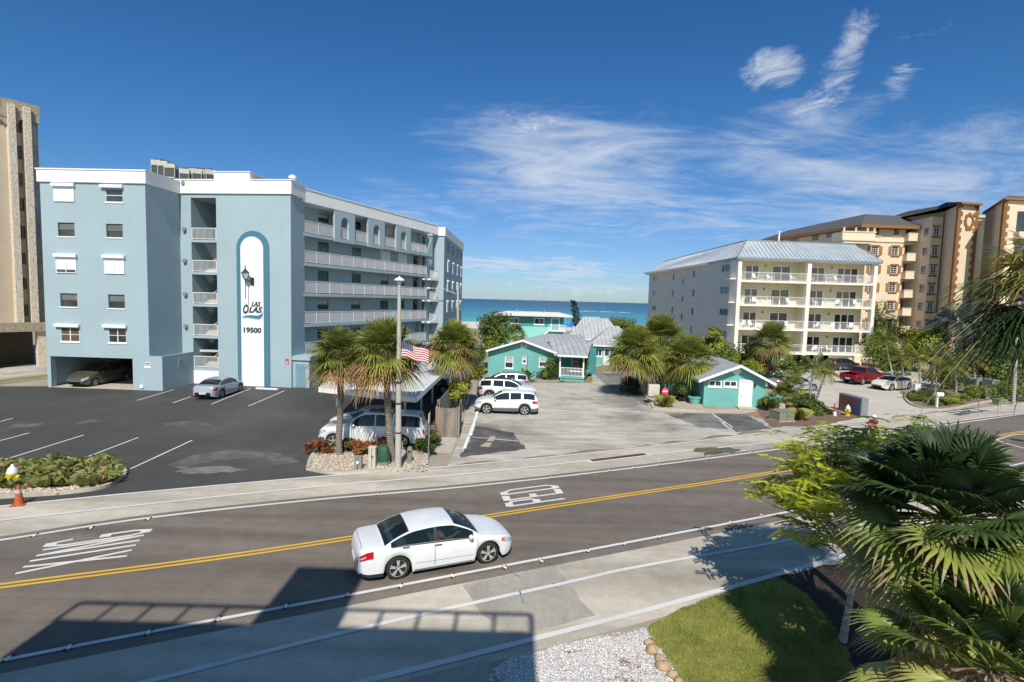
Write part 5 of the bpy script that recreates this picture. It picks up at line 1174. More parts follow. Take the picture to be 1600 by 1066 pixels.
# small teal house near the road
PH = Pl(at(1098.6, 634), at(1194, 638)); K3 = thing('cottage', 'small teal gabled house with white door and round gable vent beside the worn lot', 'cottage', PH.w(2.5, 3)); LH_ = PH.L
zpk = PH.hit(1156.7, 572)[1]; sp3 = PH.hit(1154, 575)[0]; ze3 = (PH.hit(1099, 594)[1] + PH.hit(1194, 596)[1]) / 2 + .12
wv_ = [PH.rect(1107.4, 594.5, 1128, 604.5), PH.rect(1131, 595, 1152, 604.8)]; wv_ = [(a, b, c, min(d, ze3 - .05)) for a, b, c, d in wv_]
print('house3', LH_, ze3, zpk, sp3, wv_)
back = at(1097, 553, zpk); dpt = (PH.T.inverted() @ back).y; print('depth', dpt)
gable_house(K3, PH, LH_, ze3, zpk, sp3, 11, .6, m_teal, holes=wv_)
for r in wv_: window(K3, PH, r, 'slider', .07, m_wmetal, m_glass, fw=.09)
r = PH.rect(1156, 598, 1172, 637); m = MB(PH.T); m.box(r[0], r[1], -.05, -.005, .1, 2.12); D_ = m.build('door', pmat('door white', (.74, .73, .74), .5), K3)
m = MB(PH.T)
for i in range(2):
    for z0, z1 in ((.3, .85), (1.0, 1.45), (1.6, 2.0)): m.box(r[0] + .1 + i * .42, r[0] + .42 + i * .42, -.056, -.05, z0, z1)
m.build('door_panel', m_wmetal, D_)
m = MB(PH.T); m.box(r[0] - .14, r[0], -.09, -.004, 0, 2.25); m.box(r[1], r[1] + .14, -.09, -.004, 0, 2.25); m.box(r[0], r[1], -.09, -.004, 2.12, 2.25); m.build('frame', m_wmetal, D_); m = MB(PH.T); m.ball((r[0] + .1, -.09, 1.0), .045); m.build('handle', m_grey, D_)
m = MB(PH.T); m.box(r[0] - .3, r[1] + .3, -.9, 0, .012, .1); m.build('doorstep', m_conc, K3)
s, z = PH.hit(1150.8, 578.5); m = MB(PH.T); m.lathe([(.30, -.06), (.36, -.05), (.36, 0), (.2, 0), (.2, -.05)], (s, 0, z), 18, 'y'); V_ = m.build('gable_vent', m_wmetal, K3); m = MB(PH.T); m.lathe([(.22, -.03), (.01, -.03)], (s, 0, z), 14, 'y'); m.build('louvre', m_grey, V_)
m = MB(PH.T); m.box(r[1] + .25, r[1] + .38, -.15, 0, 1.75, 1.95); m.build('wall_lamp', m_black, K3)
m = MB(PH.T); m.box(-4.3, -.02, 6, 11, 0, 2.5); m.build('wall', m_teal, K3); m = MB(PH.T); m.extr([(-4.8, 5.4, 2.5), (.2, 5.4, 2.5), (.2, 11.5, 3.0), (-4.8, 11.5, 3.0)], (0, 0, .1)); m.build('side_roof', m_seamx, K3)
m = MB(PH.T); m.box(-3.2, -2.3, 5.9, 5.99, .1, 2.0); m.build('door', m_teald, K3)
# ------------------------------------------------------------------ cars
def paint(name, col, metal=0.0, rough=0.3):
    m, nt, b = newmat(name); vec = mapping(nt)
    geo = N(nt, 'ShaderNodeNewGeometry')
    dirt = ramp(nt, noise_n(nt, vec, 2.2, 5), [(.35, mul(col, .93)), (.65, col)])
    nt.links.new(mixc(nt, geo.outputs['Backfacing'], dirt, (.012, .012, .014)), b.inputs['Base Color'])
    b.inputs['Roughness'].default_value = rough; b.inputs['Metallic'].default_value = metal; b.inputs['Coat Weight'].default_value = .6; b.inputs['Coat Roughness'].default_value = .03; return m
pw = paint('white paint', (.74, .75, .76)); psil = paint('silver paint', (.42, .45, .49), .35); pbr = paint('olive bronze paint', (.13, .11, .08), .4); pred = paint('dark red paint', (.23, .012, .018), .15); pcr = paint('cream paint', (.72, .66, .54)); pgr = paint('dark grey paint', (.05, .055, .06), .3)
m_tyre = pmat('tyre', (.018, .018, .018), .85); m_rim = pmat('alloy', (.62, .60, .57), .35, .5, var=.05); m_rimd = pmat('rim dark', (.02, .02, .022), .5, .3)
m_well = pmat('wheel well', (.008, .008, .008), .95); m_clad = pmat('grey cladding', (.10, .11, .13), .6); m_cg = None
m, nt, b = newmat('car glass'); b.inputs['Base Color'].default_value = (.012, .016, .02, 1); b.inputs['Roughness'].default_value = .03; b.inputs['Specular IOR Level'].default_value = .8; m_cg = m
m, nt, b = newmat('car glass clear'); b.inputs['Base Color'].default_value = (.02, .035, .045, 1); b.inputs['Roughness'].default_value = .02; b.inputs['Specular IOR Level'].default_value = .9
tr = N(nt, 'ShaderNodeBsdfTransparent'); tr.inputs[0].default_value = (.55, .66, .68, 1); mx = N(nt, 'ShaderNodeMixShader'); mx.inputs[0].default_value = .34
nt.links.new(tr.outputs[0], mx.inputs[1]); nt.links.new(b.outputs[0], mx.inputs[2]); nt.links.new(mx.outputs[0], nt.nodes['Material Output'].inputs[0]); m_cgc = m
m_crease_shade = pmat('crease_shade', (.3, .31, .33), .4); m_tail = pmat('tail lamp red', (.5, .01, .015), .15, var=.05, coat=.5); m_head = pmat('head lamp', (.55, .57, .6), .1, .3, var=.2, scale=8, coat=.8); m_amber = pmat('amber lens', (.6, .12, .01), .2); m_plate = pmat('plate', (.6, .6, .58), .5); m_seat = pmat('seat grey', (.16, .15, .14), .8)
def pchip(P):
    P = sorted(P); xs = [p[0] for p in P]; ys = [p[1] for p in P]; n = len(P)
    d = [(ys[i + 1] - ys[i]) / (xs[i + 1] - xs[i]) for i in range(n - 1)]
    m = [d[0]] + [0 if d[i - 1] * d[i] <= 0 else 2 * d[i - 1] * d[i] / (d[i - 1] + d[i]) for i in range(1, n - 1)] + [d[-1]]
    def f(x):
        if x <= xs[0]: return ys[0]
        if x >= xs[-1]: return ys[-1]
        i = 0
        while x > xs[i + 1]: i += 1
        h = xs[i + 1] - xs[i]; t = (x - xs[i]) / h
        return (2 * t ** 3 - 3 * t * t + 1) * ys[i] + (t ** 3 - 2 * t * t + t) * h * m[i] + (-2 * t ** 3 + 3 * t * t) * ys[i + 1] + (t ** 3 - t * t) * h * m[i + 1]
    return f
SED = dict(body=[(-2.45, .60), (-2.41, .86), (-2.34, 1.02), (-2.28, 1.06), (-1.95, 1.08), (-1.5, 1.06), (0, 1.05), (1.0, 1.02), (1.6, .95), (2.1, .83), (2.36, .70), (2.45, .55)],
    roof=[(-1.80, .98), (-1.68, 1.08), (-1.15, 1.32), (-.75, 1.42), (-.1, 1.46), (.3, 1.44), (.62, 1.34), (1.2, 1.03), (1.3, .9)],
    belt=[(-2.45, .58), (-2.36, .82), (-2.1, .95), (-1.4, .98), (0, .94), (1.2, .90), (1.9, .80), (2.3, .66), (2.45, .52)],
    W=[(-2.45, .60), (-2.39, .74), (-2.22, .86), (-1.6, .915), (0, .925), (1.5, .915), (2.0, .86), (2.3, .72), (2.45, .48)],
    L=2.45, wx=(1.49, -1.29), R=.345, sill=.19, ws=(1.18, .42), rs=(-.95, -1.66), side=(-1.5, 1.0), pil=[(-.22, -.13)], blackpil=True)
COU = dict(SED, roof=[(-2.0, 1.0), (-1.9, 1.10), (-1.2, 1.30), (-.6, 1.40), (-.1, 1.42), (.3, 1.38), (.62, 1.27), (1.15, 1.02), (1.25, .9)], pil=[(-.62, -.56)], side=(-1.5, .9), wx=(1.42, -1.32), R=.36)
SUV = dict(body=[(-2.32, .62), (-2.28, .95), (-2.2, 1.12), (-1.5, 1.14), (0, 1.10), (.95, 1.12), (1.5, 1.07), (2.0, .98), (2.25, .85), (2.33, .6)],
    roof=[(-2.27, 1.0), (-2.2, 1.25), (-1.98, 1.56), (-1.6, 1.63), (-.8, 1.66), (0, 1.65), (.3, 1.6), (.55, 1.5), (1.12, 1.13), (1.2, 1.0)],
    belt=[(-2.32, .6), (-2.24, 1.02), (-1.5, 1.08), (0, 1.02), (1.1, .98), (1.9, .92), (2.2, .8), (2.33, .56)],
    W=[(-2.32, .70), (-2.27, .80), (-2.1, .88), (-1.4, .92), (0, .92), (1.5, .915), (1.95, .86), (2.2, .74), (2.33, .55)],
    L=2.33, wx=(1.40, -1.32), R=.36, sill=.24, ws=(1.08, .36), rs=(-1.98, -2.22), side=(-2.02, .92), pil=[(-.28, -.2), (-1.22, -1.05)], clad=True)
VAN = dict(SUV, body=[(-2.5, .62), (-2.46, .95), (-2.38, 1.1), (-1.5, 1.12), (0, 1.10), (1.2, 1.10), (1.75, 1.0), (2.2, .86), (2.45, .72), (2.53, .52)],
    roof=[(-2.46, 1.0), (-2.36, 1.4), (-2.15, 1.66), (-1.6, 1.73), (-.5, 1.75), (.1, 1.72), (.45, 1.6), (1.45, 1.08), (1.55, .95)],
    belt=[(-2.5, .6), (-2.4, 1.0), (-1.5, 1.06), (0, 1.0), (1.3, .94), (2.0, .84), (2.35, .68), (2.53, .5)],
    W=[(-2.5, .75), (-2.42, .86), (-2.2, .94), (-1.4, .97), (0, .97), (1.6, .95), (2.1, .86), (2.4, .7), (2.53, .5)],
    L=2.5, wx=(1.55, -1.45), R=.33, sill=.2, ws=(1.4, .3), rs=(-2.15, -2.4), side=(-2.2, 1.15), pil=[(.02, .1), (-1.05, -.98)], clad=False)
TRK = dict(body=[(-2.9, .75), (-2.87, 1.15), (-2.8, 1.30), (-1.0, 1.30), (.9, 1.30), (1.6, 1.28), (2.4, 1.18), (2.75, 1.02), (2.88, .62)],
    roof=[(-2.86, 1.1), (-2.62, 1.80), (-2.4, 1.9), (-1.3, 1.94), (-1.16, 1.91), (-1.08, 1.55), (-1.0, 1.55), (-.93, 1.93), (-.2, 1.98), (.3, 1.96), (.55, 1.88), (1.2, 1.32), (1.3, 1.1)],
    belt=[(-2.9, .73), (-2.83, 1.18), (-1.0, 1.22), (.9, 1.20), (2.2, 1.08), (2.65, .95), (2.88, .6)],
    W=[(-2.9, .84), (-2.84, .95), (-2.6, 1.0), (0, 1.01), (1.6, 1.0), (2.3, .95), (2.65, .84), (2.88, .6)],
    L=2.88, wx=(1.95, -1.65), R=.41, sill=.38, ws=(1.16, .5), rs=(-2.55, -2.8), side=(-2.6, 1.0), pil=[(-.25, -.19), (-1.25, -.9)], clad=False)
RTR = dict(TRK, body=[(-2.9, .7), (-2.87, 1.05), (-2.8, 1.12), (-1.12, 1.12), (-1.05, 1.15), (-.95, 1.28), (.9, 1.30), (1.6, 1.28), (2.4, 1.18), (2.75, 1.02), (2.88, .62)],
    roof=[(-1.12, 1.0), (-1.0, 1.55), (-.85, 1.86), (-.2, 1.93), (.3, 1.9), (.6, 1.8), (1.2, 1.32), (1.3, 1.1)], rs=(-.86, -1.04), side=(-.85, 1.0), pil=[(-.0, .06)], bed=(-2.78, -1.15))
def make_car(kind, label, mat, name='parked_car', cat='car', glass=None, extras=(), rimstyle=5, interior=False):
    K = kind; t = thing(name, label, cat); g = glass or m_cg
    fb, fr, fe, fw = pchip(K['body']), pchip(K['roof']), pchip(K['belt']), pchip(K['W'])
    rx0, rx1 = K['roof'][0][0], K['roof'][-1][0]; L = K['L']; R_w = K['R']; Ra = R_w + .055; x0 = K['body'][0][0]; x1 = K['body'][-1][0]
    def low(x):
        z = K['sill'] + .16 * max(0, (abs(x) - (L - .35)) / .35) ** 1.5
        for c in K['wx']:
            if abs(x - c) < Ra: z = max(z, R_w + math.sqrt(Ra * Ra - (x - c) ** 2))
        return min(z, fe(x) - .1)
    def sec(x):
        lo, be, w_ = low(x), fe(x), fw(x); bo = fb(x); ro = fr(x) if rx0 <= x <= rx1 else 0; top = max(bo, ro)
        cr = .05 if ro > bo else .045
        y4 = w_ * .935 - max(0, top - cr - be) * .40
        return [(w_ * .955, lo), (w_ * .99, lo + .3 * (be - lo)), (w_, lo + .66 * (be - lo)), (w_ * .965, be), (y4, max(be + .012, top - cr)), (y4 * .62, top - .012), (0, top)]
    def S(x, j, sd=1, off=0.0):
        s = sec(x); j = max(0, min(6, j)); i = min(5, int(j)); u = j - i
        if i == 3: p = (s[3][0] + (s[4][0] - s[3][0]) * u, s[3][1] + (s[4][1] - s[3][1]) * u)
        else:
            a = s[i - 1] if i - 1 >= 0 and i != 4 else tuple(2 * s[i][k] - s[i + 1][k] for k in (0, 1)); b_, c = s[i], s[i + 1]
            d = s[i + 2] if i + 2 <= 6 and i != 2 else ((-s[5][0], s[5][1]) if i == 5 else tuple(2 * s[i + 1][k] - s[i][k] for k in (0, 1)))
            p = tuple(.5 * (2 * b_[k] + (c[k] - a[k]) * u + (2 * a[k] - 5 * b_[k] + 4 * c[k] - d[k]) * u * u + (3 * b_[k] - a[k] - 3 * c[k] + d[k]) * u ** 3) for k in (0, 1))
        return Vector((x, p[0] * sd, p[1]))
    xs = [x0 + (x1 - x0) * i / 62 for i in range(63)] + [K['ws'][0], K['ws'][1], K['rs'][0], K['rs'][1], K['side'][0], K['side'][1]] + [v for p in K['pil'] for v in p] + [x0 + .02, x0 + .05, x0 + .08, x1 - .02, x1 - .05, x1 - .08]
    for c in K['wx']: xs += [c + Ra * math.cos(PI * i / 10) * .9999 for i in range(11)]
    xs += [-1.16, -1.12, -1.08, -1.0, -.96, -.93] if K is TRK else []
    xs = sorted(xs); xx = [xs[0]]
    for v in xs[1:]:
        if v - xx[-1] > .012: xx.append(v)
    xs = xx
    js = [0, .35, .7, 1, 1.4, 1.75, 2, 2.35, 2.7, 3, 3.10, 3.5, 3.9, 4, 4.12, 4.4, 4.7, 5, 5.4, 5.7, 6]
    parts = {}
    def mbf(k): return parts.setdefault(k, MB())
    for sd in (1, -1):
        G_ = [[S(x, j, sd) for j in js] for x in xs]
        for i in range(len(xs) - 1):
            xm = (xs[i] + xs[i + 1]) / 2; hgt = S(xm, 4).z - S(xm, 3).z
            for k in range(len(js) - 1):
                jm = (js[k] + js[k + 1]) / 2; key = 'body'
                if K['ws'][1] < xm < K['ws'][0] and jm > 4.12: key = 'windshield'
                elif K['rs'][1] < xm < K['rs'][0] and jm > 4.12: key = 'rear_window'
                elif 3.10 < jm < 3.9 and K['side'][0] < xm < K['side'][1] and hgt > .13:
                    pn = 0; ok = True
                    for a, b_ in K['pil']:
                        if xm < a: pn += 1
                        elif xm < b_: ok = False
                    key = f'side_window|{sd}|{pn}' if ok else ('pillar' if K.get('blackpil') and sd else 'body')
                elif jm < 1 and K.get('clad'): key = 'cladding'
                elif K.get('bed') and K['bed'][0] < xm < K['bed'][1] and jm > 4.12: key = 'bed_void'
                q = (G_[i][k], G_[i + 1][k], G_[i + 1][k + 1], G_[i][k + 1])
                mbf(key).add(q if sd == -1 else q[::-1], [(0, 1, 2, 3)])
        # wheel well liner and sill return
        for i in range(len(xs) - 1):
            a, b_ = G_[i][0], G_[i + 1][0]; wl = mbf('wheel_well'); yy = sd * .45
            wl.add([a, b_, Vector((b_.x, yy, b_.z)), Vector((a.x, yy, a.z))], [(0, 1, 2, 3)])
    for x, rv in ((xs[0], 1), (xs[-1], -1)):
        ring = [S(x, j, -1) for j in js] + [S(x, j, 1) for j in js[-2::-1]]
        mbf('body').add(ring if rv == -1 else ring[::-1], [tuple(range(len(ring)))])
    wl = mbf('wheel_well'); wl.box(x0 + .12, x1 - .12, -.52, .52, K['sill'] + .02, .55)
    for c in K['wx']:
        for sd in (1, -1): wl.box(c - Ra - .02, c + Ra + .02, sd * .45, sd * .62, K['sill'] + .05, R_w + Ra)
    mats = {'body': mat, 'windshield': g, 'rear_window': g, 'wheel_well': m_well, 'cladding': m_clad, 'pillar': m_black, 'bed_void': m_well}
    bodyo = None
    for key in sorted(parts, key=lambda k: k != 'body'):
        nm = key.split('|')[0]; mm = mats.get(nm, g)
        if nm == 'bed_void': 
            for k_, v in enumerate(parts[key].v): parts[key].v[k_] = (v[0], v[1] * .93, v[2] - .28)
            nm = 'bed'
        # weld for smooth shading
        mb = parts[key]; idx = {}; nv = []; mp = []
        for v in mb.v:
            kk = (round(v[0], 4), round(v[1], 4), round(v[2], 4))
            if kk not in idx: idx[kk] = len(nv); nv.append(v)
            mp.append(idx[kk])
        mb2 = MB(); mb2.v = nv; mb2.t = [.5] * len(nv)
        for f, mi in zip(mb.f, mb.m):
            q = [mp[i] for i in f]; q2 = [a for i, a in enumerate(q) if a != q[i - 1]]
            if len(set(q2)) >= 3: mb2.f.append(tuple(q2)); mb2.m.append(mi)
        o = mb2.build({'wheel_well': 'underbody'}.get(nm, nm), mm, t, smooth=True, world=False, angle=38)
        if nm == 'body': bodyo = o
    def patch(nm, xa, xb, ja, jb, sd, mt, off=.006, n=6, par=None):
        m = MB(); P = []
        for i in range(n + 1):
            x = xa + (xb - xa) * i / n; row = []
            for k in range(5):
                j = ja + (jb - ja) * k / 4; p = S(x, j, sd); e = .01
                du = S(x + e, j, sd) - p; dv = S(x, min(6, j + .02), sd) - p; nr = du.cross(dv)
                nr = nr.normalized() if nr.length > 1e-9 else Vector((0, sd, 0))
                if nr.y * sd < 0 and abs(nr.y) > .05: nr = -nr
                if abs(nr.y) <= .05 and nr.z < 0: nr = -nr
                row.append(p + nr * off)
            P.append(row)
        for i in range(n):
            for k in range(4): m.add([P[i][k], P[i + 1][k], P[i + 1][k + 1], P[i][k + 1]], [(0, 1, 2, 3) if sd == -1 else (3, 2, 1, 0)])
        return m.build(nm, mt, par or t, smooth=True, world=False)
    # wheels
    for c in K['wx']:
        for sd in (1, -1):
            yw = fw(c) * .955 - .12; m = MB(); wd = .115
            m.lathe([(R_w * .72, -wd), (R_w * .93, -wd), (R_w, -wd * .7), (R_w, wd * .7), (R_w * .93, wd), (R_w * .74, wd), (R_w * .72, wd * .8)], (c, sd * yw, R_w), 26, 'y', caps=False)
            ty = m.build('wheel', m_tyre, t, smooth=True, world=False, angle=30)
            m = MB(); yo = sd * (yw + wd * .72)
            m.lathe([(.01, -.01), (R_w * .71, -.01), (R_w * .71, .01), (.01, .01)], (c, yo - sd * .02, R_w), 20, 'y', 1)
            ns = rimstyle
            for k in range(ns):
                for dd in ((-.13, .13) if ns == 5 else (0,)):
                    a = 2 * PI * k / ns + .3 + dd; u = Vector((math.cos(a), 0, math.sin(a))); v = Vector((-math.sin(a), 0, math.cos(a))) * (.018 if ns == 5 else .034); o = Vector((c, yo, R_w)); yv = Vector((0, sd * .028, 0)); a0 = 2 * PI * k / ns + .3; u0 = Vector((math.cos(a0), 0, math.sin(a0)))
                    p0 = o + u0 * R_w * .1; p1 = o + u * R_w * .72
                    m.extr([p0 - v, p0 + v, p1 + v, p1 - v], yv, 0)
            m.lathe([(R_w * .68, -.012), (R_w * .745, -.012), (R_w * .745, .03), (R_w * .68, .024)], (c, yo, R_w), 26, 'y', 0, False); m.lathe([(.01, .03), (.05, .028), (.05, 0)], (c, yo, R_w), 10, 'y', 0)
            m.build('rim', [m_rim, m_rimd], ty, world=False)
    # lamps, seams, handles, mirrors, plates
    for sd in (1, -1):
        patch('tail_lamp', x0 + .03, x0 + (.46 if L < 2.8 else .14), 2.2 if L < 2.8 else 1.9, 3.0 if K in (SED, COU) else 2.9, sd, m_tail)
        patch('head_lamp', x1 - .46, x1 - .05, 2.3, 3.25, sd, m_head); patch('corner_lens', x1 - .52, x1 - .42, 2.4, 2.9, sd, m_amber, .008)
        if L < 2.8: patch('crease_shade', K['wx'][1] + .5, K['wx'][0] - .5, 1.02, 1.09, sd, m_crease_shade, .003, 10)  # grey strip paints the shade line of a body crease
        for a in [K['side'][1] + .12] + [p[0] for p in K['pil'][:1]] + ([K['pil'][0][0] - 1.0] if K is not COU else []):
            if a > K['wx'][1] + .2: patch('door_seam', a, a + .014, .5, 3.0, sd, m_black, .004, 1)
        for a, b_ in [(K['pil'][0][0] + .02, K['pil'][0][0] + .22)] + ([(K['pil'][0][0] - .95, K['pil'][0][0] - .75)] if K not in (COU, RTR) else []):
            p = S((a + b_) / 2, 2.78, sd); m = MB(); m.box(a, b_, p.y - .012, p.y + .028 * 1, p.z - .018, p.z + .018) if sd > 0 else m.box(a, b_, p.y - .028, p.y + .012, p.z - .018, p.z + .018); m.build('door_handle', mat if not K.get('blackpil') else m_clad, t, world=False, bevel=.008)
        xm = K['side'][1] - .12; p = S(xm, 3.15, sd); m = MB(); m.ball((p.x, p.y + sd * .13, p.z + .06), .1, 10, 6, (.75, 1.0, .7)); m.tube([(p.x, p.y, p.z), (p.x, p.y + sd * .09, p.z + .03)], .03, 6); m.build('mirror', mat, t, smooth='all', world=False)
    zc = (low(x1) + fe(x1)) / 2
    m = MB(); m.box(x1 - .04, x1 + .012, -.42, .42, .40, fb(x1) - .03); G2 = m.build('grille', m_rimd, t, world=False, bevel=.02)
    m = MB(); m.box(x1 + .012, x1 + .022, -.4, .4, .5, .52); m.build('grille_bar', m_rim, G2, world=False)
    m = MB(); m.box(x0 - .02, x0 + .03, -.26, .26, .46 + (.15 if L > 2.8 else 0), .59 + (.15 if L > 2.8 else 0)); m.build('plate', m_plate, t, world=False)
    if interior:
        m = MB(); m.box(-1.5, 1.2, -.78, .78, .35, .45); m.box(1.0, 1.25, -.75, .75, .45, .92); m.box(-1.6, -1.5, -.75, .75, .45, .98); m.build('cabin_floor', m_black, t, world=False)
        for sx, sy in ((.05, .38), (.05, -.38)):
            m = MB(); m.box(sx - .25, sx + .28, sy - .24, sy + .24, .45, .60); m.extr([(sx - .22, sy - .23, .6), (sx - .22, sy + .23, .6), (sx - .42, sy + .19, 1.12), (sx - .42, sy - .19, 1.12)], (.12, 0, 0)); m.box(sx - .43, sx - .34, sy - .12, sy + .12, 1.14, 1.3); m.build('seat', m_seat, t, world=False, bevel=.03)
        m = MB(); m.box(-1.35, -.85, -.65, .65, .45, .62); m.box(-1.5, -1.35, -.65, .65, .6, 1.08); m.build('rear_seat', m_seat, t, world=False, bevel=.03)
        m = MB(); m.tube([(.68 + .05 * math.sin(a), .38 + .18 * math.cos(a), .92 + .17 * math.sin(a)) for a in [2 * PI * i / 14 for i in range(15)]], .014, 5); m.build('steering_wheel', m_black, t, world=False)
    return t, S, patch
def place(t, pf, pr, K, side, z=0):
    """pf, pr: ground points under the camera-side front and rear wheels; side +1 left side of the car, -1 right side"""
    d = (pf - pr); d.z = 0; h = math.atan2(d.y, d.x); d.normalize(); left = Vector((-d.y, d.x, 0))
    wc = pchip(K['W'])(0) * .96; mid = (pf + pr) / 2; c = mid - left * side * wc - d * (K['wx'][0] + K['wx'][1]) / 2
    t.location = (c.x, c.y, z); t.rotation_euler = (0, 0, h); return c, h
HC, S_, pt1 = make_car(SED, 'white sedan driving along the road, the driver resting an arm at the window', pw, 'sedan', 'car', m_cgc, interior=True)
hc, hh = place(HC, at(763, 882), at(622, 907), SED, -1)
for sd in (1, -1): 
    pt1('window_trim', -1.48, 1.0, 3.02, 3.09, sd, m_black, .005, 30)
    pt1('lower_trim', -.9, 1.1, .05, .22, sd, m_clad, .004, 20); pt1('rear_valance', -2.42, -1.72, .02, .45, sd, m_black, .004, 10); pt1('tail_lens', -2.36, -2.2, 2.45, 2.65, sd, m_head, .009)
pt1('trunk_seam', -2.30, -2.285, 3.6, 6, 1, m_clad, .003, 1); pt1('trunk_seam', -2.30, -2.285, 3.6, 6, -1, m_clad, .003, 1); pt1('window_trim', -1.0, -.95, 4.2, 6, 1, m_black, .003, 2); pt1('window_trim', -1.0, -.95, 4.2, 6, -1, m_black, .003, 2)
# driver: one continuous skinned figure, seen through the side window
def person(name, label, chains, skin, loc, rz, root=0, parts=True):
    """chains: dict v -> (pos, radius), edges; built with a Skin modifier and baked to one mesh"""
    P, E = chains
    me = bpy.data.meshes.new(name); me.from_pydata([p[0] for p in P], E, []); o = bpy.data.objects.new(name, me); C.objects.link(o)
    s = o.modifiers.new('skin', 'SKIN'); sv = me.skin_vertices[0].data
    for i, p in enumerate(P): sv[i].radius = (p[1], p[1] * (p[2] if len(p) > 2 else 1)); sv[i].use_root = (i == root)
    u = o.modifiers.new('sub', 'SUBSURF'); u.levels = 1; u.render_levels = 1
    bpy.context.view_layer.update(); dg = bpy.context.evaluated_depsgraph_get(); m2 = bpy.data.meshes.new_from_object(o.evaluated_get(dg)); m2.name = name
    o.modifiers.clear(); o.data = m2; m2.materials.append(skin); m2.shade_smooth(); o.location = loc; o.rotation_euler = (0, 0, rz); return o
m_skin = pmat('skin', (.42, .20, .12), .6, var=.05); m_hair = pmat('grey hair', (.3, .27, .24), .8); m_shirt = pmat('orange shirt', (.6, .20, .10), .8)
def seated(armx=0.0):
    P = [((-.05, 0, .62), .15), ((-.12, 0, .80), .15, .8), ((-.18, 0, 1.0), .17, .7), ((-.17, 0, 1.12), .06), ((-.14, 0, 1.19), .055), ((-.12, 0, 1.27), .085), ((-.10, 0, 1.34), .075)]
    E = [(i, i + 1) for i in range(6)]
    def ch(pts, root):
        b = len(P); P.extend(pts); E.append((root, b)); E.extend((b + i, b + i + 1) for i in range(len(pts) - 1)); return b + len(pts) - 1
    for sd in (1, -1):
        # arms reach forward to the wheel
        e = ch([((-.16, sd * .19, 1.05), .06), ((.05, sd * .26, .86), .046), ((.30, sd * (.2 if sd < 0 else .16), .92), .036), ((.42, sd * .14, .98), .026)], 2)
        w = P[e][0]
        for k in range(4): ch([((w[0] + .07, w[1] + (k - 1.5) * .02, w[2] + .02), .009), ((w[0] + .115 - .008 * abs(k - 1.5), w[1] + (k - 1.5) * .022, w[2] - .005), .008)], e)
        ch([((w[0] + .03, w[1] - sd * .035, w[2] + .015), .010), ((w[0] + .06, w[1] - sd * .05, w[2] + .02), .009)], e)
        ch([((.12, sd * .12, .64), .09), ((.40, sd * .14, .62), .065), ((.58, sd * .14, .42), .045), ((.68, sd * .14, .40), .03)], 0)
    return P, E
def in_car(car, p):
    m = Matrix.Translation(car.location) @ Matrix.Rotation(car.rotation_euler[2], 4, 'Z'); return m @ Vector(p)
# right-hand side of the car faces the camera; the driver sits on the left seat and is seen through the near window
dl = in_car(HC, (.12, .36, 0))
drv = person('person', 'x', seated(), m_skin, dl, hh); tag(drv, 'driver seated on the far side inside the moving white sedan, hands on the wheel', 'person')
drv2 = drv.copy(); C.objects.link(drv2); drv2.location = in_car(HC, (.16, -.36, .02)); drv2['label'] = 'passenger in an orange top seen through the near side window of the moving white sedan'
m = MB(); m.ball((-.115, 0, 1.345), .098, 12, 8, (1.05, .9, .85)); m.build('hair', m_hair, drv, smooth='all', world=False)
m = MB()
for sy in (.035, -.035): m.ball((-.035, sy, 1.29), .012, 6, 4)
m.build('eyes', m_black, drv, world=False)
m = MB(); m.ball((-.022, 0, 1.265), .016, 6, 4, (1.2, .8, 1.2)); m.build('nose', m_skin, drv, smooth='all', world=False)
m = MB(); prof = [(.175, .60), (.175, .8), (.20, 1.0), (.15, 1.09), (.07, 1.13)]
m.lathe(prof, (0, 0, 0), 14); m.v = [(-.12 + v[0] * .85 - (v[2] - .6) * .12, v[1] * 1.12, v[2]) for v in m.v]
for sd in (1, -1): m.tube([(-.16, sd * .17, 1.05), (-.05, sd * .23, .95)], [.078, .07], 8)
m.build('shirt', m_shirt, drv, smooth=True, world=False)
for k_ in list(drv.children): kc = k_.copy(); C.objects.link(kc); kc.parent = drv2
# parked cars
t, S_, p_ = make_car(SED, 'silver sedan parked nose-in beside the white arched panel', psil); place(t, at(381.5, 610.5), at(341.5, 624), SED, -1)
t, S_, p_ = make_car(VAN, 'bronze minivan parked in the opening under the blue building', pbr, 'minivan', 'minivan'); place(t, at(143, 605), at(202, 594), VAN, 1); t.scale = (1.08, 1.06, 1.1)
for y in (.55, -.55): m = MB(); m.tube([(-1.9, y, 1.75), (.1, y, 1.80)], .02, 6); m.build('roof_rail', m_rim, t, world=False)
t, S_, p_ = make_car(TRK, 'white pickup truck with a camper cap parked behind the palm trunks and pole', pw, 'pickup_truck', 'pickup truck', rimstyle=6); place(t, at(515.5, 702), at(632.5, 704), TRK, 1)
for sd in (1, -1):
    p_('sunroof', -.75, .25, 4.35, 6, sd, m_cg, .005); p_('rocker_trim', -1.1, 1.3, .1, .22, sd, m_black, .004, 12); p_('bumper_cladding', 2.45, 2.8, .1, 1.3, sd, m_clad, .005); p_('hood_vent', 1.45, 1.75, 3.2, 3.45, sd, m_black, .006)
    p_('cap_gap', -1.04, -1.0, 3.0, 6, sd, m_black, .004, 2)
t, S_, p_ = make_car(SUV, 'white SUV parked nearest, nose to the fence, in front of the other SUVs', pw, 'suv', 'SUV'); place(t, at(760, 647), at(819.5, 649), SUV, 1)
t, S_, p_ = make_car(SUV, 'white SUV with dark roof, parked nose out in the middle of three', pw, 'suv', 'SUV'); t.scale = (1.07, 1.05, 1.05); place(t, at(821, 627.5), at(764, 625.5), SUV, -1)
for sd in (1, -1): p_('roof_panel', -1.8, .3, 4.4, 6, sd, m_black, .005, 16)
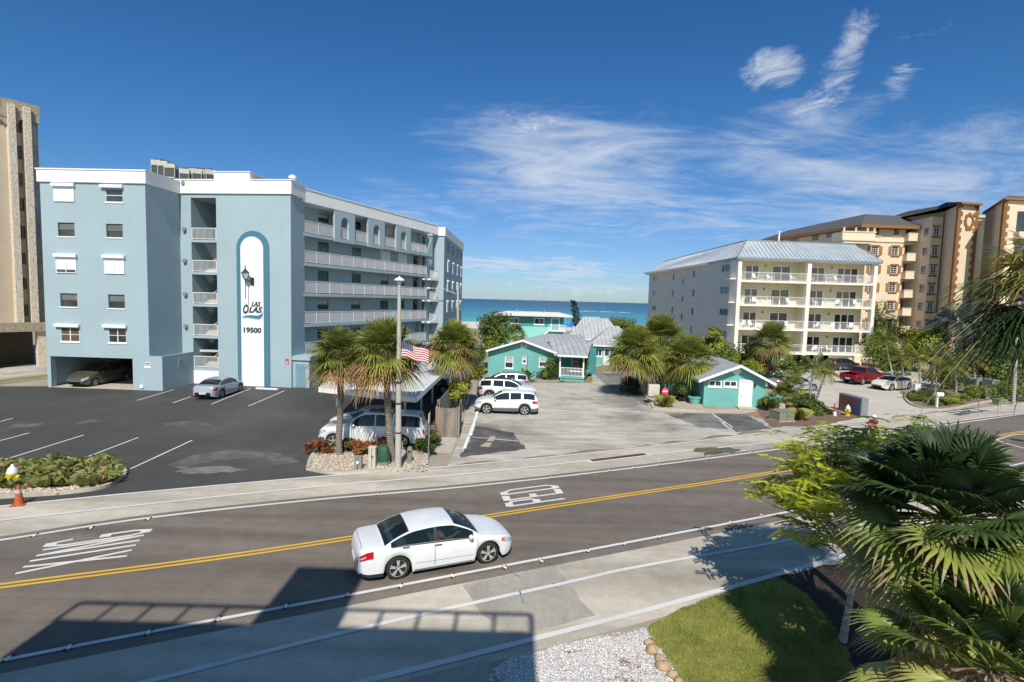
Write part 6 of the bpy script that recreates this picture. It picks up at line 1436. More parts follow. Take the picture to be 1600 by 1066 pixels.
t, S_, p_ = make_car(SUV, 'silver SUV with red tail lamps farthest back, before the teal cottage', psil, 'suv', 'SUV'); place(t, at(760, 612), at(811, 613), SUV, 1)
for y in (.5, -.5): m = MB(); m.tube([(-1.9, y, 1.66), (.1, y, 1.70)], .025, 6); m.build('roof_rail', m_black, t, world=False)
t, S_, p_ = make_car(RTR, 'dark red pickup truck with open bed parked by the condominium pier', pred, 'pickup_truck', 'pickup truck', rimstyle=6); place(t, at(1348.5, 602) + Vector((3.3, 1.6, 0)), at(1348.5, 602), RTR, -1)
t, S_, p_ = make_car(COU, 'cream coupe parked facing left in the condominium lot', pcr, 'coupe'); place(t, at(1386, 611.5), at(1428.5, 609), COU, 1)
t, S_, p_ = make_car(SUV, 'dark SUV in the shade under the condominium', pgr, 'suv', 'SUV'); t.location = at(1316, 578); t.rotation_euler = (0, 0, .3)
t, S_, p_ = make_car(SED, 'silver car half hidden by palms behind the small teal house', psil); t.location = at(1240, 609); t.rotation_euler = (0, 0, .1)
t, S_, p_ = make_car(SED, 'white sedan parked behind the pickup, partly under the carport', pw); t.location = at(580, 672); t.rotation_euler = (0, 0, PI - .05)
t, S_, p_ = make_car(SED, 'dark car in the shade under the white carport', pgr); t.location = at(672, 612); t.rotation_euler = (0, 0, PI)
# scooter and rider on the far lane
SC = thing('scooter', 'dark scooter riding the far lane, seen above the leafy tree', 'scooter', at(1357, 690), A_ROAD + PI)
for x in (.62, -.62): m = MB(); m.lathe([(.2, -.05), (.26, -.05), (.29, -.02), (.29, .02), (.26, .05), (.2, .05)], (x, 0, .29), 16, 'y'); m.build('wheel', m_tyre, SC, smooth=True, world=False)
m = MB(); m.tube([(.62, 0, .3), (.45, 0, .85), (.38, 0, 1.02)], .035, 8); m.tube([(.36, -.33, 1.06), (.40, 0, 1.04), (.36, .33, 1.06)], .018, 6); m.build('handlebar', m_black, SC, world=False)
m = MB(); m.box(-.8, -.05, -.14, .14, .45, .74); m.box(-.1, .4, -.14, .14, .3, .38); m.extr([(.36, -.18, .35), (.36, .18, .35), (.5, .14, .9), (.5, -.14, .9)], (.05, 0, 0)); m.build('body', pgr, SC, world=False, bevel=.04)
m = MB(); m.box(-.72, -.08, -.13, .13, .742, .82); m.build('seat', m_black, SC, world=False, bevel=.03)
PP, EE = seated(); PP = [((p[0][0], p[0][1], p[0][2] + .22),) + p[1:] for p in PP]
rd = person('person', 'x', (PP, EE), m_skin, in_car(SC, (-.25, 0, 0)), A_ROAD + PI); tag(rd, 'rider in a red top and white helmet on the scooter behind the tree', 'person')
m = MB(); m.ball((-.11, 0, 1.54), .135, 12, 8, (1.1, .95, 1)); m.build('helmet', m_wmetal, rd, smooth='all', world=False)
m = MB(); m.ball((-.06, 0, 1.52), .115, 10, 6, (1.0, .9, .6)); m.build('visor', m_cg, rd, smooth='all', world=False)
m = MB(); m.lathe(prof, (0, 0, .22), 14); m.v = [(-.12 + v[0] * .85 - (v[2] - .82) * .12, v[1] * 1.12, v[2]) for v in m.v]
for sd in (1, -1): m.tube([(-.16, sd * .18, 1.27), (.05, sd * .26, 1.08), (.28, sd * .19, 1.13)], [.075, .062, .05], 8)
m.build('shirt', pmat('red shirt', (.14, .02, .02), .8), rd, smooth=True, world=False)
# ------------------------------------------------------------------ foliage materials: tint 0 dark green .. 1 dry straw
def leafmat(name, stops, rough=0.5, trans=0.25, spec=0.4):
    m, nt, b = newmat(name); at_ = N(nt, 'ShaderNodeAttribute'); at_.attribute_name = 'tint'
    c = ramp(nt, at_.outputs['Fac'], stops); vec = mapping(nt)
    c = mixc(nt, 1.0, c, ramp(nt, noise_n(nt, vec, 6, 2), [(.3, (.8,) * 3), (.7, (1.15,) * 3)]), 'MULTIPLY')
    nt.links.new(c, b.inputs['Base Color']); b.inputs['Roughness'].default_value = rough; b.inputs['Specular IOR Level'].default_value = spec
    if trans:
        t = N(nt, 'ShaderNodeBsdfTranslucent'); nt.links.new(c, t.inputs[0]); mx = N(nt, 'ShaderNodeMixShader'); mx.inputs[0].default_value = trans
        nt.links.new(b.outputs[0], mx.inputs[1]); nt.links.new(t.outputs[0], mx.inputs[2]); nt.links.new(mx.outputs[0], nt.nodes['Material Output'].inputs[0])
    return m
m_palm = leafmat('palm leaf', [(0, (.055, .085, .022)), (.3, (.175, .21, .045)), (.55, (.32, .32, .055)), (.78, (.42, .27, .06)), (1, (.36, .21, .11))])
m_fgpalm = leafmat('fan palm leaf', [(0, (.022, .045, .018)), (.35, (.05, .09, .025)), (.65, (.20, .25, .045)), (.88, (.36, .36, .09)), (1, (.36, .26, .14))], .42, .22, .45)
m_leaf = leafmat('broad leaf', [(0, (.022, .045, .012)), (.4, (.08, .125, .02)), (.75, (.24, .29, .03)), (1, (.40, .40, .05))])
m_poin = leafmat('feathery leaf', [(0, (.06, .12, .015)), (.5, (.30, .42, .03)), (1, (.72, .72, .09))], .5, .5)
m_red = leafmat('red green leaf', [(0, (.06, .09, .02)), (.45, (.16, .14, .03)), (.75, (.32, .10, .03)), (1, (.45, .13, .03))])
m_brom = leafmat('strap leaf', [(0, (.06, .085, .02)), (.5, (.24, .27, .06)), (.85, (.52, .50, .22)), (1, (.45, .30, .16))])
m_grass = leafmat('grass blade', [(0, (.11, .14, .02)), (.5, (.28, .29, .045)), (1, (.48, .44, .13))], .7, .2)
m_dry = pmat('dry frond', (.28, .19, .12), .9, var=.3, scale=3); 
def barkm(name, col, rings=3.0):
    m, nt, b = newmat(name); vec = mapping(nt)
    wv = N(nt, 'ShaderNodeTexWave', wave_type='BANDS', bands_direction='Z'); wv.inputs['Scale'].default_value = rings; wv.inputs['Distortion'].default_value = 3; wv.inputs['Detail'].default_value = 3; nt.links.new(vec, wv.inputs['Vector'])
    c = mixc(nt, ramp(nt, noise_n(nt, vec, 9, 5, .7), [(.3, (0,) * 3), (.7, (1,) * 3)]), mul(col, .55), mul(col, 1.2))
    c = mixc(nt, 1.0, c, ramp(nt, wv.outputs['Fac'], [(0, (.7,) * 3), (.4, (1,) * 3)]), 'MULTIPLY')
    nt.links.new(c, b.inputs['Base Color']); b.inputs['Roughness'].default_value = .95; bump(nt, b, wv.outputs['Fac'], .7, .03); return m
m_trunk = barkm('palm trunk', (.27, .225, .18)); m_trunkp = barkm('pale smooth trunk', (.42, .39, .34), 1.5); m_bark = barkm('bark', (.16, .13, .10), 1)
def frame_(d):
    d = d.normalized(); s = d.cross(Vector((0, 0, 1)))
    s = Vector((1, 0, 0)) if s.length < .05 else s.normalized(); return d, s, s.cross(d).normalized()
def fan_leaf(mb, base, d, pet, r, n, spread, droop, tint, rnd, w=.045, pw=.018, cup=.25):
    d, s, u = frame_(d); hub = base + d * pet + Vector((0, 0, -.08 * pet * pet)); roll = rnd.uniform(-.5, .5)
    s2 = s * math.cos(roll) + u * math.sin(roll); u2 = d.cross(s2) * -1
    mb.tint = min(1, tint + .15); mb.add([base - s * pw, base + s * pw, hub + s * pw * .6, hub - s * pw * .6], [(0, 1, 2, 3)]); mb.add([base - u * pw, base + u * pw, hub + u * pw * .6, hub - u * pw * .6], [(0, 1, 2, 3)])
    dn = Vector((0, 0, -1))
    for k in range(n):
        a = -spread + 2 * spread * k / (n - 1) + rnd.uniform(-.05, .05); dr = (d * math.cos(a) + s2 * math.sin(a) + u2 * cup * abs(math.sin(a))).normalized(); rr = r * (.72 + .28 * math.cos(a * .7)) * rnd.uniform(.9, 1.08)
        x = dr.cross(u2).normalized(); dp = droop * rnd.uniform(.7, 1.3)
        pts = [hub + dr * rr * t + dn * dp * rr * t ** 2.2 for t in (0.02, .4, .75, 1.0)]; ws = (w * .35, w, w * .6, .003)
        mb.tint = max(0, min(1, tint + rnd.uniform(-.08, .08)))
        vs = []
        for p, ww in zip(pts, ws): vs += [p - x * ww, p + x * ww]
        mb.add(vs, [(0, 1, 3, 2), (2, 3, 5, 4), (4, 5, 7, 6)])
def sabal(name, label, base, top, rc, seed=1, nl=44, group=None, dead=.25, fine=1.0, tr=.17, yellow=.0):
    rnd = random.Random(seed); base = Vector(base); top = Vector(top); t = thing(name, label, 'palm tree', base, 0, group)
    h = top - base; m = MB(); n = 9; path = [h * (i / n) + Vector((math.sin(i * .9 + seed) * .03, math.cos(i * 1.1 + seed) * .03, 0)) * (0 if i in (0, n) else 1) for i in range(n + 1)]
    m.tube([Vector((0, 0, -.1))] + path[1:], [tr * 1.25] + [tr * (1.0 - .15 * i / n) for i in range(1, n)] + [tr * 1.1], 12); m.build('trunk', m_trunk, t, smooth=True, world=False)
    m = MB(); c = h + Vector((0, 0, .15))
    for i in range(nl):
        f = (i + .5) / nl; el_ = R(88) - f ** 1.05 * R(128) + rnd.uniform(-.12, .12); az_ = i * 2.39996 + rnd.uniform(-.2, .2)
        d = Vector((math.cos(az_) * math.cos(el_), math.sin(az_) * math.cos(el_), math.sin(el_))); low = max(0, (f - .62) / .38)
        tint = .16 + .26 * rnd.random() + yellow * rnd.random() + (.22 * low if rnd.random() < .8 else .05) + (.5 if (f > 1 - dead and rnd.random() < .5) else 0)
        fan_leaf(m, c + d * .1, d, rc * rnd.uniform(.42, .58), rc * rnd.uniform(.46, .58), int(28 * fine), R(125), .22 + .42 * f, min(1, tint), rnd, w=.03 * rc / 1.8 * 1.15 / fine ** .5)
    m.build('crown', m_palm, t, world=False); return t
def feather_leaf(mb, base, d, L, droop, tint, rnd, n=26, ll=.35, w=.02, rw=.014):
    d, s, u = frame_(d); pts = []
    for i in range(9):
        q = i / 8; pts.append(base + d * L * q + Vector((0, 0, -1)) * droop * L * q * q)
    mb.tint = min(1, tint + .2); mb.tube(pts, [rw * (1.1 - i / 8) for i in range(9)], 4, False)
    for k in range(n):
        q = .12 + .88 * k / n; i = min(7, int(q * 8)); p = pts[i].lerp(pts[i + 1], q * 8 - i); tg = (pts[i + 1] - pts[i]).normalized(); l = ll * (math.sin(PI * min(1, q * .9 + .08))) ** .6
        for sd in (-1, 1):
            mb.tint = max(0, min(1, tint + rnd.uniform(-.1, .1)))
            dd = (s * sd + tg * .55 + Vector((0, 0, -.35 - .3 * rnd.random()))).normalized(); mid = p + dd * l * .5; e = p + dd * l + Vector((0, 0, -.25 * l)); ww = tg * w
            mb.add([p - ww * .4, p + ww * .4, mid + ww, e, mid - ww], [(0, 1, 2, 3, 4)])
def feather_palm(name, label, base, top, L, seed=1, nl=16, group=None, tint=.45, tr=.09, n=24, mat=None, trunk=None):
    rnd = random.Random(seed); base = Vector(base); t = thing(name, label, 'palm tree', base, 0, group); h = Vector(top) - base
    m = MB(); m.tube([h * (i / 6) + Vector((math.sin(i + seed) * .05, 0, 0)) * (i not in (0, 6)) for i in range(7)], [tr * 1.4] + [tr] * 5 + [tr * .8], 8); m.build('trunk', trunk or m_trunkp, t, smooth=True, world=False)
    m = MB()
    for i in range(nl):
        f = (i + .5) / nl; el_ = R(78) - f * R(85); az_ = i * 2.39996 + rnd.uniform(-.2, .2); d = Vector((math.cos(az_) * math.cos(el_), math.sin(az_) * math.cos(el_), math.sin(el_)))
        feather_leaf(m, h, d, L * rnd.uniform(.85, 1.1), .35 + .35 * f, tint + rnd.uniform(-.15, .2) + (.25 if f > .8 else 0), rnd, n, L * .24, .02 * L / 1.6)
    m.build('crown', mat or m_palm, t, world=False); return t
def leaf_cloud(mb, c, rad, n, size, rnd, tint=.45, clumps=14, tv=.25, up=.4):
    """leaves gathered in clumps through an ellipsoid, with gaps between the clumps"""
    cl = []
    for i in range(clumps):
        v = Vector((rnd.gauss(0, 1), rnd.gauss(0, 1), rnd.gauss(0, 1) * .9 + .25)).normalized() * rnd.uniform(.35, .88); cl.append((v, rnd.uniform(.32, .5), rnd.uniform(-tv, tv)))
    for i in range(n):
        v, cr, ct = cl[rnd.randrange(clumps)]; q = v + Vector((rnd.gauss(0, 1), rnd.gauss(0, 1), rnd.gauss(0, 1))).normalized() * cr * rnd.random() ** .4
        p = Vector((c[0] + q.x * rad[0], c[1] + q.y * rad[1], c[2] + q.z * rad[2]))
        nrm = (q.normalized() + Vector((rnd.uniform(-1, 1), rnd.uniform(-1, 1), rnd.uniform(-.3, 1) + up)) * .8).normalized(); d, s, u = frame_(nrm)
        a = rnd.uniform(0, 2 * PI); x = s * math.cos(a) + u * math.sin(a); y = nrm.cross(x); l = size * rnd.uniform(.7, 1.4); wd = l * rnd.uniform(.32, .5)
        mb.tint = max(0, min(1, tint + ct + rnd.uniform(-.12, .12)))
        mb.add([p - x * l * .5, p - x * l * .05 + y * wd * .5, p + x * l * .5 - nrm * l * .15, p - x * l * .05 - y * wd * .5], [(0, 1, 2, 3)])
def bush(name, label, c, rad, n=900, size=.16, seed=1, tint=.45, mat=None, group=None, cat='shrub', clumps=14, trunk=None, tv=.25):
    rnd = random.Random(seed); c = Vector(c); g0 = Vector((c.x, c.y, 0)); t = thing(name, label, cat, g0, 0, group); zc = c.z
    m = MB(); leaf_cloud(m, (0, 0, zc), rad, int(n * 2.6), size * 1.12, rnd, tint, clumps, tv); m.build('crown' if cat == 'tree' else 'foliage', mat or m_leaf, t, world=False)
    m = MB(); r0 = .05 if not trunk else trunk; k = 5
    if trunk: m.tube([(0, 0, -.05), (.05, 0, zc - rad[2] * .5), (0, .05, zc)], [r0, r0 * .8, r0 * .5], 8)
    lim = []
    for i in range(k):
        a = 2 * PI * i / k + seed; b0_ = Vector((0, 0, zc - rad[2] * .6)) if trunk else Vector((.1 * math.cos(a), .1 * math.sin(a), 0))
        m.tube([b0_, b0_ + Vector((rad[0] * .3 * math.cos(a), rad[1] * .3 * math.sin(a), (zc - b0_.z) * .6)), Vector((rad[0] * .65 * math.cos(a), rad[1] * .65 * math.sin(a), zc + rad[2] * .3))], [r0 * .6, r0 * .4, r0 * .15], 5)
    m.build('trunk' if cat == 'tree' else 'stems', m_bark, t, smooth=True, world=False); return t
def tuft(mb, c, n, h, sp, rnd, tint=.5, w=.02, arch=.6):
    for i in range(n):
        a = rnd.uniform(0, 2 * PI); r = rnd.uniform(0, sp * .25); b = Vector((c[0] + r * math.cos(a), c[1] + r * math.sin(a), c[2])); o = Vector((math.cos(a), math.sin(a), 0)) * sp * rnd.uniform(.5, 1.1); hh_ = h * rnd.uniform(.6, 1.1)
        x = Vector((-math.sin(a), math.cos(a), 0)) * w; p1 = b + o * .35 + Vector((0, 0, hh_ * .8)); p2 = b + o + Vector((0, 0, hh_ * (1 - arch * .5)))
        mb.tint = max(0, min(1, tint + rnd.uniform(-.3, .35))); mb.add([b - x * .7, b + x * .7, p1 + x, p2, p1 - x], [(0, 1, 2, 3, 4)])
def tuft_plant(name, label, p, n=60, h=.5, sp=.4, seed=1, tint=.5, w=.02, mat=None, cat='plant', group=None):
    m = MB(); tuft(m, (0, 0, 0), n, h, sp, random.Random(seed), tint, w); o = m.build(name, mat or m_brom); o.location = p; return tag(o, label, cat, group)
# ------------------------------------------------------------------ sabal palms by the road
def z_at(x, y, Y): return atY(x, y, Y)
b1 = at(530, 712); sabal('cabbage_palm', 'cabbage palm with straight trunk in front of the white pickup, left of two', b1, z_at(533, 562, b1.y) , 1.8, 3, 64, 'cabbage palms beside the street')
b2 = at(613, 722); sabal('cabbage_palm', 'cabbage palm beside the grey lamp post, its crown behind the flag', b2, z_at(600, 558, b2.y), 2.05, 8, 76, 'cabbage palms beside the street', .3, tr=.19, yellow=.1)
b3 = at(712, 641); sabal('cabbage_palm', 'cabbage palm with a round orange skirted crown by the wooden fence', b3, z_at(708, 545, b3.y), 2.25, 5, 80, 'cabbage palms beside the street', .4, yellow=.2, tr=.2)
ba = at(1008, 618); sabal('cabbage_palm', 'left cabbage palm of the clump beside the mailbox cabinet', ba, z_at(992, 552, ba.y - 1), 2.75, 11, 78, 'cabbage palm clump by the driveway', .15, yellow=.15, tr=.26)
bb = at(1027, 606); sabal('cabbage_palm', 'tallest middle cabbage palm of the clump above the mailbox cabinet', bb, z_at(1033, 532, bb.y), 2.95, 12, 78, 'cabbage palm clump by the driveway', .15, yellow=.15, tr=.25)
bc = at(1056, 622); sabal('cabbage_palm', 'right cabbage palm of the clump in front of the teal shed wall', bc, z_at(1074, 565, bc.y), 2.6, 13, 74, 'cabbage palm clump by the driveway', .15, yellow=.12, tr=.2)
bd = at(1197, 596); sabal('cabbage_palm', 'lone cabbage palm standing before the condominium balconies', bd, z_at(1205, 535, bd.y - 1), 2.5, 17, 60, None, .2, tr=.24)
sabal('cabbage_palm', 'small cabbage palm peeking over the cottage roof', (2.2, 73, 0), z_at(806, 524, 73), 1.7, 19, 30, None, .2)
# ------------------------------------------------------------------ feather palms on the right
fp = [(1262, 641, 1272, 574, 2.0, 'slim feather palm, left of the pair by the grey transformer box'), (1273, 636, 1290, 582, 1.6, 'slim feather palm, right of the pair by the grey transformer box'),
      (1439, 616, 1436, 560, 2.3, 'feather palm just left of the white pedestal in the hedge island'), (1455, 612, 1462, 556, 2.2, 'feather palm in the middle of the hedge island'),
      (1494, 620, 1492, 570, 2.0, 'feather palm in front of the green utility cabinets'), (1412, 596, 1408, 556, 2.4, 'feather palm behind the cream coupe'),
      (1394, 588, 1384, 530, 2.4, 'tall feather palm at the right corner of the condominium'), (1472, 606, 1478, 572, 1.8, 'short feather palm in the hedge island'),
      (1526, 606, 1520, 560, 2.2, 'feather palm behind the green utility cabinets')]
for i, (x, y, xt, yt, L, lab) in enumerate(fp):
    b = at(x, y); feather_palm('feather_palm', lab, b, z_at(xt, yt, b.y), L, 20 + i, 18, 'feather palms on the right', .18 + .07 * (i % 3), n=20)
b = at(1496, 588); feather_palm('silver_palm', 'big silvery palm in front of the peach towers', b, z_at(1494, 502, b.y), 4.2, 44, 24, None, .3, .2, 26, leafmat('silver leaf', [(0, (.07, .1, .085)), (.5, (.16, .2, .17)), (1, (.26, .28, .2))]))
b = at(1545, 592); feather_palm('silver_palm', 'second silvery palm under the right peach tower', b, z_at(1552, 512, b.y), 3.8, 45, 24, None, .3, .2, 26, bpy.data.materials['silver leaf'])
# ------------------------------------------------------------------ bushes and trees in the distance
BS = [('sea_grape_tree', 'round bright green tree left of the teal cottage', 766, 516, 62, (2.7, 2.7, 2.6), 1700, .3, .6, 'tree', .14),
      ('tree', 'dark green tree behind the wooden fence left of the cottage', 742, 548, 58, (1.8, 2, 2.4), 900, .25, .35, 'tree', .1),
      ('sea_grape_tree', 'low green sea grape tree on the beach beyond the grey roofs', 969, 508, 130, (5.0, 4, 2.0), 900, .5, .6, 'tree', .2),
      ('shrub', 'yellow green shrub leaning over the wooden fence', 722, 613, 38.5, (1.1, 1.6, 1.0), 800, .2, .85, 'shrub', None),
      ('shrub', 'yellow green shrub at the left wall of the cottage', 745, 580, 54, (1.0, 1.4, 1.3), 500, .2, .6, 'shrub', None),
      ('shrub', 'grey green tall shrub at the corner of the cottage porch', 864, 580, 55.5, (1.0, .8, 1.7), 700, .16, .35, 'shrub', None),
      ('shrub', 'low shrub before the cottage wall under the right window', 849, 588, 55.8, (.7, .6, .8), 300, .16, .45, 'shrub', None),
      ('shrub', 'flowering shrub right of the cottage porch', 911, 575, 56.5, (.6, .9, 1.6), 500, .16, .6, 'shrub', None),
      ('shrub', 'dark red shrub under the left palm of the clump', 991, 601, 49, (1.4, 1.2, 1.0), 900, .16, .15, 'shrub', None),
      ('shrub', 'dark bushes under the right palm of the clump', 1066, 619, 45, (1.1, .9, .9), 700, .16, .2, 'shrub', None),
      ('tree', 'bright yellow green tree before the grey side wall of the condominium', 1112, 545, 66, (3.0, 2.6, 2.2), 1500, .3, .85, 'tree', .12),
      ('tree', 'slender young tree rising above the bushes at the condominium corner', 1118, 521, 64, (1.1, 1.1, .8), 300, .28, .85, 'tree', .06),
      ('tree', 'green tree between the small teal house and the condominium', 1150, 562, 60, (2.8, 2.4, 2.3), 1500, .28, .55, 'tree', .12),
      ('tree', 'dark round tree left of the lone cabbage palm', 1183, 567, 62, (2.4, 2.2, 2.6), 1500, .28, .2, 'tree', .12),
      ('shrub', 'yellowish hedge behind the small teal house', 1166, 582, 56, (2.2, 1.5, 1.5), 1000, .22, .75, 'shrub', None),
      ('shrub', 'feathery green bushes right of the lone cabbage palm', 1232, 583, 56, (2.2, 2, 1.6), 1100, .22, .55, 'shrub', None),
      ('tree', 'tall green tree against the right side of the condominium', 1379, 535, 76, (2.6, 3, 5.2), 2600, .32, .5, 'tree', .2),
      ('tree', 'dense green tree below the peach balconies', 1412, 548, 74, (3.6, 3, 3.6), 2200, .32, .4, 'tree', .2),
      ('tree', 'bright green bushy tree in front of the first peach tower', 1458, 540, 70, (4.0, 3, 2.6), 2200, .32, .7, 'tree', .2),
      ('tree', 'dark tree right of the silvery palms', 1540, 560, 62, (4.5, 3, 3.4), 2400, .3, .15, 'tree', .2),
      ('tree', 'dark green tree at the right edge beyond the utility cabinets', 1590, 575, 58, (4.0, 3, 3.0), 2000, .3, .3, 'tree', .2),
      ('tree', 'green tree at the right edge above the road hedge', 1600, 545, 66, (5, 4, 5.0), 2200, .34, .55, 'tree', .2),
      ('shrub', 'dark green shrubs along the wall beside the red pickup', 1403, 583, 67, (3.0, 1.5, 1.4), 900, .25, .2, 'shrub', None),
      ('shrub', 'orange green bush behind the palms of the hedge island', 1476, 590, 56, (2.4, 1.4, 1.6), 900, .22, .6, 'shrub', None),
      ('shrub', 'low grass green hedge at the right edge behind the path', 1582, 610, 50, (4.2, 1.2, 1.0), 1200, .18, .6, 'shrub', None),
      ('shrub', 'dark shrub behind the grey monument sign palms', 1258, 640, 42.5, (1.6, 1.0, .9), 900, .16, .3, 'shrub', None),
      ('shrub', 'bush beside the green transformer box near the small teal house', 1283, 652, 40.8, (1.2, .8, .6), 600, .15, .45, 'shrub', None),
      ('shrub', 'leafy shrub at the foot of the blue end block', 700, 556, 66, (2.0, 1.5, 1.4), 700, .25, .5, 'shrub', None)]
for i, (nm, lab, x, y, Y, rad, n, sz, tint, cat, tr) in enumerate(BS):
    p = z_at(x, y, Y); p.z = max(p.z, rad[2] * .75) if cat == 'shrub' else p.z
    bush(nm, lab, p, rad, n, sz, 60 + i, tint, m_red if 'red' in lab[:9] else None, None, cat, 16 if n > 1000 else 9, tr)
# hedge island plants
hid = [(1425, 624, .5), (1437, 628, .55), (1450, 630, .6), (1462, 634, .65), (1476, 634, .7), (1490, 632, .7), (1504, 628, .75), (1520, 622, .8), (1443, 619, .4), (1470, 622, .5)]
ch_ = None
for i, (x, y, tn) in enumerate(hid):
    p = at(x, y); bush('hedge_shrub', f'{ords[i]} clipped shrub from the left in the kerbed hedge island' if i < 8 else f'{("left", "right")[i - 8]} rear clipped shrub of the kerbed hedge island', (p.x, p.y, .42), (.95, .8, .5), 420, .12, 200 + i, tn, None, 'clipped shrubs of the hedge island', 'shrub', 8)
# large fan leaf plants between the lots
for i, (x, y, s, lab) in enumerate([(1222, 632, 1.5, 'low fan palm beside the teal bins'), (1238, 618, 1.6, 'low fan palm behind the transformer box'), (1205, 640, .8, 'spiky plant at the right corner of the small teal house')]):
    b = at(x, y); sabal('low_fan_palm', lab, b, b + Vector((0, 0, .5)), s, 90 + i, 26, None, .1, tr=.12)
# banana-like plant by the cottage, grass clump, conifer
t = thing('banana_plant', 'broad leaved plant fanning out in front of the cottage windows', 'plant', at(822, 596)); rnd = random.Random(5); m = MB()
for i in range(16):
    a = i * 2.4; el_ = R(75) - i * R(3.4); d = Vector((math.cos(a) * math.cos(el_), math.sin(a) * math.cos(el_), math.sin(el_))); d, s, u = frame_(d); L = rnd.uniform(1.5, 2.2); m.tint = rnd.uniform(.25, .6)
    P = [d * L * q + Vector((0, 0, -.5 * q * q * L * .6)) for q in (0, .35, .6, .8, 1)]; W_ = (.02, .05, .24, .22, .02); vs = []
    for p, w_ in zip(P, W_): vs += [p - s * w_, p + s * w_]
    m.add(vs, [(0, 1, 3, 2), (2, 3, 5, 4), (4, 5, 7, 6), (6, 7, 9, 8)])
m.build('foliage', m_leaf, t, world=False); m = MB(); m.tube([(0, 0, 0), (.1, 0, 2.6)], [.07, .03], 6); m.build('stem', m_bark, t, world=False)
tuft_plant('grass_clump', 'tall green grass clump between the mailbox cabinet and red sign', at(1039, 636), 160, 1.1, .75, 3, .6, .02, m_grass)
tuft_plant('grass_clump', 'pale ornamental grass beside the green transformer box', at(1247, 656), 160, 1.0, .8, 4, .8, .02, m_grass)
tuft_plant('agave', 'spiky blue green agave by the corner of the small teal house', at(1200, 641), 36, 1.2, .9, 5, .15, .05, m_palm)
p = z_at(905, 512, 120); t = thing('norfolk_pine', 'thin ragged conifer standing against the sea', 'tree', (p.x, p.y, 0)); m = MB(); zt_n = z_at(900, 470, 120).z
m.tube([(0, 0, 0), (-.7, 0, zt_n * .5), (-1.5, 0, zt_n)], [.25, .18, .04], 8); m.build('trunk', m_bark, t, smooth=True, world=False); m = MB(); rnd = random.Random(9)
for i in range(60):
    q = .3 + .7 * i / 60; c = Vector((-.7 * q * 2.1, 0, zt_n * q)); a = i * 2.4; L = rnd.uniform(.6, 1.5) * (1.2 - .5 * q)
    e = c + Vector((math.cos(a) * L, math.sin(a) * L, .2)); m.tint = rnd.uniform(.1, .3)
    for k in range(7): pp = c.lerp(e, .3 + .7 * k / 7); m.add([pp + Vector((rnd.uniform(-.2, .2), rnd.uniform(-.2, .2), .15)), pp + Vector((.22, 0, -.1)), pp + Vector((-.2, .1, -.12))], [(0, 1, 2)])
m.build('crown', leafmat('conifer', [(0, (.02, .03, .025)), (1, (.06, .08, .06))]), t, world=False)
# ------------------------------------------------------------------ planted islands by the road
m_ggr = pmat('tan landscaping stone', (.62, .52, .41), .95, var=.3, scale=9, fine=.4, fscale=35, bmp=1, bscale=28, bdist=.06)
def kerbed(name, label, pts, w=.16, h=.13, fill=None, closed=True):
    P = [Vector((p.x, p.y, 0)) for p in pts]; P = smooth_line(P + ([P[0]] if closed else []), 5); m = MB(); a, b = offs(P, 0), offs(P, w if sum((P[i].x * P[(i + 1) % len(P)].y - P[(i + 1) % len(P)].x * P[i].y) for i in range(len(P))) > 0 else -w)
    for i in range(len(P) - 1):
        m.add([(a[i].x, a[i].y, 0), (a[i + 1].x, a[i + 1].y, 0), (a[i + 1].x, a[i + 1].y, h), (a[i].x, a[i].y, h), (b[i].x, b[i].y, 0), (b[i + 1].x, b[i + 1].y, 0), (b[i + 1].x, b[i + 1].y, h), (b[i].x, b[i].y, h)], [(0, 1, 2, 3), (3, 2, 6, 7), (5, 4, 7, 6)])
    o = struct(m.build(name, m_conc)); 
    if fill: f = sheet(fill[0], b[:-1], .09, fill[1])
    return o
isl1 = [at(x, y) for x, y in [(-150, 792), (0, 780), (60, 776), (120, 771), (165, 763), (193, 748), (198, 737), (180, 727), (110, 724), (0, 727), (-150, 735)]]
kerbed('kerb', '', isl1, fill=('stone_bed', m_ggr))
m = MB(); rnd = random.Random(11)
for i in range(300):
    x = rnd.uniform(-40, 178); y = rnd.uniform(731, 766) - x * .02 + (4 if x < 60 else 0); p = at(x, min(y, 765 - max(0, x - 120) * .18)); tuft(m, (p.x, p.y, .09), 9, rnd.uniform(.4, .65), .55, rnd, rnd.uniform(.2, .85), .03, .75)
o = m.build('strap_leaf_groundcover', m_brom); struct(o, 'stuff')
isl2 = [at(x, y) for x, y in [(478, 735), (520, 742), (560, 740), (620, 737), (655, 731), (668, 722), (672, 705), (655, 700), (560, 700), (500, 705), (484, 716)]]
kerbed('kerb', '', isl2, fill=('stone_bed', m_ggr))
m = MB(); rnd = random.Random(6)
for i in range(700):
    if i < 450: p = at(rnd.uniform(486, 668), rnd.uniform(712, 738))
    else: x = rnd.uniform(-20, 190); p = at(x, 774 - max(0, x - 90) * .22 - rnd.uniform(0, 7))
    m.ball((p.x, p.y, .10), rnd.uniform(.035, .085), 6, 4, (1, rnd.uniform(.6, 1), .6), None, .3, rnd)
struct(m.build('landscaping_stones', pmat('pale stones', (.54, .45, .36), .9, var=.3, scale=3), smooth='all'), 'stuff')
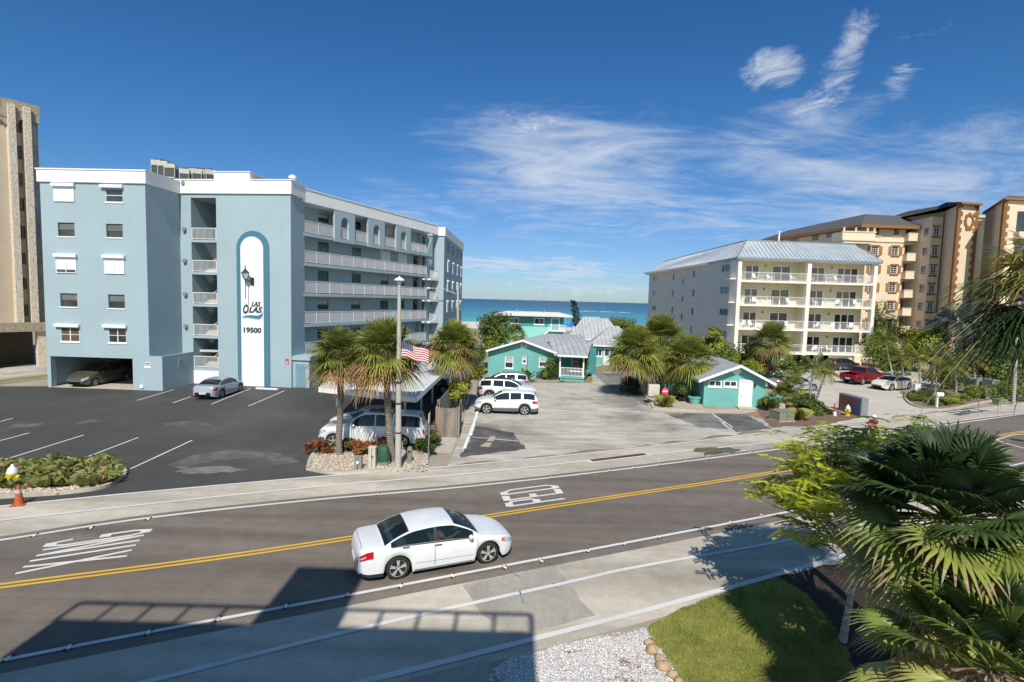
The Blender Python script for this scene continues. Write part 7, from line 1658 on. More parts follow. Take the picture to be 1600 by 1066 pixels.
for i, (x, y, r_, tn, lab) in enumerate([(500, 712, .55, .7, 'red and green croton at the left tip of the stone bed'), (545, 708, .6, .55, 'orange croton behind the left palm trunk'), (566, 712, .6, .75, 'red croton left of the white pedestal'), (585, 705, .5, .8, 'rust red croton behind the white pedestal'), (650, 706, .55, .2, 'green croton right of the lamp post'), (662, 712, .5, .3, 'green leafy plant beside the sign post'), (672, 698, .6, .25, 'green plants between sign post and gate')]):
    p = at(x, y); bush('croton', lab, (p.x, p.y, .42), (r_ * 1.25, r_, .45), 420, .14, 300 + i, tn, m_red if tn > .4 else m_leaf, 'crotons in the stone bed', 'shrub', 8)
kerbed('kerb', '', [at(x, y) for x, y in [(1412, 616), (1413, 624), (1425, 634), (1450, 640), (1480, 641), (1520, 633), (1560, 624), (1540, 612), (1480, 606), (1430, 608)]], fill=('planting_bed', pmat('planting soil', (.2, .15, .1), .95, var=.3)))
sheet('mulch_bed', gp([(1205, 668), (1180, 640), (1225, 632), (1300, 640), (1345, 652), (1290, 664)]), .014, pmat('red mulch', (.24, .14, .10), .95, var=.3, scale=6, fine=.5, fscale=30, bmp=.6))
sheet('stone_bed', gp([(1005, 615), (1040, 606), (1100, 620), (1098, 640), (1190, 642), (1160, 647), (1018, 645)]), .013, m_ggr)
m = MB(); q = [at(x, y) for x, y in [(1008, 617), (1022, 640), (1100, 644)]]; 
for a, b in zip(q, q[1:]): d = (b - a).normalized(); n = Vector((-d.y, d.x, 0)) * .08; m.prism([(a - n).xy, (b - n).xy, (b + n).xy, (a + n).xy], 0, .13)
struct(m.build('kerb', m_conc))
m_grs = pmat('turf', (.24, .25, .05), .95, var=.3, scale=.8, fine=.35, fscale=40, bmp=.5); m_dryg = pmat('dry turf', (.3, .25, .12), .95, var=.3, scale=1, fine=.4, fscale=30)
sheet('grass_strip', gp([(-150, 612), (0, 600), (76, 589), (76, 585), (0, 594), (-150, 603)]), .006, m_grs)
m = MB(); a, b = at(-100, 613), at(76, 591.5); d = (b - a).normalized(); n = Vector((-d.y, d.x, 0)) * .1; m.prism([(a - n).xy, (b - n).xy, (b + n).xy, (a + n).xy], 0, .14); struct(m.build('kerb', m_conc))
sheet('grass_strip', gp([(870, 598), (926, 598), (924, 575), (960, 566), (990, 570), (984, 581), (942, 581), (915, 590)]), .005, m_dryg)
# ------------------------------------------------------------------ near verge: lawn, stones, gravel, mulch
lawnp = gp([(1008, 980), (1020, 968), (1060, 952), (1120, 930), (1180, 912), (1240, 893), (1262, 890)]) 
m_mul = pmat('dark mulch', (.05, .032, .024), .95, var=.4, scale=7, fine=.7, fscale=22, bmp=1.0, bscale=22, bdist=.05)
m, nt, b = newmat('white shell gravel'); vec = mapping(nt); v = N(nt, 'ShaderNodeTexVoronoi'); v.inputs['Scale'].default_value = 38; nt.links.new(vec, v.inputs['Vector'])
c = ramp(nt, v.outputs['Distance'], [(0, (.85, .82, .79)), (.55, (.5, .47, .44)), (.8, (.2, .17, .15))]); big = noise_n(nt, vec, 1.1, 6, .7, .5)
c = mixc(nt, ramp(nt, big, [(.58, (0,) * 3), (.64, (1,) * 3)]), c, (.24, .13, .08)); nt.links.new(c, b.inputs['Base Color']); b.inputs['Roughness'].default_value = .9; bump(nt, b, v.outputs['Distance'], -.8, .04); m_shell = m
sheet('gravel_bed', gp([(765, 1046), (800, 1030), (870, 1008), (960, 992), (1008, 980), (1015, 1000), (1045, 1030), (1070, 1066), (1110, 1150), (760, 1150), (775, 1066)]), .008, m_shell)
sheet('walkway', gp([(590, 1075), (640, 1062), (762, 1030), (775, 1066), (790, 1140), (540, 1150)]), .010, m_patch)
L0 = gp([(1010, 982), (1060, 953), (1120, 930), (1180, 912), (1215, 901), (1262, 930), (1300, 975), (1330, 1030), (1345, 1085), (1370, 1180), (1130, 1190), (1085, 1090), (1062, 1062), (1040, 1024), (1020, 1002)])
sheet('lawn', L0, .012, m_grs)
sheet('mulch_bed', gp([(1200, 905), (1290, 884), (1420, 846), (1600, 800), (1700, 850), (1750, 1300), (1350, 1300), (1330, 1085), (1320, 1030), (1290, 975), (1255, 930)]), .009, m_mul)
poly = [(p.x, p.y) for p in L0]
def inside(x, y, P=poly):
    c = False; j = len(P) - 1
    for i in range(len(P)):
        if (P[i][1] > y) != (P[j][1] > y) and x < (P[j][0] - P[i][0]) * (y - P[i][1]) / (P[j][1] - P[i][1]) + P[i][0]: c = not c
        j = i
    return c
m = MB(); rnd = random.Random(2); xs_ = [p[0] for p in poly]; ys_ = [p[1] for p in poly]; k = 0
while k < 30000:
    x, y = rnd.uniform(min(xs_), max(xs_)), rnd.uniform(min(ys_), max(ys_))
    if not inside(x, y): continue
    k += 1; a = rnd.uniform(0, PI * 2); h_ = rnd.uniform(.03, .085); m.tint = max(0, min(1, .5 + .6 * noise.noise(Vector((x * .9, y * .9, 0))) + .45 * noise.noise(Vector((x * 3.5, y * 3.5, 5))) + rnd.uniform(-.3, .3)))
    cx_, sx_ = math.cos(a) * .007, math.sin(a) * .007; m.add([(x - cx_, y - sx_, .012), (x + cx_, y + sx_, .012), (x + rnd.uniform(-.035, .035), y + rnd.uniform(-.035, .035), h_)], [(0, 1, 2)])
struct(m.build('grass', m_grass), 'stuff')
m = MB(); k = 0; gpoly = [(p.x, p.y) for p in gp([(765, 1046), (870, 1008), (1008, 980), (1045, 1030), (1110, 1150), (760, 1150)])]; gx = [p[0] for p in gpoly]; gy = [p[1] for p in gpoly]
while k < 3500:
    x, y = rnd.uniform(min(gx), max(gx)), rnd.uniform(min(gy), max(gy))
    if not inside(x, y, gpoly): continue
    k += 1; s_ = rnd.uniform(.008, .019); m.ball((x, y, .014), s_, 5, 3, (1, rnd.uniform(.6, 1), .6), 1 if rnd.random() < .07 else 0, .4, rnd)
struct(m.build('gravel', [pmat('shell white', (.82, .79, .76), .9, var=.15, scale=6), pmat('brown debris', (.16, .08, .05), .9)]), 'stuff')
m = MB(); k = 0
while k < 3500:
    x, y = rnd.uniform(6, 16), rnd.uniform(8, 18)
    if not inside(x, y, [(p.x, p.y) for p in gp([(1215, 903), (1290, 886), (1600, 802), (1640, 1000), (1350, 1200), (1330, 1085), (1320, 1030), (1290, 975), (1260, 930)])]): 
        k += .2; continue
    k += 1; a = rnd.uniform(0, PI); l = rnd.uniform(.02, .05); z = rnd.uniform(.015, .035); m.tint = .5; m.add([(x - l * math.cos(a), y - l * math.sin(a), z), (x + .012 * math.sin(a), y - .012 * math.cos(a), z + .008), (x + l * math.cos(a), y + l * math.sin(a), z - .003), (x - .012 * math.sin(a), y + .012 * math.cos(a), z)], [(0, 1, 2, 3)])
struct(m.build('mulch', pmat('mulch chips', (.085, .055, .04), .95, var=.5, scale=9)), 'stuff')
m_rock = pmat('sandstone', (.52, .37, .22), .9, var=.3, scale=4, fine=.3, fscale=20, bmp=.6, bscale=12)
for i, (x, y, s_, lab) in enumerate([(1013, 1007, .11, 'small pale edging stone at the upper tip of the gravel bed'), (1019, 1018, .17, 'large tan edging stone second from the top of the row'), (1031, 1033, .14, 'orange edging stone in the middle of the row beside the lawn'), (1037, 1045, .17, 'large orange edging stone below the middle one'), (1051, 1057, .13, 'tan edging stone near the bottom edge of the picture'), (1060, 1068, .12, 'edging stone cut by the bottom edge')]):
    m = MB(); m.ball((0, 0, .05), s_, 10, 7, (1.1, .8, .65), None, .22, random.Random(i)); o = m.build('edging_stone', m_rock, smooth='all'); o.location = at(x, y); o.rotation_euler[2] = i * .9; tag(o, lab, 'stone', 'edging stones between gravel and lawn')
# ------------------------------------------------------------------ the leafy tree over the walk
T0 = at(1316, 1003); PT_ = thing('poinciana_tree', 'leafy young tree with feathery yellow green leaves reaching over the near sidewalk', 'tree', T0)
rnd = random.Random(21); tips = []; tm = MB()
def loc(x, y, Y): return z_at(x, y, Y) - T0
f0_ = loc(1342, 870, 13.1); tm.tube([Vector((0, 0, -.05)), loc(1328, 940, 12.9), f0_], [.10, .075, .065], 10)
tg = [(1215, 745, 13.6), (1205, 790, 13.0), (1240, 700, 14.0), (1250, 720, 12.8), (1285, 685, 13.6), (1225, 830, 12.6), (1262, 770, 13.9), (1320, 690, 13.2), (1350, 700, 14.2), (1300, 730, 14.4), (1275, 800, 12.4), (1390, 680, 14.0), (1425, 668, 13.7), (1462, 672, 13.5), (1330, 760, 13.6), (1380, 720, 13.0), (1240, 765, 12.4), (1258, 845, 12.9), (1300, 840, 13.4), (1208, 770, 13.4), (1228, 722, 13.2), (1268, 740, 13.3), (1312, 712, 13.9), (1340, 735, 14.3), (1370, 695, 13.4), (1405, 700, 13.8), (1440, 690, 14.0), (1252, 795, 13.7), (1290, 770, 13.0), (1236, 812, 13.2), (1270, 672, 14.2), (1300, 668, 14.6), (1335, 675, 14.0), (1365, 678, 14.6), (1410, 672, 14.4), (1440, 665, 14.2), (1255, 690, 13.0), (1200, 755, 13.9), (1355, 672, 13.4), (1385, 668, 14.8)]
for x, y, Y in tg:
    e = loc(x, y, Y); mid = f0_.lerp(e, .45) + Vector((rnd.uniform(-.2, .2), rnd.uniform(-.2, .2), .25)); tm.tube([f0_ + Vector((0, 0, -.3 * rnd.random())), mid, e], [.04, .024, .009], 6)
    for k in range(5):
        a = mid.lerp(e, .35 + .16 * k); w_ = a + Vector((rnd.uniform(-.6, .6), rnd.uniform(-.6, .6), rnd.uniform(-.05, .35))); tm.tube([a, w_], [.009, .004], 4, False); tips.append((w_, y)); tips.append((a, y))
    tips.append((e, y))
tm.build('trunk', m_trunkp, PT_, smooth=True, world=False)
m = MB()
for p, y in tips:
    if y > 785 and rnd.random() < .55: continue
    n = rnd.randint(3, 4); a0_ = rnd.uniform(0, 6)
    for k in range(n):
        a = a0_ + 2 * PI * k / n; d = Vector((math.cos(a), math.sin(a), rnd.uniform(-.1, .35))).normalized(); L = rnd.uniform(.30, .46); d, s, u = frame_(d); tn = max(0, min(1, rnd.gauss(.62, .22) + (T0.x + p.x < 7.6) * .15))
        q = [p + d * L * t + Vector((0, 0, -.35 * L * t * t)) for t in (0, .33, .66, 1)]
        for j in range(7):
            t = .15 + .8 * j / 7; c = q[min(2, int(t * 3))].lerp(q[min(2, int(t * 3)) + 1], t * 3 - min(2, int(t * 3)))
            for sd in (1, -1):
                m.tint = max(0, min(1, tn + rnd.uniform(-.12, .12))); e = c + (s * sd + d * .5 + Vector((0, 0, -.2))).normalized() * rnd.uniform(.11, .17); x = d * .036; mid = (c + e) / 2
                m.add([c, mid + x, e, mid - x], [(0, 1, 2, 3)])
m.build('crown', m_poin, PT_, world=False)
# ------------------------------------------------------------------ big fan palm in the near right corner
def pleat_fan(mb, base, d, pet, r, n, spread, droop, tint, rnd, tipdry=0.0, split=.58):
    d, s, u = frame_(d); hub = base + d * pet + Vector((0, 0, -.10 * pet)); roll = rnd.uniform(-.35, .35); s2 = s * math.cos(roll) + u * math.sin(roll); u2 = (s2.cross(d)).normalized()
    mb.tint = min(1, tint + .2); mb.tube([base, base.lerp(hub, .5) + Vector((0, 0, .03)), hub], [.024, .017, .012], 5, False)
    da = 2 * spread / n; dn = Vector((0, 0, -1))
    def pos(a, rr, lift=0): 
        dr = (d * math.cos(a) + s2 * math.sin(a)).normalized(); q = rr / r
        return hub + dr * rr + u2 * (.16 * rr * abs(math.sin(a)) + lift) + dn * droop * r * q ** 2.4
    for k in range(n):
        a = -spread + da * (k + .5); rk = r * (.78 + .22 * math.cos(a * .75)) * rnd.uniform(.95, 1.05); rs_ = rk * split * rnd.uniform(.92, 1.05); tn = max(0, min(1, tint + rnd.uniform(-.05, .05)))
        prev = None
        for t in (.05, .3, .62, 1.0):
            rr = rs_ * t; hw = rr * math.tan(da / 2); row = [pos(a - da / 2, rr), pos(a, rr, .010 + .012 * t), pos(a + da / 2, rr)]
            if prev: mb.tint = tn; mb.add(prev + row, [(0, 1, 4, 3), (1, 2, 5, 4)])
            prev = row
        tw = rnd.uniform(-.05, .05); dp = rnd.uniform(0, .12) * r
        m1 = pos(a + tw * .5, rs_ + (rk - rs_) * .5); hw = rs_ * math.tan(da / 2) * .55; sd = (prev[2] - prev[0]).normalized() * hw; e = pos(a + tw, rk) + dn * dp; m1 = m1 + dn * dp * .25
        mb.tint = tn; mb.add(prev + [m1 - sd, m1 + sd], [(0, 1, 3), (1, 4, 3), (1, 2, 4)]); mb.tint = min(1, tn + tipdry); mb.add([m1 - sd, m1 + sd, e + sd * .06, e - sd * .06], [(0, 1, 2, 3)])
def fan_palm(name, label, base, top, nl, pet, r, seed, tr=.16, lo=-45, lit=.2, lo2=0):
    rnd = random.Random(seed); base = Vector(base); t = thing(name, label, 'palm tree', base); h = Vector(top) - base
    m = MB(); m.tube([Vector((0, 0, -.1)), h * .5 + Vector((.05, 0, 0)), h], [tr * 1.3, tr, tr * 1.1], 12); m.build('trunk', m_trunk, t, smooth=True, world=False)
    for i in range(nl):
        f = (i + .5) / nl; el_ = R(80) - f * R(80 - lo) + rnd.uniform(-.1, .1); az_ = i * 2.39996 + rnd.uniform(-.15, .15); d = Vector((math.cos(az_) * math.cos(el_), math.sin(az_) * math.cos(el_), math.sin(el_)))
        tn = .10 + .28 * rnd.random() + (lit + .42 * (f - .55) / .45 if f > .55 else lo2) + (.1 if d.y < -.2 and f > .5 else 0)  # lower and sunward fronds tinted yellower: sunlit look put into the leaf colour
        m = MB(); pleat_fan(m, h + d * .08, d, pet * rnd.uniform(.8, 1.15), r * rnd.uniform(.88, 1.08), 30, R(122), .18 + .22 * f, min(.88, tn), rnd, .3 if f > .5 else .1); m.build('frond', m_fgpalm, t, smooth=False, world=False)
    # brown fibre and dead fronds under the crown
    m = MB()
    for i in range(26):
        a = i * 2.4; o = Vector((math.cos(a), math.sin(a), 0)); p = h + Vector((0, 0, -.15 - .03 * i)) + o * tr; m.tint = 1; e = p + o * rnd.uniform(.25, .5) + Vector((0, 0, -rnd.uniform(.4, 1.0))); x = Vector((-o.y, o.x, 0)) * .05; m.add([p - x, p + x, e + x * .4, e - x * .4], [(0, 1, 2, 3)])
    m.build('dead_skirt', m_dry, t, world=False); return t
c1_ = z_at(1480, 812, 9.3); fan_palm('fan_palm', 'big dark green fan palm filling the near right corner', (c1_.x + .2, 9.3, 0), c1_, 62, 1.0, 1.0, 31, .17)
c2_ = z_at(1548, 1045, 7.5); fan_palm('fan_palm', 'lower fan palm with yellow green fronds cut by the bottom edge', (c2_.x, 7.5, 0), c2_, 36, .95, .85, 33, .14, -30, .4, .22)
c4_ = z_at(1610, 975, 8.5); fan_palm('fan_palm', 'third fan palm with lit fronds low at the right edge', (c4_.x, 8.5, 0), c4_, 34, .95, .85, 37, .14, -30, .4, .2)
# tall palm at the right edge with hanging dry fronds
c3_ = z_at(1655, 455, 9.5); T3 = thing('fan_palm', 'tall palm mostly beyond the right edge with drooping dark fronds and dry stalks', 'palm tree', (c3_.x + .3, 9.5, 0)); h3 = c3_ - Vector((c3_.x + .3, 9.5, 0)); rnd = random.Random(41)
m = MB(); m.tube([Vector((0, 0, -.1)), h3 * .5, h3], [.2, .14, .15], 12); m.build('trunk', m_trunk, T3, smooth=True, world=False)
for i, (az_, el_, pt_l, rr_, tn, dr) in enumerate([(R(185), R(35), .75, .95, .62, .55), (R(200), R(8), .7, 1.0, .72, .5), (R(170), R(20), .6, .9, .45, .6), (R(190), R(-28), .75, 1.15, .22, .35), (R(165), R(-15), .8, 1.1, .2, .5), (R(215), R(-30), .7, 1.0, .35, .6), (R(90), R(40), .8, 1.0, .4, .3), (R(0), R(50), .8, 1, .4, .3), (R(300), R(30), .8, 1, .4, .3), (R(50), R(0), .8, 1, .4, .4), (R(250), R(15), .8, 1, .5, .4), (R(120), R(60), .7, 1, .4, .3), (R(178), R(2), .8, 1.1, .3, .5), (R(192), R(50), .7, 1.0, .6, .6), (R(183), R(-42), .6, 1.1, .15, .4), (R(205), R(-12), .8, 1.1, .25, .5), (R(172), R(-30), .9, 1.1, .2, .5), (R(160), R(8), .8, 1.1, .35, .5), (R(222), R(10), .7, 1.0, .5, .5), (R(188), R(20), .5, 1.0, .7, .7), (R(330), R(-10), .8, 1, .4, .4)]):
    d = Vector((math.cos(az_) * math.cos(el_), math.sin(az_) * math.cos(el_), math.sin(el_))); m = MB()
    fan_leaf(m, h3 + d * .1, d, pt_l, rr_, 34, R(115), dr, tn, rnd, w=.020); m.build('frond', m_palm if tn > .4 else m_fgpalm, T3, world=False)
m = MB()
for i, (x, y, L) in enumerate([(1440, 640, 0), (1425, 590, 0), (1470, 560, 0), (1495, 590, 0), (1530, 620, 0), (1560, 630, 0), (1585, 640, 0)]):
    e = z_at(x, y, 9.3 + .1 * i) - T3.location; a = h3 + Vector((-.1, 0, -.1 - .05 * i)); mid = a.lerp(e, .5) + Vector((0, 0, .45 if i < 6 else .1)); m.tint = 1; P = [a, a.lerp(mid, .5) + Vector((0, 0, .12)), mid, mid.lerp(e, .6) + Vector((0, 0, .05)), e]; P.append(e + Vector((0, 0, -.35))); m.tube(P, [.011, .009, .007, .006, .005, .002], 5)
    for k in range(9): q = mid.lerp(e, k / 9); w_ = q + Vector((rnd.uniform(-.12, .12), rnd.uniform(-.1, .1), rnd.uniform(-.3, -.05))); m.tube([q, w_], [.006, .002], 3, False)
m.build('dry_stalks', m_dry, T3, world=False)
# ------------------------------------------------------------------ street furniture
m_pole = pmat('galvanised concrete pole', (.46, .43, .39), .8, var=.1, scale=2, fine=.1)
b = at(622, 734); LP_ = thing('street_lamp', 'tall grey lamp post with the flag fixed to it, beside the street', 'lamp post', b)
m = MB(); top = z_at(624, 440, b.y) - b; m.tube([Vector((0, 0, 0)), top * .3, top], [.155, .135, .075], 14); m.build('pole', m_pole, LP_, smooth=True, world=False)
m = MB(); m.lathe([(.05, -.05), (.16, .0), (.24, .05), (.20, .12), (.05, .20), (.02, .25)], top, 16); m.build('lamp_head', m_wmetal, LP_, smooth=True, world=False)
m = MB(); m.lathe([(.12, -.10), (.20, .03)], top, 14); m.build('lens', m_blind, LP_, world=False)
for hz in (1.8, 3.2, 4.2): m = MB(); m.lathe([(.16, -.03), (.16, .03)], top * (hz / top.z), 14); m.build('band', m_black, LP_, world=False)
# flag: a waving cloth with stripes and a starred canton, hanging at the post
fp0 = z_at(624, 545, b.y); FL = thing('flag', 'stars and stripes flag waving to the right from the lamp post', 'flag', fp0)
W_, Hh = 1.35, .75
def fl_p(u, v): 
    sag = -.32 * u - .18 * u * u; y = .10 * math.sin(u * 7 + v) * u; return Vector((.1 + u * W_ * .93, y, Hh * (v - .5) * (1 - .12 * u) + sag * .75 + .04 * math.sin(u * 9)))
m = MB(); nU = 26
for s_ in range(13):
    for i in range(nU):
        u0, u1 = i / nU, (i + 1) / nU; v0, v1 = s_ / 13, (s_ + 1) / 13; can = s_ >= 6 and u1 <= .43; m.add([fl_p(u0, v0), fl_p(u1, v0), fl_p(u1, v1), fl_p(u0, v1)], [(0, 1, 2, 3)], 2 if can else (0 if s_ % 2 == 0 else 1))
for r_ in range(5):
    for c_ in range(6):
        p = fl_p(.035 + c_ * .068, .5 + r_ * .1); 
        for off in (-.008, .008): m.add([p + Vector((math.cos(k * 1.2566 * .5) * (.024 if k % 2 == 0 else .010), off, math.sin(k * 1.2566 * .5) * (.024 if k % 2 == 0 else .010))) for k in range(10)], [tuple(range(10))], 1)
m.build('cloth', [pmat('flag red', (.42, .025, .04), .8), pmat('flag white', (.7, .68, .66), .8), pmat('flag blue', (.025, .035, .13), .8)], FL, smooth='all', world=False)
m = MB(); m.tube([(-.02, 0, .36), (.12, 0, .40)], .012, 6); m.tube([(-.02, 0, -.36), (.12, 0, -.34)], .012, 6); m.build('clip', m_black, FL, world=False)
bz = z_at(715, 575, 70); UP = thing('utility_pole', 'weathered pole with an arm lamp reaching left, beyond the palms', 'utility pole', (bz.x, 70, 0))
tp = z_at(715.5, 445, 70); m = MB(); m.tube([(0, 0, 0), tp - UP.location], [.2, .13], 10); m.build('pole', m_pole, UP, smooth=True, world=False); aL = z_at(671, 450.5, 70) - UP.location; a1 = z_at(713, 460, 70) - UP.location; am = z_at(692, 451, 70) - UP.location
m = MB(); m.tube([a1, am, aL], .05, 6); m.build('arm', m_grey, UP, world=False); m = MB(); m.box(aL.x - .75, aL.x + .1, -.2, .2, aL.z - .08, aL.z + .1); m.build('lamp_head', m_wmetal, UP, world=False, bevel=.05)
b = at(1583, 632); m = MB(); q = z_at(1592, 470, b.y); m.tube([b, q], [.16, .12], 10); tag(m.build('utility_pole', m_trunkp, smooth=True), 'pale slim pole standing at the right edge behind the hanging fronds', 'utility pole')
# sign post by the gate
b = at(669, 718); SG = thing('sign_post', 'thin metal sign post seen edge on beside the wooden gate', 'sign', b); m = MB(); m.tube([(0, 0, 0), (.05, 0, 2.45)], .03, 6); m.build('post', m_grey, SG, world=False); m = MB(); m.box(.03, .055, -.3, .1, 1.95, 2.4); m.build('plate', m_wmetal, SG, world=False)
# carport
zc = 2.65; cp = [at(498, 607, zc), at(650, 623, zc), at(702, 575, zc), at(690, 560, zc), at(560, 563, zc)]
CPT = thing('carport', 'white corrugated metal carport roof on thin white posts', 'carport', (cp[0].x + 3, cp[0].y + 3, 0))
m_cpr, nt, b_ = newmat('white corrugated metal'); vec = mapping(nt); wv = N(nt, 'ShaderNodeTexWave', wave_type='BANDS', bands_direction='X'); wv.inputs['Scale'].default_value = 1.1; nt.links.new(vec, wv.inputs['Vector'])
nt.links.new(mixc(nt, 1.0, ramp(nt, noise_n(nt, vec, 1, 5), [(.3, (.62, .62, .60)), (.7, (.8, .8, .78))]), ramp(nt, wv.outputs['Fac'], [(0, (.82,) * 3), (.4, (1,) * 3)]), 'MULTIPLY'), b_.inputs['Base Color']); b_.inputs['Roughness'].default_value = .5; bump(nt, b_, wv.outputs['Fac'], .5, .05)
m = MB(); m.extr(cp, (0, 0, .05)); m.build('roof', m_cpr, CPT)
m = MB()
for a, b_2 in ((cp[0], cp[1]), (cp[1], cp[2]), (cp[4], cp[0])): d = (b_2 - a).normalized(); n = Vector((-d.y, d.x, 0)) * .03; m.add([a - n - Vector((0, 0, .22)), b_2 - n - Vector((0, 0, .22)), b_2 - n + Vector((0, 0, .07)), a - n + Vector((0, 0, .07)), a + n - Vector((0, 0, .22)), b_2 + n - Vector((0, 0, .22)), b_2 + n + Vector((0, 0, .07)), a + n + Vector((0, 0, .07))], [(0, 1, 2, 3), (7, 6, 5, 4), (0, 4, 5, 1), (3, 2, 6, 7)])
m.build('gutter', m_wmetal, CPT)
def lp(u, v): return cp[0].lerp(cp[1], u).lerp(cp[4].lerp(cp[2], u), v)
for u, v in ((.16, .12), (.84, .12), (.16, .5), (.86, .5), (.16, .9), (.86, .88)):
    p = lp(u, v); m = MB(); m.box(p.x - .06, p.x + .06, p.y - .06, p.y + .06, 0, zc); m.build('post', m_wmetal, CPT)
a, b_2 = lp(.1, .12), lp(.9, .12); m = MB(); m.tube([a - Vector((0, 0, .12)), b_2 - Vector((0, 0, .12))], .06, 5); m.tube([lp(.1, .5) - Vector((0, 0, .12)), lp(.9, .5) - Vector((0, 0, .12))], .06, 5); m.build('beam', m_wmetal, CPT)
p = lp(.16, .12); m = MB(); m.box(p.x - .2, p.x + .12, p.y - .10, p.y - .07, 1.35, 1.85); m.build('notice_plate', m_panelw, CPT)
# wooden fences and enclosure
m_wood2, nt, b_ = newmat('weathered boards'); vec = mapping(nt, (3, 3, .5)); c = ramp(nt, noise_n(nt, vec, 1.2, 6, .7), [(.25, (.09, .075, .06)), (.5, (.24, .205, .17)), (.75, (.36, .31, .26))]); nt.links.new(c, b_.inputs['Base Color']); b_.inputs['Roughness'].default_value = .95; bump(nt, b_, noise_n(nt, vec, 3, 4), .5, .02)
m_wooo = pmat('new orange wood', (.36, .19, .08), .85, var=.2)
def wood_fence(name, label, pts, h=1.8, bw=.14, mat=m_wood2, cat='fence'):
    t = thing(name, label, cat, Vector((pts[0].x, pts[0].y, 0))); rnd = random.Random(len(label)); m = MB()
    for a, b in zip(pts, pts[1:]):
        d = (b - a); L = d.length; d.normalize(); n = Vector((-d.y, d.x, 0)); k = int(L / bw)
        for i in range(k):
            p = a + d * (i * bw); q = p + d * (bw - .012); hh_ = h + rnd.uniform(-.04, .04); o = n * rnd.uniform(-.008, .008)
            m.extr([p - n * .012 + o, q - n * .012 + o, q + n * .012 + o, p + n * .012 + o], (0, 0, hh_))
        for z in (.35, h - .3): m.extr([a + n * .03 + Vector((0, 0, z)), b + n * .03 + Vector((0, 0, z)), b + n * .07 + Vector((0, 0, z)), a + n * .07 + Vector((0, 0, z))], (0, 0, .09))
    m.build('boards', mat, t)
    for p in pts: m = MB(); m.box(p.x - .06, p.x + .06, p.y - .06, p.y + .06, 0, h + .05); m.build('post', mat, t)
    return t
g0, g1 = at(681, 683), at(716, 684); dlr = Vector((-.2, 2.3, 0))
wood_fence('wooden_gate', 'weathered plank gate of the enclosure facing the concrete pad', [g0 + Vector((.16, 0, 0)), g1 - Vector((.1, 0, 0))], 1.75, .13, cat='gate')
m = MB(); m.box(g0.x - .02, g0.x + .12, g0.y - .02, g0.y + .1, 0, 1.8); tag(m.build('gate_post', m_wooo), 'fresh orange wooden post at the left of the plank gate', 'post')
wood_fence('wooden_fence', 'left side wall of the plank enclosure', [g0 + Vector((0, .15, 0)), g0 + dlr], 1.75)
wood_fence('wooden_fence', 'right side wall of the plank enclosure', [g1 + Vector((0, .0, 0)), g1 + dlr + Vector((.1, 0, 0))], 1.8)
wood_fence('wooden_fence', 'long weathered plank fence between the carport and the SUVs', [g0 + dlr + Vector((.05, .1, 0)), Vector((-4.35, 40, 0)), Vector((-4.2, 48, 0)), Vector((-4.1, 58, 0)), Vector((-4.0, 68, 0))], 1.75, .15)
# wheel stops
stp = [(726.5, 701, 732.5, 686, 'lower'), (735.5, 681, 740.5, 667, 'upper')]
for x0, y0, x1, y1, w_ in stp: 
    a, b_2 = at(x0, y0), at(x1, y1); d = (b_2 - a).normalized(); n = Vector((-d.y, d.x, 0)); m = MB(); m.extr([a - n * .08, b_2 - n * .08, b_2 + n * .08, a + n * .08], (0, 0, .12)); tag(m.build('wheel_stop', m_bwhite, bevel=.02), f'{w_} white wheel stop beside the plank enclosure', 'wheel stop', 'white wheel stops')
for i, (x0, y0, x1, y1, lab) in enumerate([(400, 606, 434, 607.5, 'white wheel stop in front of the blue wall right of the arched panel'), (744, 652, 740, 663, 'white wheel stop at the nose of the nearest SUV'), (748, 638, 744, 650, 'white wheel stop beside the fence shrub')]):
    a, b_2 = at(x0, y0 + 2), at(x1, y1 + 2); d = (b_2 - a).normalized(); n = Vector((-d.y, d.x, 0)); m = MB(); m.extr([a - n * .08, b_2 - n * .08, b_2 + n * .08, a + n * .08], (0, 0, .13)); tag(m.build('wheel_stop', m_bwhite, bevel=.02), lab, 'wheel stop', 'white wheel stops')
# utility boxes
m_gbox = pmat('utility green', (.20, .22, .14), .6, var=.1); m_dgr = pmat('deep green', (.03, .10, .055), .5, var=.1); m_beige = pmat('beige pedestal', (.55, .5, .42), .6, var=.08); m_ggrey = pmat('green grey box', (.22, .24, .21), .6)
def cabinet(name, label, p, w_, d_, h_, mat, rz=0.0, cat='utility box', lid=.05, base=True):
    t = thing(name, label, cat, Vector((p.x, p.y, 0)), rz); m = MB(); m.box(-w_ / 2, w_ / 2, -d_ / 2, d_ / 2, .06, h_ - lid); m.build('cabinet', mat, t, world=False, bevel=.02)
    m = MB(); m.box(-w_ / 2 - .02, w_ / 2 + .02, -d_ / 2 - .02, d_ / 2 + .02, h_ - lid, h_); m.build('lid', mat, t, world=False, bevel=.015)
    m = MB(); m.box(-w_ / 2 - .05, w_ / 2 + .05, -d_ / 2 - .05, d_ / 2 + .05, 0, .06); m.build('plinth', m_conc, t, world=False)
    m = MB(); m.box(-.012, .012, -d_ / 2 - .015, -d_ / 2, .1, h_ - lid - .03); m.box(w_ * .15, w_ * .22, -d_ / 2 - .03, -d_ / 2, h_ * .5, h_ * .6); m.build('handle', m_black, t, world=False); return t
t = cabinet('utility_box', 'grey green meter box with a white sticker at the front of the stone bed', at(560, 736), .34, .25, .72, m_ggrey); m = MB(); m.lathe([(.07, -.145), (.07, -.142)], (0, 0, .45), 14, 'y'); m.build('sticker', m_wmetal, t, world=False)
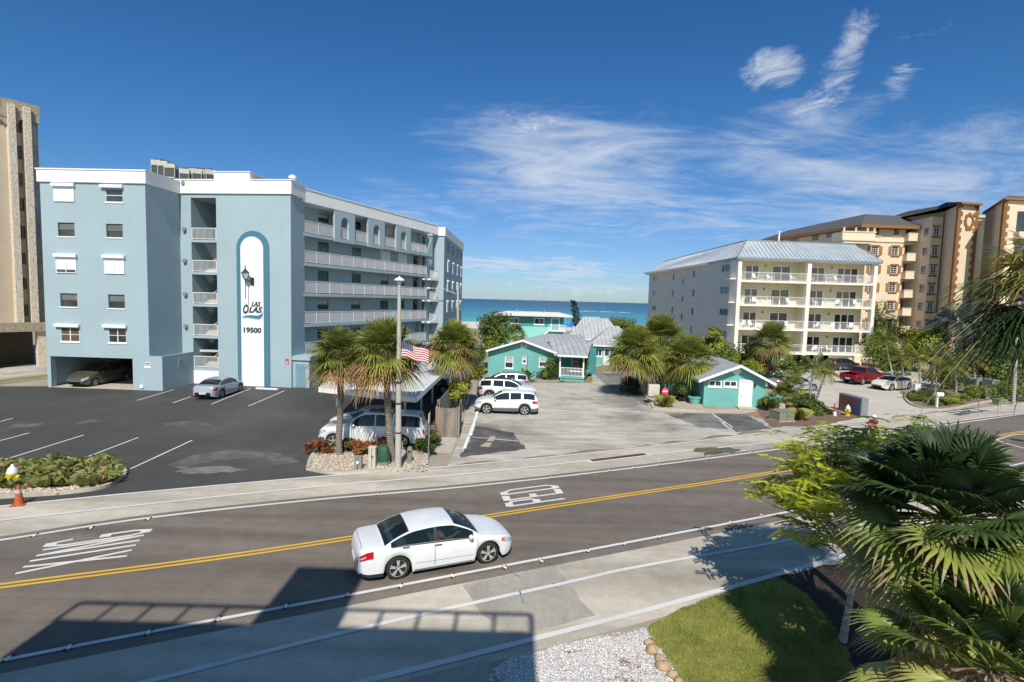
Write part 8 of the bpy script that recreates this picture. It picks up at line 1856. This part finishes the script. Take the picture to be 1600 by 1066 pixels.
t = cabinet('utility_pedestal', 'tall beige pedestal with small red marks left of the green cabinet', at(582, 733), .33, .28, 1.1, m_beige); m = MB(); m.box(-.04, .04, -.145, -.142, .6, .68); m.build('label_red', m_studr, t, world=False)
GB = thing('utility_cabinet', 'dark green domed cabinet between beige pedestal and palm trunk', 'utility box', at(598, 728)); m = MB(); m.lathe([(.34, .25), (.36, .5), (.33, .85), (.26, .98), (.08, 1.05)], (0, 0, 0), 8); m.build('shell', m_dgr, GB, world=False, smooth=True); m = MB(); m.lathe([(.36, 0), (.36, .25)], (0, 0, 0), 8); m.build('base', m_ggrey, GB, world=False)
t = thing('utility_post', 'round topped pale green marker post right of the lamp post', 'utility box', at(640, 725)); m = MB(); m.lathe([(.13, 0), (.13, .78), (.10, .86), (.03, .89)], (0, 0, 0), 12); m.build('post', m_gbox, t, world=False, smooth=True); m = MB(); m.box(-.06, .06, -.14, -.125, .6, .7); m.build('plate', m_black, t, world=False)
cabinet('transformer_box', 'squat green transformer box beside the brick paving', at(1221, 657), 1.3, 1.0, .75, m_gbox, .3)
cabinet('utility_pedestal', 'small beige pedestal at the corner of the small teal house', at(1220, 642), .45, .35, .55, m_beige)
cabinet('utility_cabinet', 'large grey green equipment cabinet, left of two in the island', at(1527, 618), 2.0, 1.2, 1.7, m_ggrey, .2); cabinet('utility_cabinet', 'tall grey green equipment cabinet, right of two in the island', at(1546, 622), .9, .9, 1.8, m_ggrey, .2)
cabinet('utility_box', 'low green box in front of the little tan wall at the right', at(1562, 633), 1.0, .6, .55, m_gbox, .2)
a = at(1553, 628); m = MB(); T_ = Matrix.Translation((a.x, a.y + .8, 0)) @ Matrix.Rotation(.3, 4, 'Z'); m.T = T_; m.box(0, 1.6, 0, .15, 0, 1.1); tag(m.build('low_wall', m_beige, bevel=.02), 'little tan screen wall behind the low green box', 'wall')
cabinet('utility_pedestal', 'white round topped pedestal at the tail of the cream coupe', at(1431, 617), .5, .4, 1.1, m_wmetal)
# mail cabinet, red sign, bins
p = at(1020, 632); t = thing('mailbox_cabinet', 'beige cluster mailbox cabinet on a post under the palm clump', 'mailbox', p); m = MB(); m.tube([(0, 0, 0), (0, 0, .7)], .07, 8); m.build('post', m_beige, t, world=False); m = MB(); m.box(-.45, .45, -.22, .22, .7, 1.65); m.build('cabinet', m_beige, t, world=False, bevel=.02)
for i in range(3):
    for j in range(4): m = MB(); m.box(-.40 + i * .27, -.16 + i * .27, -.24, -.222, .75 + j * .21, .93 + j * .21); m.build('door', pmat('mail door', (.6, .53, .43), .5) if i + j == 0 else bpy.data.materials['mail door'], t, world=False)
p = at(1038, 634); t = thing('sign_post', 'red no parking sign on a thin post in the grass clump', 'sign', p); m = MB(); m.tube([(0, 0, 0), (0, 0, 1.75)], .03, 6); m.build('post', m_grey, t, world=False); m = MB(); m.extr([(.30 * math.cos(PI / 8 + k * PI / 4), -.04, 1.15 + .34 * math.sin(PI / 8 + k * PI / 4)) for k in range(8)], (0, .015, 0)); m.build('plate', pmat('sign red', (.6, .05, .06), .5), t, world=False); m = MB(); m.box(-.2, .2, -.05, -.042, 1.12, 1.19); m.box(-.15, .15, -.05, -.042, 1.25, 1.29); m.build('stripe', m_wmetal, t, world=False)
p = at(1085, 631); t = thing('planter', 'teal tub with a drooping plant under the right palm', 'planter', p); m = MB(); m.lathe([(.38, 0), (.5, .5), (.55, .52), (.55, .58), (.4, .58)], (0, 0, 0), 14); m.build('tub', m_teal, t, world=False, smooth=True)
for i, (x, y) in enumerate([(1204, 640), (1211, 639)]):
    p = at(x, y); t = thing('wheelie_bin', f'teal bin at the right corner of the small teal house, {("left", "right")[i]} of two', 'bin', p, 0, 'teal bins'); m = MB(); m.box(-.3, .3, -.35, .35, .1, .98); m.build('tub', m_teald, t, world=False, bevel=.04); m = MB(); m.extr([(-.32, -.38, .98), (.32, -.38, .98), (.32, .38, 1.06), (-.32, .38, 1.06)], (0, 0, .05)); m.build('lid', m_teal, t, world=False)
# hydrants
m_yel2 = pmat('hydrant yellow', (.62, .43, .02), .45, var=.08); m_hw = pmat('hydrant white', (.72, .73, .74), .4)
def hydrant(label, p, s=1.0, rz=0.0, bonnet=m_hw):
    t = thing('fire_hydrant', label, 'fire hydrant', p, rz); t.scale = (s, s, s); m = MB(); m.lathe([(.16, 0), (.16, .05), (.11, .06), (.11, .42), (.15, .44), (.15, .50)], (0, 0, 0), 14); m.build('barrel', m_yel2, t, world=False, smooth=True)
    m = MB(); m.lathe([(.15, .50), (.15, .53), (.12, .62), (.05, .70), (.03, .76)], (0, 0, 0), 14); m.build('bonnet', bonnet, t, world=False, smooth=True)
    for sd in (1, -1): m = MB(); m.lathe([(.06, sd * .08), (.06, sd * .19), (.045, sd * .21)], (0, 0, .38), 10, 'x'); m.build('nozzle', m_yel2, t, world=False, smooth=True)
    m = MB(); m.lathe([(.075, -.20), (.08, -.08)], (0, 0, .36), 10, 'y'); m.build('cap', m_yel2, t, world=False, smooth=True); return t
hydrant('yellow hydrant with silver white cap among the strap leaf plants at left', at(21, 764), 1.35); hydrant('yellow and white hydrant in front of the grey monument sign', at(1324, 650), 1.15)
t = thing('standpipe', 'rusty red standpipe left of the monument sign', 'pipe', at(1303, 648)); m = MB(); m.tube([(0, 0, 0), (0, 0, .85), (.2, 0, .95)], .045, 8); m.tube([(-.15, 0, .5), (.15, 0, .5)], .04, 6); m.build('pipe', m_studr, t, world=False); m = MB(); m.lathe([(.12, 0), (.12, .28), (.02, .34)], (-.25, -.5, 0), 10); m.build('cap', m_wmetal, t, world=False)
a, b_2 = at(1309, 641), at(1345, 652); d = (b_2 - a); L = d.length; rz = math.atan2(d.y, d.x); t = thing('monument_sign', 'grey slab monument sign with faded red and blue panel beside the hydrant', 'sign', a, rz)
m = MB(); m.box(0, L, 0, .55, 0, 1.45); m.build('slab', pmat('slab grey', (.2, .21, .22), .8, var=.1), t, world=False, bevel=.05)
m, nt, b = newmat('faded mural'); vec = mapping(nt); f = noise_n(nt, vec, 1.1, 6, .7, .6); sp = N(nt, 'ShaderNodeSeparateXYZ'); nt.links.new(vec, sp.inputs[0]); g_ = N(nt, 'ShaderNodeMath', operation='MULTIPLY_ADD'); nt.links.new(sp.outputs[0], g_.inputs[0]); g_.inputs[1].default_value = .22; nt.links.new(f, g_.inputs[2])
nt.links.new(ramp(nt, g_.outputs[0], [(.45, (.2, .19, .19)), (.6, (.27, .09, .07)), (.85, (.25, .08, .07)), (.98, (.06, .14, .28)), (1.0, (.07, .13, .24))]), b.inputs['Base Color']); mm = m
m = MB(); m.box(.1, L - .1, -.02, 0.0, .15, 1.3); m.build('panel', mm, t, world=False)
p = at(1463, 638); t = thing('mailbox', 'white mailbox on a white post in the hedge island', 'mailbox', p, .15); m = MB(); m.box(-.07, .07, -.07, .07, 0, 1.05); m.build('post', m_wmetal, t, world=False); m = MB(); m.box(-.2, .5, -.14, .14, 1.05, 1.22); m.tube([(-.2, 0, 1.22), (.5, 0, 1.22)], .14, 12); m.build('box', m_wmetal, t, world=False, smooth=True)
m = MB(); p = at(1460, 628); m.tube([p, p + Vector((0, 0, 2.3))], .04, 6); tag(m.build('signpost', m_grey), 'bare thin post rising behind the white mailbox', 'post')
# traffic cone
p = at(30, 789); t = thing('traffic_cone', 'dirty orange traffic cone standing on the sidewalk edge at left', 'traffic cone', p, .3); m_cone = pmat('worn orange', (.42, .09, .035), .7, var=.35, scale=6)
m = MB(); m.box(-.22, .22, -.22, .22, 0, .04); m.build('base', m_cone, t, world=False, bevel=.01); m = MB(); m.lathe([(.16, .04), (.10, .42), (.095, .45), (.06, .66), (.035, .78)], (0, 0, 0), 16); m.build('cone', m_cone, t, world=False, smooth=True); m = MB(); m.lathe([(.0955, .46), (.071, .60)], (0, 0, 0), 16); m.v = [(v[0] * 1.03, v[1] * 1.03, v[2]) for v in m.v]; m.build('collar', pmat('dull collar', (.45, .38, .33), .6), t, world=False, smooth=True)
# beach umbrellas
for i, (x, y) in enumerate([(885, 512), (893, 514)]):
    p = z_at(x, y, 118 + i * 3); p.z = 0; t = thing('beach_umbrella', f'blue beach umbrella beyond the teal block, {("left", "right")[i]} of two', 'beach umbrella', p, 0, 'blue beach umbrellas'); zz_2 = z_at(x, 508, 118).z; m = MB(); m.tube([(0, 0, 0), (0, 0, zz_2 + .3)], .04, 6); m.build('pole', m_wmetal, t, world=False); m = MB(); m.lathe([(1.5, zz_2 - .4), (1.0, zz_2), (.05, zz_2 + .35)], (0, 0, 0), 10); m.build('canopy', pmat('beach blue', (.02, .16, .55), .7) if i == 0 else bpy.data.materials['beach blue'], t, world=False)
# ------------------------------------------------------------------ the building the view is taken from (its shadow falls on the street)
OB = thing('rooftop_house', 'four storey building behind the viewpoint with railed roof deck and stair tower', 'building', (-5, -5, 0)); k46 = 1 / math.tan(SUN_EL)
yf = -.5; ht = (12.75 - yf) / k46; hr = (13.0 + .55 - yf) / k46
m = MB(); m.box(-11.1, .74, -9, yf, 0, ht); m.build('wall', m_bwhite, OB)
m = MB(); m.box(-6.25, -4.15, -4, yf - .01, ht, (15.62 - yf) / k46); m.build('stair_tower', m_bwhite, OB)
m = MB(); rz_ = ht + .86
for x0, x1 in ((-11.1, -6.25), (-4.15, .70)):
    m.box(x0, x1, yf - .1, yf - .02, rz_ - .09, rz_); n = 5
    for i in range(n + 1): x = x0 + (x1 - x0) * i / n; m.box(x - .05, x + .05, yf - .1, yf - .02, ht, rz_ - .09)
for x in (-11.1, .62): m.box(x, x + .08, -5, yf - .1, rz_ - .09, rz_); m.box(x, x + .08, -2.7, -2.6, ht, rz_ - .09)
m.build('railing', m_grey, OB)
for i in range(4): m = MB(); m.box(-9.5 + i * 2.7, -8 + i * 2.7, yf, yf + .03, 7.6, 9.2); m.build('window', m_glass, OB)
